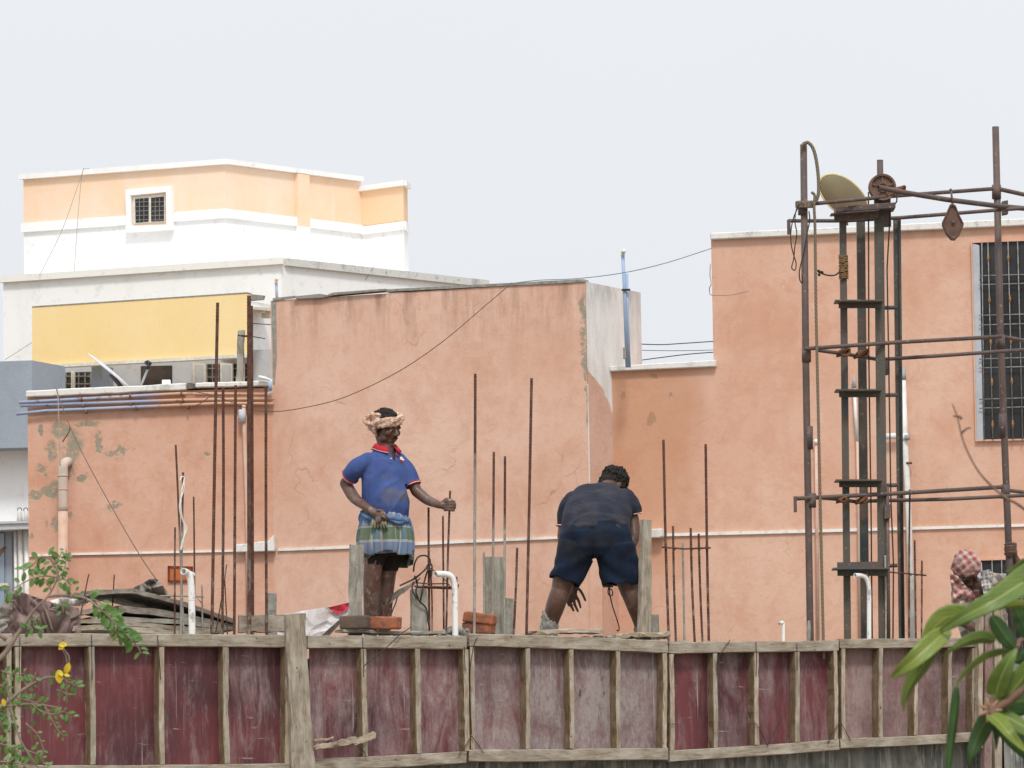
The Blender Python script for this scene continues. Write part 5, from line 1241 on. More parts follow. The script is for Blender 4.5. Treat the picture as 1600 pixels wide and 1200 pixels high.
wire('roof_wire', 'thin slanting wire on the white side wall below the roof room', 'wire', [U(584, 416, 58), U(572, 436, 58), U(562, 454, 58)], .0032, M_FADE)
wire('roof_wire', 'thin wire at the left end of the white house beside the yellow balcony', 'wire', [U(50, 535, 55.8), U(30, 548, 55.8), U(8, 562, 55.8)], .0032, M_FADE)
# ================================================================ the workers
def skin_mat(name, base=(.085, .040, .027), light=(.135, .067, .046), dust=.0, zd=None):
    m = NT(name, .42, .45); p = m.vec()
    c = m.mix(m.rng(m.noise(14, 4, p), .35, .7), base, light)
    if dust:
        k = m.rng(m.noise(26, 5, m.vec(scale=(1, 1, .6)), .75), .54, .68)
        if zd: s = m.t.nodes.new('ShaderNodeSeparateXYZ'); m.link(p, s.inputs[0]); k = m.math('MULTIPLY', k, m.rng(s.outputs[2], zd[0], zd[1], 1, 0))
        c = m.mix(m.math('MULTIPLY', k, dust), c, (.33, .28, .24))
        k2 = m.rng(m.noise(6, 4, m.vec(loc=(3, 3, 0)), .6), .45, .65)
        if zd: k2 = m.math('MULTIPLY', k2, m.rng(s.outputs[2], zd[0], zd[1], 1, 0))
        c = m.mix(m.math('MULTIPLY', k2, dust * .45), c, (.22, .17, .14))
    m.col(c); m.bump(m.noise(90, 3, p), .15, .002); return m.mat
M_HAIR = simple('black_hair', (.012, .010, .009), (.035, .030, .026), 60, .85, .15, 5, bump=.6)
M_EYEW = simple('eye_white', (.42, .38, .34), (.36, .32, .28), 10, .4); M_EYEB = simple('eye_dark', (.008, .006, .005), (.012, .01, .008), 10, .3)
def cloth_mat(name, base, light, dark, stains=(), stain_col=(.16, .15, .13), sc=8):
    m = NT(name, .9, .12); p = m.vec()
    c = m.mix(m.rng(m.noise(sc, 5, p, .6), .35, .65), base, light)
    c = m.mix(m.rng(m.noise(sc * .5, 4, m.vec(loc=(3, 2, 1)), .6), .5, .7, 0, .6), c, dark)
    wv = m.warp(p, 9, .08)
    for cc, rr, a in stains:
        k = m.math('MULTIPLY', m.blob(wv, cc, rr), m.rng(m.noise(16, 5, p, .65), .3, .6, .35, 1)); c = m.mix(m.math('MULTIPLY', k, a), c, stain_col)
    m.col(c); m.bump(m.math('ADD', m.noise(160, 2, p), m.noise(14, 4, p)), .3, .003)
    m.b.inputs['Sheen Weight'].default_value = .03; return m.mat
def limb(mb, P, r, n=5, seg=14, balls=True):
    Q = smooth_path(P, n) if len(P) > 2 else [Vector(p) for p in P]
    tube(mb, Q, r, seg)
    rr = r if isinstance(r, (list, tuple)) else [r, r]
    if balls: ell(mb, P[0], rr[0], seg=12); ell(mb, P[-1], rr[-1], seg=12)
def head_geo(mb, c, M, s=1.0):
    def T(x, y, z): return Vector(c) + M @ Vector((x * s, y * s, z * s))
    def e(x, y, z, a, b, d, m2=None): ell(mb, T(x, y, z), (a * s, b * s, d * s), M @ m2 if m2 else M, seg=18)
    e(0, .012, .040, .076, .094, .080); e(0, -.030, -.020, .062, .062, .088); e(0, -.050, -.078, .040, .042, .030)
    e(0, -.078, -.103, .022, .018, .016); e(0, -.078, .040, .052, .022, .030)
    for q in (-1, 1):
        e(q * .030, -.090, .019, .024, .011, .008); e(q * .044, -.070, -.022, .022, .022, .024); e(q * .048, -.035, -.065, .018, .035, .026)
        e(q * .077, .012, -.010, .010, .020, .031); e(q * .013, -.108, -.030, .010, .012, .009); e(q * .031, -.084, .006, .014, .012, .006)
    tube(mb, [T(0, -.092, .012), T(0, -.107, -.008), T(0, -.120, -.026)], [.009 * s, .011 * s, .013 * s], 10); ell(mb, T(0, -.117, -.027), .0125 * s, seg=10)
    e(0, -.092, -.050, .020, .014, .014); e(0, -.099, -.057, .024, .010, .0065); e(0, -.095, -.070, .021, .011, .0075)
    return T
def hand_fingers(mb, chains, r=.0088):
    for ch in chains: limb(mb, ch, [r * 1.05, r, r * .82], n=4, seg=10)
def mesh_part(mb, name, mat, parent, vox=.006, sm=4, wr=None, keep=None, thick=0, loc=None, fac=.5):
    o = remesh(mb, vox, sm, fac)
    if wr: wrinkle(o, *wr[:2], **(wr[2] if len(wr) > 2 else {}))
    n_ = o.n
    if keep: cut(o, keep)
    ob = o.build(name, mat, parent, smooth=True, loc=loc)
    if keep:
        bm = bmesh.new(); bm.from_mesh(ob.data); bmesh.ops.delete(bm, geom=[v for v in bm.verts if not v.link_faces], context='VERTS'); bm.to_mesh(ob.data); bm.free()
    if thick: thicken(ob, thick)
    return ob
def band(mb, c, u, v, r, n=40, seg=8):
    tube(mb, [Vector(c) + Vector(u) * math.cos(a) + Vector(v) * math.sin(a) for a in np.linspace(0, 2 * math.pi, n)], r, seg, caps=False)

# ---------------------------------------------------------------- worker in the blue polo shirt
Y0 = 34.42
def J(px, py, dy=0): return U(px, py, Y0 + dy)
kk = Y0 / F
yaw = R(33); s_ = Vector((math.cos(yaw), math.sin(yaw), 0)); f_ = Vector((math.sin(yaw), -math.cos(yaw), 0)); up = Vector((0, 0, 1))
man = thing('person', 'person in a blue polo shirt, checked loincloth and cloth headband, hand on hip', 'person', Vector((J(595, 900).x, Y0, zdeck)))
HC = J(603.5, 668, -.01); HM = Matrix.Rotation(R(44), 3, 'Z') @ Matrix.Rotation(R(17), 3, 'X') @ Matrix.Rotation(R(-3), 3, 'Y'); HS = 1.0
b = MB(); T1 = head_geo(b, HC, HM, HS)
limb(b, [T1(0, .02, -.05), J(604, 700, .0), J(603, 712, .0)], [.058, .056, .064])
def sec(px, py, W, D, dy=0, tw=0): return (J(px, py, dy), s_ * W, f_ * D)
loft(b, [sec(603, 708, .075, .06), sec(602, 716, .095, .075), sec(601, 730, .128, .095), sec(600, 750, .145, .105), sec(602, 772, .150, .112), sec(602, 795, .150, .112), sec(602, 820, .155, .11), sec(601, 848, .155, .11), sec(600, 866, .12, .09)], 24)
# right arm (at the left of the picture), hand on the hip
shR, elR, wrR = J(571, 726, -.08), J(540, 755, .03), J(578, 796, -.17)
limb(b, [shR, J(552, 740, -.03), elR], [.034, .040, .040]); limb(b, [elR, J(553, 777, -.04), J(568, 789, -.12), wrR], [.041, .041, .034, .027])
limb(b, [wrR, J(586, 802, -.19)], [.026, .030]); ell(b, J(589, 804, -.195), (.040, .022, .026), Matrix.Rotation(R(20), 3, 'Y'))
hand_fingers(b, [[J(591, 800, -.20), J(599, 803, -.215), J(607, 809.5, -.20)], [J(592, 804, -.205), J(599, 808, -.218), J(604, 812.5, -.20)], [J(591, 807, -.205), J(594, 813, -.218), J(593, 820, -.20)], [J(588, 808, -.205), J(589, 815, -.215), J(588, 821, -.20)], [J(585, 799, -.20), J(592, 797, -.215), J(600, 799, -.20)]])
# left arm reaching to the rod
ROD_Y = U(702.6, 790, 1).y; RY = Y0 - .06
shL, elL, wrL = J(625, 726, .07), J(651, 768, .04), J(686, 789, -.05)
limb(b, [shL, J(639, 743, .07), elL], [.042, .043, .039]); limb(b, [elL, J(668, 781, 0), wrL], [.039, .036, .026])
HY = -.06
ell(b, J(693.5, 789.5, HY), (.034, .020, .030), Matrix.Rotation(R(8), 3, 'Y')); limb(b, [wrL, J(691, 789, HY)], [.026, .026])
for i in range(4):
    yy = 783.2 + i * 4.6; ln = (0, 1.2, .8, -.8)[i]
    hand_fingers(b, [[J(695, yy + .3, HY - .012), J(701 + ln, yy - .3, HY - .034), J(708 + ln, yy + .2, HY - .026)], [J(708 + ln, yy + .2, HY - .026), J(710 + ln, yy + .5, HY - .002), J(706.5 + ln, yy + 1, HY + .016)]], .0092)
hand_fingers(b, [[J(692, 784, HY), J(698, 779.5, HY - .018), J(706, 781.5, HY - .032)]], .0098)
# legs
limb(b, [J(588, 846, -.05), J(582.5, 890, -.06), J(580, 925, -.05)], [.088, .064, .055]); limb(b, [J(580, 925, -.05), J(580, 950, -.02), J(579, 985, .02), J(579, 1012, .02)], [.055, .052, .047, .036])
limb(b, [J(613, 846, .05), J(606, 890, .05), J(603, 925, .06)], [.088, .064, .053]); limb(b, [J(603, 925, .06), J(601.5, 950, .09), J(600.5, 985, .12), J(600, 1012, .12)], [.053, .050, .045, .035])
for x, dy in ((580, -.03), (601, .07)): ell(b, Vector((J(x, 1020).x + .03, Y0 + dy - .03, zdeck + .035)), (.05, .125, .036), Matrix.Rotation(yaw, 3, 'Z'))
M_SK1 = skin_mat('dark_skin_dusty', dust=.85, zd=(4.1, 4.45))
body = mesh_part(b, 'body', M_SK1, man, .0055, 3)
# eyes, brows, moustache, hair
for q in (-1, 1):
    m_ = MB(); ell(m_, T1(q * .031, -.083, .001), .0125 * HS, seg=12); ey = m_.build('eye', M_EYEW, man, smooth=True)
    m_ = MB(); ell(m_, T1(q * .031, -.0935, -.001), (.0052, .003, .0052), HM, seg=10); m_.build('iris', M_EYEB, ey, smooth=True)
    m_ = MB(); tube(m_, smooth_path([T1(q * .014, -.100, .022), T1(q * .030, -.101, .028), T1(q * .048, -.086, .022)], 5), [.003, .0042, .002], 7); m_.build('eyebrow', M_HAIR, man, smooth=True)
m_ = MB(); tube(m_, smooth_path([T1(-.028, -.096, -.056), T1(-.012, -.109, -.047), T1(0, -.111, -.045), T1(.012, -.109, -.047), T1(.028, -.096, -.056)], 5), [.002, .006, .005, .006, .002], 8); m_.build('moustache', M_HAIR, man, smooth=True)
m_ = MB(); ell(m_, T1(0, .018, .050), (.083, .098, .080), HM, seg=24); ell(m_, T1(0, .055, .0), (.073, .060, .075), HM); 
for q in (-1, 1): ell(m_, T1(q * .072, -.012, .015), (.010, .018, .030), HM)
mesh_part(m_, 'hair', M_HAIR, man, .005, 2, (.006, 40), keep=lambda c: (HM.inverted() @ (c - HC)).y > -.058 - .6 * min(0, (HM.inverted() @ (c - HC)).z - .05))
# headband of twisted cloth
M_BAND = NT('checked_peach_cloth', .9, .1); p = M_BAND.vec('uv', (1, 1, 1))
_w = M_BAND.t.nodes.new('ShaderNodeTexWave'); _w.inputs['Scale'].default_value = 4.5; _w.inputs['Distortion'].default_value = 4; _w.bands_direction = 'X'; M_BAND.link(M_BAND.vec('obj', (2.2, 1, 6)), _w.inputs['Vector'])
_c = M_BAND.mix(M_BAND.rng(_w.outputs['Fac'], .35, .8), (.60, .42, .33), (.50, .29, .20)); _c = M_BAND.mix(M_BAND.rng(M_BAND.noise(16, 4), .5, .66), _c, (.66, .54, .42)); _c = M_BAND.mix(M_BAND.rng(M_BAND.noise(28, 3, M_BAND.vec(loc=(4, 4, 4))), .60, .68, 0, .3), _c, (.26, .19, .14))
M_BAND.col(_c); M_BAND.bump(M_BAND.noise(40, 4), .6, .004); M_BAND = M_BAND.mat
m_ = MB()
for ph in range(3):
    pts = []
    for a in np.linspace(0, 2 * math.pi, 60):
        tw_ = a * 2.0 + ph * 2.09; rr = .006
        ex = math.cos(a) * (.081 + rr * math.cos(tw_)); ey_ = math.sin(a) * (.101 + rr * math.cos(tw_))
        pts.append(T1(ex, ey_ + .004, .050 + rr * 3.4 * math.sin(tw_) - .16 * (ey_) + .22 * ex))
    tube(m_, pts, .0180, 10, caps=False)
tb = m_
def knot(mb, P, r): tube(mb, smooth_path(P, 6), r, 10)
knot(tb, [J(592, 660, -.07), J(583, 650, -.05), J(574, 652, -.02), J(571, 658, -.02), J(576, 662, -.03), J(584, 662, -.05)], [.012, .017, .018, .015, .018, .014])
knot(tb, [J(596, 650, -.08), J(585, 648, -.06), J(576, 650, -.04)], [.012, .016, .012])
knot(tb, [J(588, 658, -.04), J(580, 663, -.02), J(578, 668, -.01), J(584, 672, -.01)], [.020, .020, .018, .012])
knot(tb, [J(590, 662, -.05), J(586, 671, -.04), J(588, 682, -.03)], [.022, .020, .008])
knot(tb, [J(622, 652, .02), J(621, 645, .02), J(619, 641, .02)], [.014, .009, .002]); knot(tb, [J(612, 646, .02), J(608, 638, .03), J(604, 633, .03)], [.007, .003, .0008]); knot(tb, [J(614, 646, .02), J(613, 639, .03), J(610, 634, .03)], [.006, .003, .0008])
o = mesh_part(tb, 'headband', M_BAND, man, .0045, 2, (.0055, 42, dict(sz=(.7, 1, 2.2))))
# polo shirt
VX = HM
m_ = MB()
loft(m_, [sec(603, 701, .075, .070), sec(603, 705, .088, .078), sec(602, 711, .112, .088), sec(601.5, 720, .142, .102), sec(601, 738, .158, .120), sec(601.5, 756, .162, .130), (J(603, 774, -.01), s_ * .162, f_ * .136), (J(603, 792, -.01), s_ * .158, f_ * .134), sec(602.5, 808, .158, .125), sec(602, 826, .16, .12)], 30, power=2.25)
slR = [J(575, 719, -.07), J(557, 731, -.065), J(546.5, 745, -.01)]; slL = [J(623, 719, .07), J(636, 736, .07), J(645, 758, .05)]
limb(m_, slR, [.052, .060, .058], balls=True); limb(m_, slL, [.050, .057, .055])
dR = (slR[2] - slR[1]).normalized(); dL = (slL[2] - slL[1]).normalized(); eR = slR[2] + dR * .004; eL = slL[2] + dL * .004
def keep1(c):
    if (c - eR).dot(dR) > 0 and (c - eR).length < .12: return False
    if (c - eL).dot(dL) > 0 and (c - eL).length < .12: return False
    if c.z > J(603, 703).z + .012: return False
    if c.z < J(602, 822).z: return False
    d = c - J(603, 702); u_ = d.dot(s_); v_ = d.dot(f_)          # open V at the throat
    if v_ > .03 and -.092 < d.z and abs(u_ - .004) < .034 * (1 + d.z / .092): return False
    return True
M_POLO = cloth_mat('blue_polo_cotton', (.048, .078, .225), (.070, .110, .285), (.026, .042, .14),
    [(J(615, 775, -.15), (.10, .3, .055), .6), (J(604, 745, -.13), (.05, .3, .03), .2), (J(596, 790, -.2), (.06, .3, .03), .25)], (.145, .125, .105))
def folds1(v):
    return 1.0 + 1.6 * math.exp(-((v.z - J(600, 800).z) / .07) ** 2)
o = remesh(m_, .008, 5)
# diagonal drag folds from the armpits down to the belly
for i, v in enumerate(o.v):
    d = v - J(600, 750); u_ = d.dot(s_)
    ph = (u_ * 26 + d.z * 52); a = .0085 * math.exp(-((d.z + .10) / .17) ** 2)
    ph2 = (-u_ * 30 + d.z * 40 + 1.5)
    wv_ = 1.6 * mnoise.noise(v * 5); g_ = math.exp(-((u_ + .06 + d.z * .5) / .13) ** 2)
    o.v[i] = v + o.n[i] * (.9 * a * g_ * ((1 - abs(math.sin(u_ * 17 - d.z * 20 + wv_))) ** 2 - .3) + .5 * a * (1 - g_) * ((1 - abs(math.sin(u_ * 15 + d.z * 9 + wv_))) ** 2 - .3) + .0025 * mnoise.noise(v * 20))
cut(o, keep1); ob = o.build('polo_shirt', M_POLO, man, smooth=True)
bm = bmesh.new(); bm.from_mesh(ob.data); bmesh.ops.delete(bm, geom=[v for v in bm.verts if not v.link_faces], context='VERTS'); bm.to_mesh(ob.data); bm.free(); thicken(ob, .003)
M_RED = simple('red_collar', (.50, .018, .035), (.38, .014, .025), 30, .8); M_PINK = simple('pale_trim', (.72, .46, .40), (.62, .33, .28), 30, .8)
for e0, dd_, rr in ((eR, dR, .0595), (eL, dL, .0565)):
    x_, y_ = frame(dd_)
    m_ = MB(); band(m_, e0 - dd_ * .004, x_ * rr, y_ * rr, .0045); m_.build('sleeve_trim', M_PINK, ob, smooth=True)
    m_ = MB(); band(m_, e0 - dd_ * .012, x_ * (rr + .0005), y_ * (rr + .0005), .0045); m_.build('sleeve_trim', M_RED, ob, smooth=True)
# collar: a folded band round the neck, open in front
m_ = MB(); vs = []; fs = []; A = np.linspace(R(-248), R(68), 34); nC = J(603, 699)
for a in A:
    front = max(0, math.sin(-a - R(90) + R(90)))
    c_, s2 = math.cos(a), math.sin(a)                       # a = -90 deg is the front
    dirv = s_ * c_ - f_ * s2 * -1 if False else s_ * math.cos(a) + f_ * math.sin(a)
    fr = max(0, math.sin(a)); 
    top = nC + dirv * .066 + up * (.020 - .030 * fr); low = nC + dirv * (.098 + .012 * fr) + up * (-.012 - .036 * fr)
    inn_ = nC + dirv * .060 + up * (-.010 - .03 * fr)
    vs += [inn_, top, nC + dirv * .074 + up * (.022 - .032 * fr), low]
n = len(A)
for i in range(n - 1):
    for q in range(3): fs.append([4 * i + q, 4 * i + q + 1, 4 * i + q + 5, 4 * i + q + 4])
m_.add(vs, fs); co = m_.build('collar', M_RED, ob, smooth=True)
# open the ring in front: drop faces near the front
bm = bmesh.new(); bm.from_mesh(co.data); bm.faces.ensure_lookup_table()
L0 = WLOC[co]
kill = [f for f in bm.faces if (lambda d: d.dot(f_) > .03 and abs(d.dot(s_)) < .020)(f.calc_center_median() + L0 - nC)]
bmesh.ops.delete(bm, geom=kill, context='FACES'); bm.to_mesh(co.data); bm.free(); thicken(co, .004)
m_ = MB(); tube(m_, [vs[4 * i + 3] + up * .001 + (vs[4 * i + 3] - nC).normalized() * .002 for i in range(0, n) if (vs[4 * i + 3] - nC).dot(s_) < .02 and not ((vs[4 * i + 3] - nC).dot(f_) > .03 and abs((vs[4 * i + 3] - nC).dot(s_)) < .02)], .003, 6); m_.build('collar_trim', M_PINK, ob, smooth=True)
def front_pt(u_, py, d=.0):
    """a point on the front of the shirt: cast from the camera side onto the cut mesh"""
    from mathutils.bvhtree import BVHTree
    return None
from mathutils.bvhtree import BVHTree
bv = BVHTree.FromPolygons([tuple(v) for v in o.v], [tuple(f) for f in o.f])
def on_shirt(px, py, lift=.004):
    d = ray(px, py).normalized(); h = bv.ray_cast(CAM, d)
    return (h[0] + h[1] * lift * (1 if h[1].dot(d) < 0 else -1), h[1] if h[1].dot(d) < 0 else -h[1]) if h[0] else (J(px, py, -.14), Vector((0, -1, 0)))
for x, y in ((603, 707), (610.5, 717)):
    c, nn = on_shirt(x, y); m_ = MB(); ell(m_, c, .0055, seg=8); m_.build('button', M_PIPEW, ob, smooth=True)
# small white and red emblem on the chest, a rough patch
m_ = MB()
def patch(mb, pts, lift):
    vs_ = [on_shirt(x, y, lift)[0] for x, y in pts]; mb.add(vs_, [list(range(len(vs_)))])
patch(m_, [(623.5, 715), (626, 714), (628, 716), (630.5, 719), (629, 720), (624.5, 718.5)], .007)
em = m_.build('emblem', M_PIPEW, ob)
m_ = MB(); patch(m_, [(623.6, 718.5), (626, 720), (629, 721.5), (627, 722.8), (624, 721.5)], .008); m_.build('emblem_red_part', M_RED, em)
m_ = MB(); tube(m_, [on_shirt(x, y, .002)[0] for x, y in ((606, 722), (609, 724.5), (612, 726), (614, 724), (616, 714), (617, 706))], .0022, 5); m_.build('placket_seam', simple('navy_seam', (.02, .03, .1), (.03, .04, .12), 20), ob, smooth=True)
m_ = MB(); tube(m_, smooth_path([on_shirt(x, y, .002)[0] for x, y in ((615, 706), (619, 710.5), (623, 714.5))], 4), .006, 6); m_.build('shoulder_flash', M_RED, ob, smooth=True)

# checked loincloth, tucked up
M_LUNGI = NT('checked_cotton', .92, .1)
def stripe(m, ax, freq, lo, hi, ph=0):
    s = m.t.nodes.new('ShaderNodeSeparateXYZ'); m.link(m.vec('uv', (freq, freq, 1), (ph, ph, 0)), s.inputs[0])
    f = m.math('FRACT', s.outputs[ax]); return m.math('MULTIPLY', m.math('GREATER_THAN', f, lo), m.math('LESS_THAN', f, hi))
_c = M_LUNGI.mix(stripe(M_LUNGI, 1, 5.2, .0, .46, .40), (.115, .155, .10), (.165, .215, .315))
_c = M_LUNGI.mix(M_LUNGI.math('MULTIPLY', stripe(M_LUNGI, 0, 5.5, 0, .42), .4), _c, (.10, .19, .30))
for ax, lo, hi, ph in ((1, .43, .52, .42), (1, .95, 1.0, .42), (0, .08, .15, .0), (0, .40, .47, 0)): _c = M_LUNGI.mix(M_LUNGI.math('MULTIPLY', stripe(M_LUNGI, ax, 5.5 if ax == 0 else 5.2, lo, hi, ph), .6), _c, (.44, .42, .39))
_c = M_LUNGI.mix(M_LUNGI.math('MULTIPLY', stripe(M_LUNGI, 0, 5.5, .10, .12), .6), _c, (.50, .18, .10))
_c = M_LUNGI.mix(M_LUNGI.rng(M_LUNGI.noise(10, 5), .55, .75, 0, .5), _c, (.22, .20, .17))
M_LUNGI.col(_c); M_LUNGI.bump(M_LUNGI.noise(20, 4), .3, .004); M_LUNGI = M_LUNGI.mat
M_LUNGIB = cloth_mat('blue_cotton', (.065, .125, .25), (.14, .235, .38), (.03, .05, .11), sc=14)
def skirt(a0, a1, z_top, hem, Wt, Dt, Wb, Db, cx_t, cx_b, mat, name, parent, nf=9, amp=.012, uo=0, n=72, m=26, thick=.003, out=0, seed=0):
    vs = []; fs = []; uv = []
    for j in range(m + 1):
        t = j / m
        for i in range(n + 1):
            a = a0 + (a1 - a0) * i / n; hb = hem(a); z = z_top(a) + (hb - z_top(a)) * t
            W_ = Wt + (Wb - Wt) * t ** .7 + .016 * math.sin(math.pi * t ** 1.2); D_ = Dt + (Db - Dt) * t ** .7 + .016 * math.sin(math.pi * t ** 1.2)
            c = J(cx_t + (cx_b - cx_t) * t, 840); c.z = z
            ph = seed + a * nf; fold = amp * t ** .6 * ((1 - abs(math.sin(ph * .5 + 1.2 * z))) * 1.6 - .6 + .5 * math.sin(ph * 1.7 + 1 + 6 * z) + .5 * mnoise.noise(Vector((a * 3, z * 8, seed)))) 
            gather = .006 * (1 - t) * math.sin(a * 40 + 3 * math.sin(a * 3))
            dv = s_ * math.cos(a) + f_ * math.sin(a)
            vs.append(c + s_ * math.cos(a) * (W_ + out) + f_ * math.sin(a) * (D_ + out) + dv * (fold + gather))
            uv.append((uo + a * .155 + .01 * t * math.sin(a * 3), hb * 0 + z))
    for j in range(m):
        for i in range(n):
            fs.append([j * (n + 1) + i, j * (n + 1) + i + 1, (j + 1) * (n + 1) + i + 1, (j + 1) * (n + 1) + i])
    m_ = MB(); m_.add(vs, fs, [[uv[k] for k in f] for f in fs]); o = m_.build(name, mat, parent, smooth=True); thicken(o, thick); return o
zf = lambda y: J(600, y).z
lun = skirt(0, 2 * math.pi, lambda a: zf(802 + 5 * math.cos(a)), lambda a: zf(870 + 16 * max(0, math.cos(a + .3)) - 4 * max(0, math.sin(a))), .154, .130, .178, .158, 602, 604, M_LUNGI, 'loincloth', man, nf=9, amp=.022)
skirt(R(28), R(172), lambda a: zf(812 + 3 * math.sin(a * 6)), lambda a: zf(866 + 3.5 * math.sin(a * 5 + 1)), .156, .140, .164, .172, 601, 598.5, M_LUNGI, 'front_fold', lun, nf=11, amp=.022, uo=.04, seed=2, out=.012)
m_ = MB()
tube(m_, smooth_path([J(565, 800, -.02), J(570, 806, -.13), J(588, 812, -.17), J(606, 808, -.19), J(622, 812, -.16), J(634, 814, -.08), J(638, 812, .0), J(630, 806, .12)], 6), [.012, .016, .019, .017, .017, .016, .014, .012], 10)
tube(m_, smooth_path([J(600, 806, -.19), J(612, 813, -.185), J(624, 817, -.16), J(636, 812, -.08)], 6), [.006, .010, .012, .008], 10)
m_.build('waist_roll', M_LUNGIB, lun, smooth=True)
m_ = MB(); ell(m_, J(639, 832, -.02), (.030, .04, .075), Matrix.Rotation(R(-8), 3, 'Y')); ell(m_, J(637, 818, -.04), (.026, .03, .03)); ell(m_, J(641, 842, -.02), (.024, .03, .035)); mesh_part(m_, 'tucked_end', M_LUNGIB, lun, .006, 2, (.012, 22, dict(sz=(1.5, 1, .6))))
m_ = MB(); ell(m_, J(569, 812, -.04), (.030, .05, .055)); ell(m_, J(566, 832, -.03), (.018, .04, .06)); mesh_part(m_, 'tucked_end', M_LUNGIB, lun, .006, 2, (.010, 22, dict(sz=(1.5, 1, .6))))
m_ = MB()
for k_ in range(6): x = 583 + k_ * 4; tube(m_, smooth_path([J(x, 812, -.185), J(x - 1, 818, -.200), J(x - 2 + k_, 826, -.200)], 4), [.008, .011, .004], 8)
m_.build('gathered_pleats', cloth_mat('gathered_cloth', (.17, .17, .10), (.26, .25, .17), (.09, .09, .05), sc=20), lun, smooth=True)
m_ = MB(); loft(m_, [sec(601, 835, .150, .115), sec(601, 858, .155, .12), sec(602, 868, .14, .115)], 24); limb(m_, [J(589, 850, -.05), J(583, 884, -.06)], [.092, .066]); limb(m_, [J(612, 850, .05), J(607, 888, .05)], [.092, .070])
ell(m_, J(625, 868, .06), (.055, .06, .06))
mesh_part(m_, 'shorts', cloth_mat('black_shorts', (.018, .014, .013), (.028, .022, .020), (.010, .009, .009)), man, .007, 4, (.005, 14), keep=lambda c: c.z > zf(884 if c.x < J(594, 880).x else 892))
# the rod he holds
hx = J(702.4, 790, HY)
P = [U(703.3, 767, Y0 + HY), U(702.4, 790, Y0 + HY), U(700, 860, Y0 + HY), U(697, 992, Y0 + HY)]
last = P[-1]; P.append(Vector((last.x, last.y, zdeck - .02)))
m_ = MB(); Q = []; rr = []
for i in range(len(P) - 1):
    n_ = max(1, int((P[i + 1] - P[i]).length / .011))
    for j in range(n_): Q.append(P[i].lerp(P[i + 1], j / n_)); rr.append(.0084 if len(Q) % 2 else .0068)
Q.append(P[-1]); rr.append(.008); tube(m_, Q, rr, 7)
tagit(m_.build('reinforcing_rod', M_ROD, smooth=True), 'rusty rod gripped in the blue shirted man\'s left hand', 'reinforcing rod', 'bare reinforcing rods standing up from the slab')

# ---------------------------------------------------------------- worker bending over, seen from behind
Y2 = 35.35; k2 = Y2 / F
def K(px, py, dy=0): return U(px, py, Y2 + dy)
X = Vector((1, 0, 0))
man2 = thing('person', 'person bending forward with his back to the viewer, dark grey t-shirt and navy shorts', 'person', Vector((K(930, 900).x, Y2, zdeck)))
spine = [(932, 848, -.02, .155, .115), (932, 830, .06, .155, .11), (934, 811, .18, .165, .105), (937, 794, .30, .165, .09), (942, 783, .40, .15, .08), (947, 773, .46, .09, .065), (952, 764, .51, .06, .06)]
b = MB(); S = [(K(x, y, d), W_, D_) for x, y, d, W_, D_ in spine]
def spine_secs(S, gw=0, gd=0, skip=0):
    out = []
    for i, (c, W_, D_) in enumerate(S):
        d = (S[min(i + 1, len(S) - 1)][0] - S[max(i - 1, 0)][0]).normalized(); v = X.cross(d).normalized(); out.append((c, (X - d * X.dot(d)).normalized() * (W_ + gw), v * (D_ + gd)))
    return out
loft(b, spine_secs(S), 24)
HC2 = K(959, 760, .56); HM2 = Matrix.Rotation(R(128), 3, 'Z') @ Matrix.Rotation(R(42), 3, 'X'); T2 = head_geo(b, HC2, HM2, 1.02)
limb(b, [K(948, 765, .46), K(955, 757, .53)], [.065, .060])
# arms
limb(b, [K(980, 788, .36), K(988, 812, .36), K(991, 838, .32)], [.045, .048, .043]); limb(b, [K(991, 838, .32), K(978, 870, .28), K(954, 901, .22)], [.042, .038, .028])
limb(b, [K(893, 792, .36), K(884, 815, .36), K(880, 838, .34)], [.044, .046, .043]); limb(b, [K(880, 838, .34), K(884, 870, .30), K(890, 908, .24)], [.042, .038, .028])
# left hand hanging, fingers loosely spread
ell(b, K(893, 924, .24), (.043, .022, .046), Matrix.Rotation(R(-14), 3, 'Y'))
hand_fingers(b, [[K(887, 930, .235), K(886, 938, .23), K(889, 946, .22)], [K(891, 933, .235), K(891.5, 944, .225), K(896, 954, .215)], [K(896, 934, .235), K(898.5, 945, .225), K(903, 955, .215)], [K(900, 931, .235), K(904.5, 940, .225), K(907, 949, .215)], [K(898, 916, .235), K(906, 922, .22), K(911, 930, .215), K(914.5, 938, .215)]], .0106)
# right hand closed on the hook wire
ell(b, K(948, 908, .21), (.040, .024, .028), Matrix.Rotation(R(10), 3, 'Y'))
for i in range(4): hand_fingers(b, [[K(941 + i * 5, 906, .19), K(942 + i * 4.6, 913, .172), K(944 + i * 4.2, 917, .19)]], .0095)
hand_fingers(b, [[K(958, 903, .20), K(963, 909, .18), K(958, 914, .17)]], .0098)
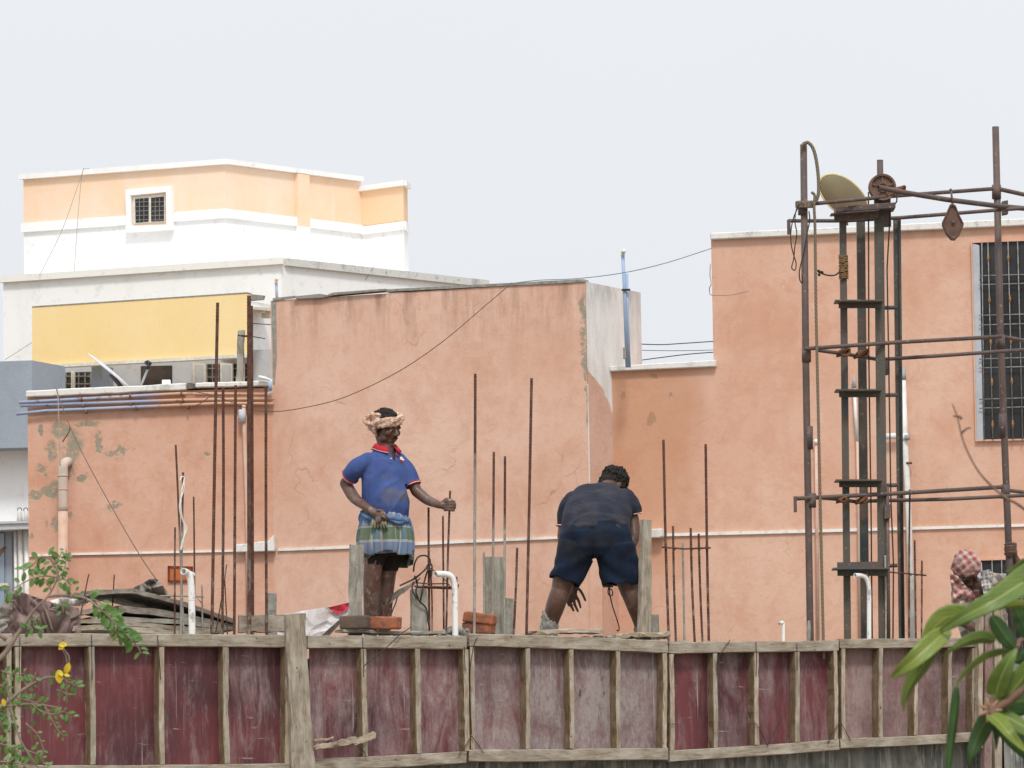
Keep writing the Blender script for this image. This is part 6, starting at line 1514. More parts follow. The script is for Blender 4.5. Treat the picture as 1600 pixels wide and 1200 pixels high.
# legs
limb(b, [K(900, 856, 0), K(886, 890, -.02), K(877, 922, -.03)], [.118, .092, .070]); limb(b, [K(877, 922, -.03), K(870, 940, -.04), K(860, 975, 0), K(857, 1005, .02)], [.069, .067, .052, .042])
limb(b, [K(966, 856, 0), K(977, 890, -.02), K(984, 922, -.02)], [.118, .095, .072]); limb(b, [K(984, 922, -.02), K(991, 940, -.03), K(1001, 972, 0), K(1006, 1005, .02)], [.070, .064, .050, .040])
ell(b, K(931, 850, .0), (.17, .13, .09))
for x, sg in ((855, 1), (1008, -1)): ell(b, Vector((K(x, 1010).x, Y2 + .07, zdeck + .035)), (.048, .125, .036))
M_SK2 = skin_mat('brown_skin', (.075, .032, .020), (.115, .052, .034), .2, (4.6, 4.9))
mesh_part(b, 'body', M_SK2, man2, .005, 2)
m_ = MB(); ell(m_, T2(0, .022, .048), (.090, .105, .086), HM2, seg=24); ell(m_, T2(0, .062, -.01), (.078, .055, .072), HM2)
for q in (-1, 1): ell(m_, T2(q * .072, -.005, .02), (.018, .035, .035), HM2)
rnd = random.Random(12)
for i in range(420):
    a, bb = rnd.uniform(0, 6.28), rnd.uniform(-.2, 1.5); v = Vector((math.cos(a) * math.cos(bb) * .092, .022 + math.sin(a) * math.cos(bb) * .107, .048 + math.sin(bb) * .088))
    if v.y < -.05: continue
    ell(m_, T2(*v), rnd.uniform(.004, .007), seg=6)
mesh_part(m_, 'hair', M_HAIR, man2, .0045, 1, (.007, 38), keep=lambda c: (HM2.inverted() @ (c - HC2)).y > -.062)
for q in (-1, 1):
    m_ = MB(); ell(m_, T2(q * .031, -.083, .001), .0125, seg=10); m_.build('eye', M_EYEW, man2, smooth=True)
# t-shirt
m_ = MB(); TS = [(930, 836, .03, .238, .150), (930.5, 822, .09, .242, .150), (932, 806, .18, .240, .142), (936, 792, .30, .234, .130), (940, 780, .39, .215, .118), (946, 772, .45, .140, .090), (951, 766, .49, .085, .074)]
S2_ = [(K(x, y, d), W_, D_) for x, y, d, W_, D_ in TS]; loft(m_, spine_secs([(K(930, 846, -.02), .232, .145)] + S2_), 30, power=2.2)
a1 = [K(976, 781, .36), K(985, 790, .35), K(988.5, 803, .36)]; a2 = [K(896, 782, .36), K(886, 800, .36), K(882, 824, .355)]
limb(m_, a1, [.078, .074, .064]); limb(m_, a2, [.072, .066, .058])
e1 = K(989, 804, .36); g1 = (K(990, 812, .36) - K(986, 788, .35)).normalized(); e2_ = a2[2]; g2 = (a2[2] - a2[1]).normalized()
hemc = K(930, 844, .0); hemd = (K(934, 806, .18) - K(930, 838, 0)).normalized()
def keep2(c):
    if (c - e1).dot(g1) > 0 and (c - e1).length < .13 and c.x > K(975, 800).x: return False
    if (c - e2_).dot(g2) > 0 and (c - e2_).length < .085 and c.x < K(888, 800, .35).x and c.y > Y2 + .26: return False
    if (c - hemc).dot(Vector((0, .35, .94))) < 0 - .003 * math.sin((c.x) * 23): return False
    if (c - K(951, 766, .49)).dot((K(952, 764, .51) - K(942, 778, .40)).normalized()) > -.006: return False
    return True
M_TEE = cloth_mat('charcoal_cotton', (.022, .023, .034), (.034, .037, .055), (.014, .015, .022), [(K(905, 835, -.1), (.16, .4, .09), .6), (K(915, 800, 0), (.10, .4, .07), .35), (K(960, 815, 0), (.12, .4, .05), .35), (K(950, 768, .3), (.10, .3, .03), .3)], (.058, .055, .052))
o = remesh(m_, .008, 5)
for i, v in enumerate(o.v):
    u_ = (v.x - K(932, 800).x); h = v.z - K(932, 800).z
    f1 = .010 * math.exp(-((h + .02 + .35 * u_ * u_ * 6) / .018) ** 2)                       # the roll of cloth across the back
    f2 = .006 * math.sin(u_ * 30 + h * 18 + 2 * mnoise.noise(v * 6)) * math.exp(-((h + .12) / .10) ** 2)
    sp = -.010 * math.exp(-(u_ / .03) ** 2) * math.exp(-((h - .06) / .10) ** 2)
    o.v[i] = v + o.n[i] * (f1 + f2 + sp + .010 * mnoise.noise(Vector((v.x * 7, v.y * 9, v.z * 13))) + .005 * abs(mnoise.noise(v * 22)))
cut(o, keep2); ts = o.build('t_shirt', M_TEE, man2, smooth=True)
bm = bmesh.new(); bm.from_mesh(ts.data); bmesh.ops.delete(bm, geom=[v for v in bm.verts if not v.link_faces], context='VERTS'); bm.to_mesh(ts.data); bm.free(); thicken(ts, .004)
x_, y_ = frame(g1); m_ = MB(); band(m_, e1 - g1 * .004, x_ * .0655, y_ * .0655, .0045); m_.build('sleeve_trim', M_PINK, ts, smooth=True)
x_, y_ = frame(g2); m_ = MB(); band(m_, e2_ - g2 * .006, x_ * .0595, y_ * .0595, .0045); m_.build('sleeve_trim', M_PINK, ts, smooth=True)
# shorts
m_ = MB(); loft(m_, [(K(931, 824, .05), X * .225, Vector((0, .13, -.04))), (K(931, 838, .0), X * .245, Vector((0, .15, -.03))), (K(931, 856, -.01), X * .262, Vector((0, .15, 0))), (K(932, 870, .0), X * .235, Vector((0, .13, 0)))], 30, power=2.3)
ll = [K(903, 856, -.01), K(893, 882, -.02), K(883.5, 909, -.03), K(882, 915, -.03)]; rl = [K(961, 856, -.01), K(967, 884, -.02), K(970.5, 909, -.02), K(971, 916, -.02)]
limb(m_, ll, [.140, .124, .110, .108], balls=False); limb(m_, rl, [.142, .140, .136, .136], balls=False)
def keep3(c):
    lf = c.x < K(927, 880).x
    if lf: return (c - K(884, 909, -.03)).dot((ll[2] - ll[1]).normalized() + Vector((.0, 0, 0))) < -.0 + .006 * math.sin(c.x * 60)
    return c.z > K(970, 913).z + .006 * math.sin(c.x * 60)
M_SHORT = cloth_mat('navy_shorts', (.007, .010, .019), (.010, .019, .040), (.005, .006, .010), [(K(885, 852, -.1), (.07, .3, .05), .55), (K(900, 870, -.1), (.10, .3, .06), .35), (K(935, 845, -.1), (.16, .3, .07), .45)], (.026, .026, .024))
o = remesh(m_, .008, 4)
for i, v in enumerate(o.v):
    u_ = v.x - K(926, 870).x; h = v.z - K(926, 870).z; sg = 1 if u_ > 0 else -1
    ph = (abs(u_) * 26 + h * 44) if True else 0
    a = .0075 * min(1, max(0, -h / .12 + .2)) * min(1, abs(u_) / .08)
    o.v[i] = v + o.n[i] * (a * math.sin(ph + 1.5 * mnoise.noise(v * 7)) + .006 * mnoise.noise(v * 13) - .012 * math.exp(-(u_ / .018) ** 2) * (h > -.03))
cut(o, keep3); sh = o.build('shorts', M_SHORT, man2, smooth=True)
bm = bmesh.new(); bm.from_mesh(sh.data); bmesh.ops.delete(bm, geom=[v for v in bm.verts if not v.link_faces], context='VERTS'); bm.to_mesh(sh.data); bm.free(); thicken(sh, .004)
# cement covered boot on his left foot
m_ = MB(); tube(m_, [K(862, 957, -.005), K(858.5, 975, 0), K(855.5, 1000, .01), K(855, 1012, .01)], [.064, .062, .060, .058], 18); ell(m_, Vector((K(855, 1010).x, Y2 + .08, zdeck + .05)), (.058, .15, .052))
mesh_part(m_, 'boot', M_CEM, man2, .007, 3, (.006, 22))
m_ = MB(); tube(m_, [K(1003, 978, 0), K(1006, 1000, .01), K(1007, 1012, .01)], [.060, .058, .058], 18); ell(m_, Vector((K(1008, 1010).x, Y2 + .08, zdeck + .05)), (.058, .15, .052))
mesh_part(m_, 'boot', M_CEM, man2, .007, 3, (.006, 22))
m_ = MB(); tube(m_, smooth_path([K(947, 905, .18), K(952, 919, .17), K(956, 922, .17), K(957, 929, .17), K(953, 931, .17), K(950, 925, .17), K(952, 916, .17), (K(953, 930, .18)), K(958, 950, .20), K(964, 968, .22), K(967.5, 981, .22), K(966, 986, .22), K(963.5, 984, .22)], 6), .0042, 7)
tagit(m_.build('hook_tool', M_WIRE, smooth=True), 'thin dark hooked wire hanging from the bending man\'s right hand', 'hook')

# ---------------------------------------------------------------- worker in the checked headscarf
Y3 = 36.75
def Q3(px, py, dy=0): return U(px, py, Y3 + dy)
man3 = thing('person', 'person crouching behind mango leaves in a red checked headscarf, arm raised', 'person', Vector((Q3(1530, 960).x, Y3, zdeck)))
HC3 = Q3(1509, 892, 0); HM3 = Matrix.Rotation(R(30), 3, 'Z') @ Matrix.Rotation(R(50), 3, 'X') @ Matrix.Rotation(R(-12), 3, 'Y')
b = MB(); T3 = head_geo(b, HC3, HM3, 1.0)
limb(b, [T3(0, .02, -.06), Q3(1524, 915, .05), Q3(1530, 925, .08)], [.06, .058, .066])
loft(b, [(Q3(1526, 912, .08), X * .07, Vector((0, .06, 0))), (Q3(1526, 925, .09), X * .165, Vector((0, .10, 0))), (Q3(1530, 950, .12), X * .165, Vector((0, .12, 0))), (Q3(1540, 990, .18), X * .155, Vector((0, .12, 0))), (Q3(1545, 1015, .2), X * .15, Vector((0, .13, 0)))], 24)
limb(b, [Q3(1555, 915, .08), Q3(1578, 913, .02), Q3(1599, 908, -.05)], [.052, .046, .040]); limb(b, [Q3(1599, 908, -.05), Q3(1593, 888, -.10), Q3(1584, 868, -.12)], [.040, .036, .027])
pole_y = y2 - Y3
ell(b, Q3(1581, 858, pole_y + .03), (.036, .030, .036))
for i in range(4): hand_fingers(b, [[Q3(1587, 850 + i * 4.4, pole_y - .02), Q3(1579, 849 + i * 4.6, pole_y - .044), Q3(1570, 851 + i * 4.6, pole_y - .022)]], .0105)
hand_fingers(b, [[Q3(1588, 862, pole_y), Q3(1578, 868, pole_y - .035), Q3(1570, 866, pole_y - .02)]], .0105)
limb(b, [Q3(1584, 870, -.12), Q3(1583, 862, pole_y + .03)], [.028, .030])
limb(b, [Q3(1502, 928, .06), Q3(1500, 950, -.04), Q3(1506, 972, -.10)], [.052, .046, .040]); limb(b, [Q3(1506, 972, -.10), Q3(1525, 985, -.18)], [.038, .03]); ell(b, Q3(1532, 987, -.2), (.045, .03, .025))
for x0, x1 in ((1538, 1526), (1558, 1555)): limb(b, [Q3(x0, 1012, .2), Q3(x1, 992, -.15)], [.085, .06]); limb(b, [Q3(x1, 992, -.15), Q3(x0 - 5, 1030, .12)], [.058, .04]); ell(b, Vector((Q3(x0 - 8, 1030).x, Y3 + .05, zdeck + .035)), (.045, .12, .035))
M_SK3 = skin_mat('brown_skin_third', (.07, .03, .02), (.11, .052, .036), .25)
mesh_part(b, 'body', M_SK3, man3, .006, 3)
for q in (-1, 1):
    m_ = MB(); ell(m_, T3(q * .031, -.083, .001),   .0115, seg=10); m_.build('eye', M_EYEB, man3, smooth=True)
def check_mat(name, c1, c2, c3, f, rot=0):
    m = NT(name, .92, .1)
    v = m.vec('obj', (f, f, f)); mp_ = v.node; mp_.inputs['Rotation'].default_value = (0, rot, 0)
    v = m.warp(v, 1.2, .25); s = m.t.nodes.new('ShaderNodeSeparateXYZ'); m.link(v, s.inputs[0])
    a = m.math('GREATER_THAN', m.math('SINE', s.outputs[0]), -.1); b_ = m.math('GREATER_THAN', m.math('SINE', s.outputs[2]), -.1)
    c = m.mix(m.math('MAXIMUM', a, b_), c1, c2); c = m.mix(m.math('MULTIPLY', a, b_), c, c3)
    c = m.mix(m.rng(m.noise(14, 4), .5, .7, 0, .5), c, tuple(x * .6 for x in c1)); m.col(c); m.bump(m.noise(30, 4), .4, .004); return m.mat
M_CHK = check_mat('red_white_check', (.54, .47, .42), (.46, .27, .24), (.36, .09, .085), 130, .6)
m_ = MB(); ell(m_, T3(0, .014, .045), (.094, .110, .096), HM3, seg=24); ell(m_, T3(0, .06, -.01), (.085, .055, .07), HM3)
mesh_part(m_, 'headscarf', M_CHK, man3, .006, 3, (.010, 18), keep=lambda c: (HM3.inverted() @ (c - HC3)).z > .012 + .55 * max(-.12, -(HM3.inverted() @ (c - HC3)).y - .02) * .6 - (.2 if (HM3.inverted() @ (c - HC3)).y > .03 else 0), thick=.004)
hs = [q for q in COL.objects if q.name.startswith('headscarf')][-1]
o = cloth('scarf_tail', None, None, [(1484, 896), (1496, 900), (1506, 912), (1517, 924), (1524, 932), (1514, 938), (1500, 936), (1494, 934), (1491, 945), (1488, 925), (1485, 908)], WP((1480, Y3 - .10), (1530, Y3 - .02), 920), .03, .05, M_CHK, 4, grid=20)
off_ = WLOC[o] - WLOC[hs]; o.parent = hs; o.location = off_
M_SHIRT3 = check_mat('dull_striped_shirt', (.40, .36, .27), (.26, .20, .17), (.50, .47, .42), 70, .5)
m_ = MB(); loft(m_, [(Q3(1527, 911, .09), X * .10, Vector((0, .09, 0))), (Q3(1526, 922, .09), X * .185, Vector((0, .125, 0))), (Q3(1530, 950, .12), X * .19, Vector((0, .145, 0))), (Q3(1540, 990, .18), X * .18, Vector((0, .145, 0))), (Q3(1545, 1016, .2), X * .175, Vector((0, .15, 0)))], 26)
limb(m_, [Q3(1545, 912, .08), Q3(1565, 910, .05), Q3(1584, 911, .0)], [.072, .066, .056]); limb(m_, [Q3(1505, 927, .06), Q3(1501, 945, -.01), Q3(1503, 965, -.08)], [.072, .066, .056])
def keep4(c):
    d = c - Q3(1524, 914, .0)
    if c.y < Y3 + .09 and d.z < .05 and d.z > -.12 and abs(d.x - .02) < .075 * (1 + d.z / .14): return False
    if c.x > Q3(1586, 910).x: return False
    return True
mesh_part(m_, 'shirt', M_SHIRT3, man3, .008, 4, (.010, 9), keep=keep4, thick=.004)
s3 = [q for q in COL.objects if q.name.startswith('shirt')][-1]
M_COL3 = check_mat('white_striped_collar', (.62, .60, .57), (.34, .32, .30), (.60, .58, .56), 160, .9)
o = cloth('collar', None, None, [(1532, 893), (1546, 890), (1552, 897), (1550, 915), (1541, 934), (1538, 930), (1534, 915)], WP((1525, Y3 - .08), (1560, Y3 - .06), 920), .0, .03, M_COL3, 6, grid=14)
off_ = WLOC[o] - WLOC[s3]; o.parent = s3; o.location = off_
# ================================================================ near plants
def leaf_mat(name, c1, c2, rib, dark):
    m = NT(name, .42, .45)
    s = m.t.nodes.new('ShaderNodeSeparateXYZ'); m.link(m.vec('uv'), s.inputs[0]); u, v = s.outputs[0], s.outputs[1]
    au = m.math('ABSOLUTE', m.math('SUBTRACT', u, .5))
    ribk = m.rng(au, .018, .045, 1, 0)
    ve = m.math('SINE', m.math('MULTIPLY', m.math('SUBTRACT', v, m.math('MULTIPLY', au, .22)), 150))
    vk = m.rng(ve, .3, 1.0, 0, .10)
    c = m.mix(m.rng(m.noise(6, 4, m.vec(scale=(8, 8, 8))), .35, .65), c1, c2)
    c = m.mix(m.rng(m.noise(30, 3), .6, .75, 0, .35), c, dark)
    c = m.mix(m.rng(m.noise(16, 4, m.vec(loc=(3, 1, 2)), .6), .66, .74, 0, .55), c, (.16, .11, .04)); c = m.mix(vk, c, rib); c = m.mix(ribk, c, rib); m.col(c); m.bump(ve, .12, .0006)
    tr = m.t.nodes.new('ShaderNodeBsdfTranslucent'); m.link(m.mix(1.0, c, (.9, 1.0, .35), 'MULTIPLY'), tr.inputs[0])
    mxs = m.t.nodes.new('ShaderNodeMixShader'); mxs.inputs[0].default_value = .22; out = m.t.nodes['Material Output']
    m.link(m.b.outputs[0], mxs.inputs[1]); m.link(tr.outputs[0], mxs.inputs[2]); m.link(mxs.outputs[0], out.inputs[0]); return m.mat
M_LF = leaf_mat('mango_leaf', (.10, .165, .026), (.145, .215, .036), (.30, .35, .10), (.05, .10, .02))
M_LFY = leaf_mat('mango_leaf_yellowish', (.15, .215, .03), (.20, .26, .04), (.36, .36, .10), (.09, .15, .025))
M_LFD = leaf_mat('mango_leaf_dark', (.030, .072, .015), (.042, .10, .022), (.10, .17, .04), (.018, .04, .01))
M_TWIG = simple('brown_twig', (.12, .065, .05), (.20, .12, .085), 60, .8)
M_PET = simple('pink_green_stalk', (.30, .26, .10), (.36, .20, .14), 60, .6)
YM = 3.7
def leaf(mb, pts, Wpx, fold=.35, tw=0, Y=YM, nseg=26, curl=0, wave=.03, seed=0, bulge=.42):
    P = smooth_path([U(x, y, Y + d) for x, y, d in pts], 8); n = len(P); acc = [0]
    for i in range(1, n): acc.append(acc[-1] + (P[i] - P[i - 1]).length)
    k = Y / F; vs = []; fs = []; uv = []; nu = 8; view = Vector((0, 1, 0))
    for i in range(n):
        t = acc[i] / acc[-1]; d = (P[min(i + 1, n - 1)] - P[max(i - 1, 0)]).normalized()
        side = d.cross(view).normalized(); nrm = side.cross(d).normalized()
        tt = tw[0] + (tw[1] - tw[0]) * t if isinstance(tw, (tuple, list)) else tw
        a = R(tt); sd_ = side * math.cos(a) + nrm * math.sin(a); nn = -side * math.sin(a) + nrm * math.cos(a)
        q = t ** bulge * 1.0; wdt = Wpx * k / 2 * max(0, math.sin(math.pi * min(1, q ** 1.15)) ** .72) if 0 < t < 1 else 0
        for j in range(nu + 1):
            u_ = j / nu * 2 - 1
            off = fold * abs(u_) * wdt + wave * wdt * math.sin(t * 22 + seed + (0 if u_ > 0 else 2)) * abs(u_) + curl * wdt * u_ * u_
            vs.append(P[i] + sd_ * (u_ * wdt) + nn * off); 
    for i in range(n - 1):
        for j in range(nu):
            a = i * (nu + 1) + j; fs.append([a, a + 1, a + nu + 2, a + nu + 1])
            v0, v1 = acc[i], acc[i + 1]; uv.append([(j / nu, v0 * 4), ((j + 1) / nu, v0 * 4), ((j + 1) / nu, v1 * 4), (j / nu, v1 * 4)])
    mb.add(vs, fs, uv); return mb
mango = thing('mango_tree', 'very near mango tree with long green leaves at the lower right corner', 'tree', Vector((U(1900, 900, YM).x, YM, 0)))
def mleaf(pts, Wpx, mat, **kw):
    m_ = MB(); leaf(m_, pts, Wpx * .9, **kw); o = m_.build('leaf', mat, mango, smooth=True); thicken(o, .0006); return o
mleaf([(1690, 870, .03), (1640, 888, .02), (1600, 910, 0), (1555, 938, -.02), (1510, 962, -.02), (1480, 980, -.01), (1464, 989, 0)], 57, M_LF, fold=-.22, tw=-18, seed=1)
mleaf([(1520, 968, .02), (1500, 962, .012), (1480, 964, .012), (1462, 978, .012), (1450, 1000, .012), (1442, 1018, .012), (1437, 1032, .012)], 40, M_LFY, fold=.15, tw=12, seed=2, bulge=.5)
mleaf([(1484, 984, 0), (1470, 994, -.005), (1452, 1010, -.012), (1430, 1030, -.016), (1410, 1046, -.012), (1391, 1060, 0)], 36, M_LFY, fold=-.3, tw=-14, seed=3, bulge=.55)
mleaf([(1468, 1000, .02), (1455, 1018, .022), (1440, 1045, .026), (1424, 1068, .028), (1414, 1092, .03), (1412, 1112, .032)], 33, M_LF, fold=.4, tw=25, seed=4)
mleaf([(1556, 1001, .03), (1535, 996, .02), (1510, 1002, .01), (1490, 1013, 0), (1473, 1026, 0)], 24, M_LF, fold=.3, tw=18, seed=5)
mleaf([(1580, 1020, .02), (1562, 1023, .01), (1540, 1030, 0), (1515, 1048, 0), (1500, 1064, 0), (1494, 1078, .0)], 22, M_LF, fold=.5, tw=55, seed=6, bulge=.6)
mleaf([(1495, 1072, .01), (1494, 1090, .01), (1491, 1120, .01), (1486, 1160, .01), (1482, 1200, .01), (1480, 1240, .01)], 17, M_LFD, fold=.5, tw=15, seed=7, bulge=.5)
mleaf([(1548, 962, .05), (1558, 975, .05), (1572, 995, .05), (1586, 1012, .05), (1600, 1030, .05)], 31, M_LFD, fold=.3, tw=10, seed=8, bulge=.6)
mleaf([(1612, 1000, .06), (1604, 985, .06), (1594, 965, .06), (1586, 950, .06), (1580, 942, .06)], 36, M_LFD, fold=.2, tw=-10, seed=9)
mleaf([(1556, 1088, .0), (1560, 1070, -.005), (1568, 1050, -.01), (1578, 1030, -.012), (1590, 1012, -.01)], 40, M_LF, fold=-.2, tw=12, seed=10)
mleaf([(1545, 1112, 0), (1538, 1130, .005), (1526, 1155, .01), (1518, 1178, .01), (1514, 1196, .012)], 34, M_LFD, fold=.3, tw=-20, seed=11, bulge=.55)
mleaf([(1548, 1118, -.01), (1560, 1128, -.02), (1575, 1145, -.03), (1590, 1162, -.03), (1610, 1180, -.03)], 30, M_LFY, fold=-.3, tw=25, seed=12)
mleaf([(1552, 1116, .0), (1575, 1122, .0), (1600, 1136, .0), (1640, 1160, 0)], 36, M_LF, fold=.3, tw=30, seed=13)
mleaf([(1550, 1105, 0), (1570, 1092, .0), (1590, 1070, 0), (1612, 1040, 0), (1640, 1000, .0)], 46, M_LF, fold=.25, tw=-25, seed=14)
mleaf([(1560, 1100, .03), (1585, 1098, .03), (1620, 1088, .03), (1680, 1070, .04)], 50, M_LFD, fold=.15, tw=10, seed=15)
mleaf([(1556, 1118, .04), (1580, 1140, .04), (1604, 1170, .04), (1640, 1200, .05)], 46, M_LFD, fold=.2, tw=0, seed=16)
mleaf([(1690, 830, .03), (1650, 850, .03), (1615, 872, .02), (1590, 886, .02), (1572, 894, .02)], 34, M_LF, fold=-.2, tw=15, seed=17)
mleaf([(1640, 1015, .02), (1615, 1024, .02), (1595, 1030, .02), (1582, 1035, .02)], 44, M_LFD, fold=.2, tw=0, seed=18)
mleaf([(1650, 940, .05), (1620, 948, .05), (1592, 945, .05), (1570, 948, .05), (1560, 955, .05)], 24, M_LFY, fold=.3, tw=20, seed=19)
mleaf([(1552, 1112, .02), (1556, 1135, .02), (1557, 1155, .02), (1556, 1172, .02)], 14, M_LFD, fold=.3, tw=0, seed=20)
m_ = MB()
for pts, r in (([(1546, 1110, 0), (1562, 1104, 0), (1582, 1090, 0), (1620, 1060, .01), (1700, 1020, .03), (1800, 1000, .05)], [.0035, .0025, .0025, .004, .006, .010]),
               ([(1544, 1108, 0), (1550, 1098, 0), (1553, 1088, 0)], [.003, .0016]), ([(1547, 1112, 0), (1556, 1118, -.01)], [.003, .0018]), ([(1546, 1112, 0), (1545, 1118, 0)], [.003, .0018]),
               ([(1590, 1012, -.01), (1596, 1000, 0), (1620, 1010, .02), (1700, 1020, .03)], [.0016, .002, .003, .005]),
               ([(1488, 631, .1), (1496, 652, .1), (1503, 682, .09), (1512, 706, .08), (1528, 735, .07), (1548, 758, .06), (1572, 778, .05), (1600, 795, .05), (1680, 860, .05), (1800, 960, .05)], [.0005, .0007, .0008, .0009, .0010, .0011, .0013, .0016, .003, .008]),
               ([(1503, 676, .09), (1512, 669, .09), (1517, 669, .09)], [.001, .0006]), ([(1503, 655, .09), (1499, 651, .09), (1489, 650, .09)], [.0012, .0006]),
               ([(1600, 910, 0), (1700, 870, .03), (1800, 900, .05)], [.002, .003, .008]), ([(1612, 1000, .06), (1680, 990, .05), (1800, 980, .05)], [.002, .003, .008]),
               ([(1800, 940, .05), (1830, 1010, .05), (1850, 1400, .05), (1870, 2500, .05), (1890, 4800, .02)], [.012, .02, .03, .04, .06])):
    tube(m_, smooth_path([U(x, y, YM + d) for x, y, d in pts], 8), r, 8)
m_.build('branches', M_TWIG, mango, smooth=True)
m_ = MB()
for i in range(7): a = R(i * 51); tube(m_, [U(1546, 1110, YM), U(1546, 1110, YM) + Vector((math.cos(a) * .009, -.004, math.sin(a) * .009))], [.0026, .0005], 7)
m_.build('bud', M_PET, mango, smooth=True)

# feathery small-leaved tree at the left
YL = 7.0
M_SL = leaf_mat('small_leaf', (.075, .165, .035), (.12, .225, .055), (.15, .26, .08), (.045, .10, .025))
M_SLY = simple('yellow_leaf', (.72, .52, .03), (.60, .42, .03), 20, .5)
M_BR = simple('grey_brown_branch', (.18, .125, .10), (.28, .22, .17), 40, .85)
lt = thing('small_leaved_tree', 'feathery small leaved branch in front of the leftmost panels, with a few yellow leaves', 'tree', Vector((U(-160, 1200, YL).x, YL, 0)))
rnd = random.Random(77)
kL = YL / F
lf_mb = MB(); br_mb = MB()
def leaflet(mb, p, d, nrm, L, Wd):
    d = d.normalized(); s2 = d.cross(nrm).normalized(); nn = s2.cross(d); vs = []; fs = []; uv = []; n = 5
    for i in range(n + 1):
        t = i / n; w_ = Wd * math.sin(math.pi * (t * .92 + .04)) ** .7 / 2; c = p + d * (L * t) + nn * (-.12 * L * t * t)
        vs += [c - s2 * w_ + nn * w_ * .3, c, c + s2 * w_ + nn * w_ * .3]
    for i in range(n):
        for j in range(2):
            a = i * 3 + j; fs.append([a, a + 1, a + 4, a + 3]); uv.append([(j / 2, i / n * .1), ((j + 1) / 2, i / n * .1), ((j + 1) / 2, (i + 1) / n * .1), (j / 2, (i + 1) / n * .1)])
    mb.add(vs, fs, uv)
def frond(pts, n, Lpx, mb=lf_mb, spread=1.0, stem=.0009, sub=0, droop=.3):
    P = smooth_path([U(x, y, YL + d) for x, y, d in pts], 6); tube(br_mb, P, [stem * 1.4, stem * .7], 5)
    n = int(n * 1.2); Lpx *= .82
    for i in range(n):
        t = (i + .5) / n; k = t * (len(P) - 1); a = min(int(k), len(P) - 2); p = P[a].lerp(P[a + 1], k - a); d = (P[a + 1] - P[a]).normalized()
        for sg in (-1, 1):
            if rnd.random() < .08: continue
            sd_ = d.cross(Vector((0, -1, 0))).normalized() * sg
            dd_ = (sd_ * spread + d * rnd.uniform(.2, .8) + Vector((rnd.uniform(-.3, .3), rnd.uniform(-.5, .5), -droop + rnd.uniform(-.3, .3)))).normalized()
            L = Lpx * kL * rnd.uniform(.75, 1.2); nn = Vector((rnd.uniform(-.7, .7), -1, rnd.uniform(-.2, 1.0))).normalized()
            q = p + dd_ * rnd.uniform(.001, .004); leaflet(mb, q, dd_, nn, L, L * rnd.uniform(.48, .62))
def branch(pts, r): tube(br_mb, smooth_path([U(x, y, YL + d) for x, y, d in pts], 8), r, 8)
branch([(-120, 1150, .05), (-40, 1060, 0), (4, 1025, 0), (28, 990, 0), (52, 955, 0), (76, 930, 0), (90, 900, 0), (84, 880, 0), (78, 872, 0)], [.009, .007, .0055, .0048, .004, .003, .002, .0014, .001])
branch([(76, 932, 0), (96, 930, 0), (120, 932, 0), (140, 938, -.02), (168, 962, -.03), (196, 990, -.03), (212, 1008, -.03)], [.0022, .0018, .0014, .0010, .0008])
branch([(66, 942, 0), (74, 960, 0), (82, 985, 0)], [.0016, .0008])
branch([(-60, 1140, 0), (0, 1105, 0), (40, 1075, 0), (75, 1058, 0), (110, 1062, 0)], [.005, .0035, .0022, .0014, .0008])
branch([(0, 1104, 0), (50, 1100, 0), (90, 1105, 0)], [.002, .0012, .0008]); branch([(10, 1060, 0), (18, 1110, 0), (34, 1160, 0), (60, 1200, 0)], [.002, .0014, .0008])
branch([(96, 1012, 0), (104, 1030, 0), (104, 1060, 0), (104, 1100, 0)], [.0007, .0011, .0009]); branch([(98, 1012, 0), (108, 1028, 0), (104, 1050, 0)], [.0008, .0012, .0009])
branch([(10, 1000, 0), (-40, 960, 0), (-90, 930, 0)], [.003, .002, .001])
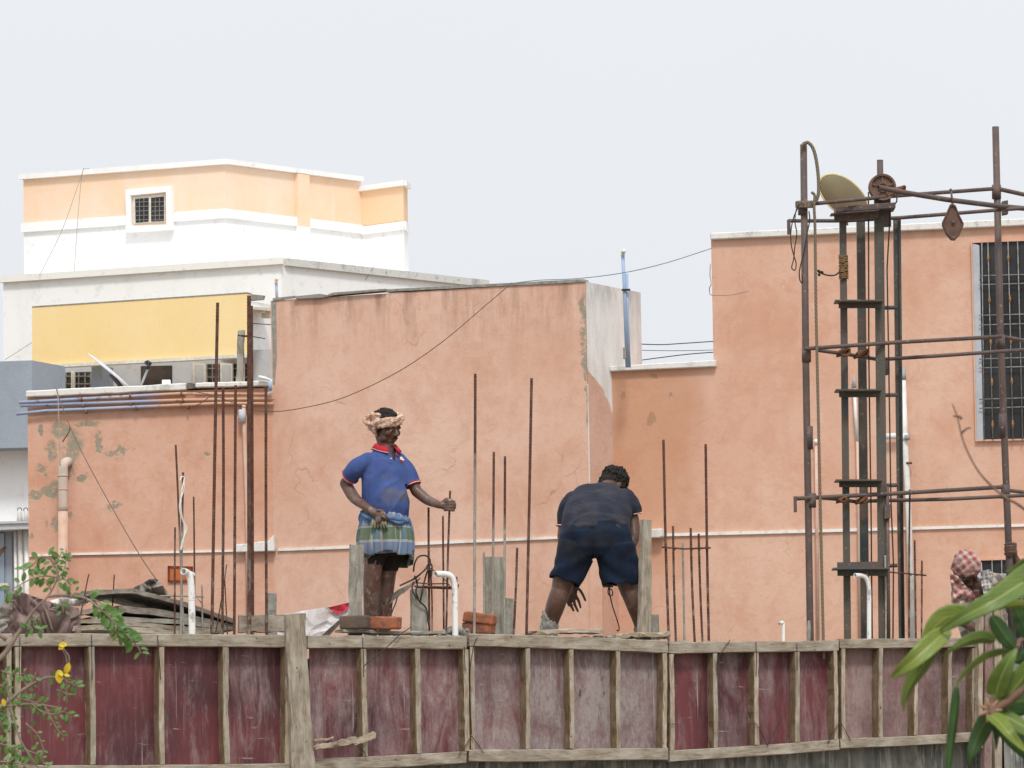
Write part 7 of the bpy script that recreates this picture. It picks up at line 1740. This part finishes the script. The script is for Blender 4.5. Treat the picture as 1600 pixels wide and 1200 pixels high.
for pts, n, L in (([(86, 888, 0), (78, 874, 0), (64, 870, 0), (50, 884, 0), (36, 892, 0)], 7, 17), ([(84, 882, 0), (92, 872, 0), (96, 864, 0)], 4, 17), ([(90, 905, 0), (100, 890, 0), (104, 872, 0), (103, 858, 0)], 8, 8),
                  ([(90, 902, 0), (70, 900, 0), (48, 905, 0), (24, 918, 0), (8, 926, 0)], 9, 17), ([(88, 908, 0), (100, 905, 0), (112, 915, 0)], 4, 16), ([(80, 922, 0), (70, 905, 0), (60, 898, 0)], 4, 15), ([(110, 934, 0), (118, 926, 0), (126, 930, 0)], 3, 12),
                  ([(136, 938, -.02), (150, 938, -.02), (166, 950, -.02), (176, 962, -.02)], 7, 19), ([(148, 945, -.03), (172, 965, -.03), (190, 985, -.03), (206, 1000, -.03)], 10, 20), ([(206, 1000, -.03), (216, 1012, -.03), (221, 1022, -.03)], 3, 17), ([(170, 962, -.04), (178, 976, -.04), (184, 992, -.04)], 5, 18), ([(190, 985, -.02), (200, 990, -.02), (212, 1004, -.02)], 4, 17),
                  ([(94, 935, 0), (98, 948, 0), (99, 958, 0)], 2, 14), ([(62, 960, 0), (52, 978, 0), (68, 986, 0)], 3, 14), ([(50, 980, 0), (40, 984, 0)], 2, 14),
                  ([(75, 1058, 0), (95, 1060, 0), (112, 1068, 0), (118, 1072, 0)], 5, 13), ([(40, 1075, 0), (52, 1062, 0), (56, 1050, 0)], 4, 12), ([(20, 1090, 0), (34, 1092, 0), (50, 1096, 0), (70, 1100, 0)], 6, 14), ([(50, 1100, 0), (66, 1112, 0), (84, 1116, 0), (100, 1112, 0), (112, 1122, 0)], 8, 12),
                  ([(2, 1048, 0), (20, 1054, 0), (40, 1052, 0)], 5, 13), ([(0, 1070, 0), (14, 1080, 0), (22, 1100, 0)], 5, 13), ([(14, 1090, 0), (12, 1120, 0), (18, 1140, 0)], 5, 15), ([(70, 1104, 0), (80, 1122, 0), (90, 1140, 0), (100, 1150, 0)], 5, 9), ([(40, 1130, 0), (60, 1150, 0), (70, 1180, 0)], 4, 10),
                  ([(-10, 1160, 0), (14, 1166, 0), (34, 1178, 0)], 6, 14), ([(0, 1190, 0), (24, 1192, 0), (50, 1196, 0), (76, 1200, 0)], 8, 14), ([(40, 1172, 0), (60, 1180, 0), (70, 1196, 0)], 4, 13), ([(-20, 1100, 0), (-4, 1118, 0), (4, 1140, 0)], 5, 14), ([(88, 1078, 0), (100, 1082, 0), (110, 1090, 0)], 4, 9), ([(-90, 930, 0), (-60, 940, 0), (-30, 960, 0)], 6, 16)):
    frond(pts, n, L)
lf_mb.build('foliage', M_SL, lt, smooth=True)
tube(br_mb, smooth_path([U(-120, 1150, YL), U(-150, 1300, YL), U(-160, 1700, YL), U(-165, 2600, YL), Vector((U(-160, 1200, YL).x, YL, .0))], 6), [.010, .014, .02, .03, .045], 10)
br_mb.build('branches', M_BR, lt, smooth=True)
yl = MB()
for x, y, dx, dz, L in ((101, 1006, -.7, -.6, 13), (92, 1008, .9, .1, 13), (108, 1036, -.35, -1, 17), (90, 1048, .15, -.8, 20), (98, 1056, -.5, .6, 12), (100, 1054, .9, -.2, 9), (4, 1092, .3, -1, 12)):
    leaflet(yl, U(x, y, YL - .01), Vector((dx, .1, dz)), Vector((.2, -1, .3)), L * kL, L * kL * .6)
yl.build('yellow_leaves', M_SLY, lt, smooth=True)
o = post('cut_branch_end', 'cut grey branch end slanting at the very left edge', 'branch', [(5, 854, ), (9, 856), (-22, 925), (-28, 921)], .012, M_TWIG, 0, wp=WP((-60, 7.2), (60, 7.2)))
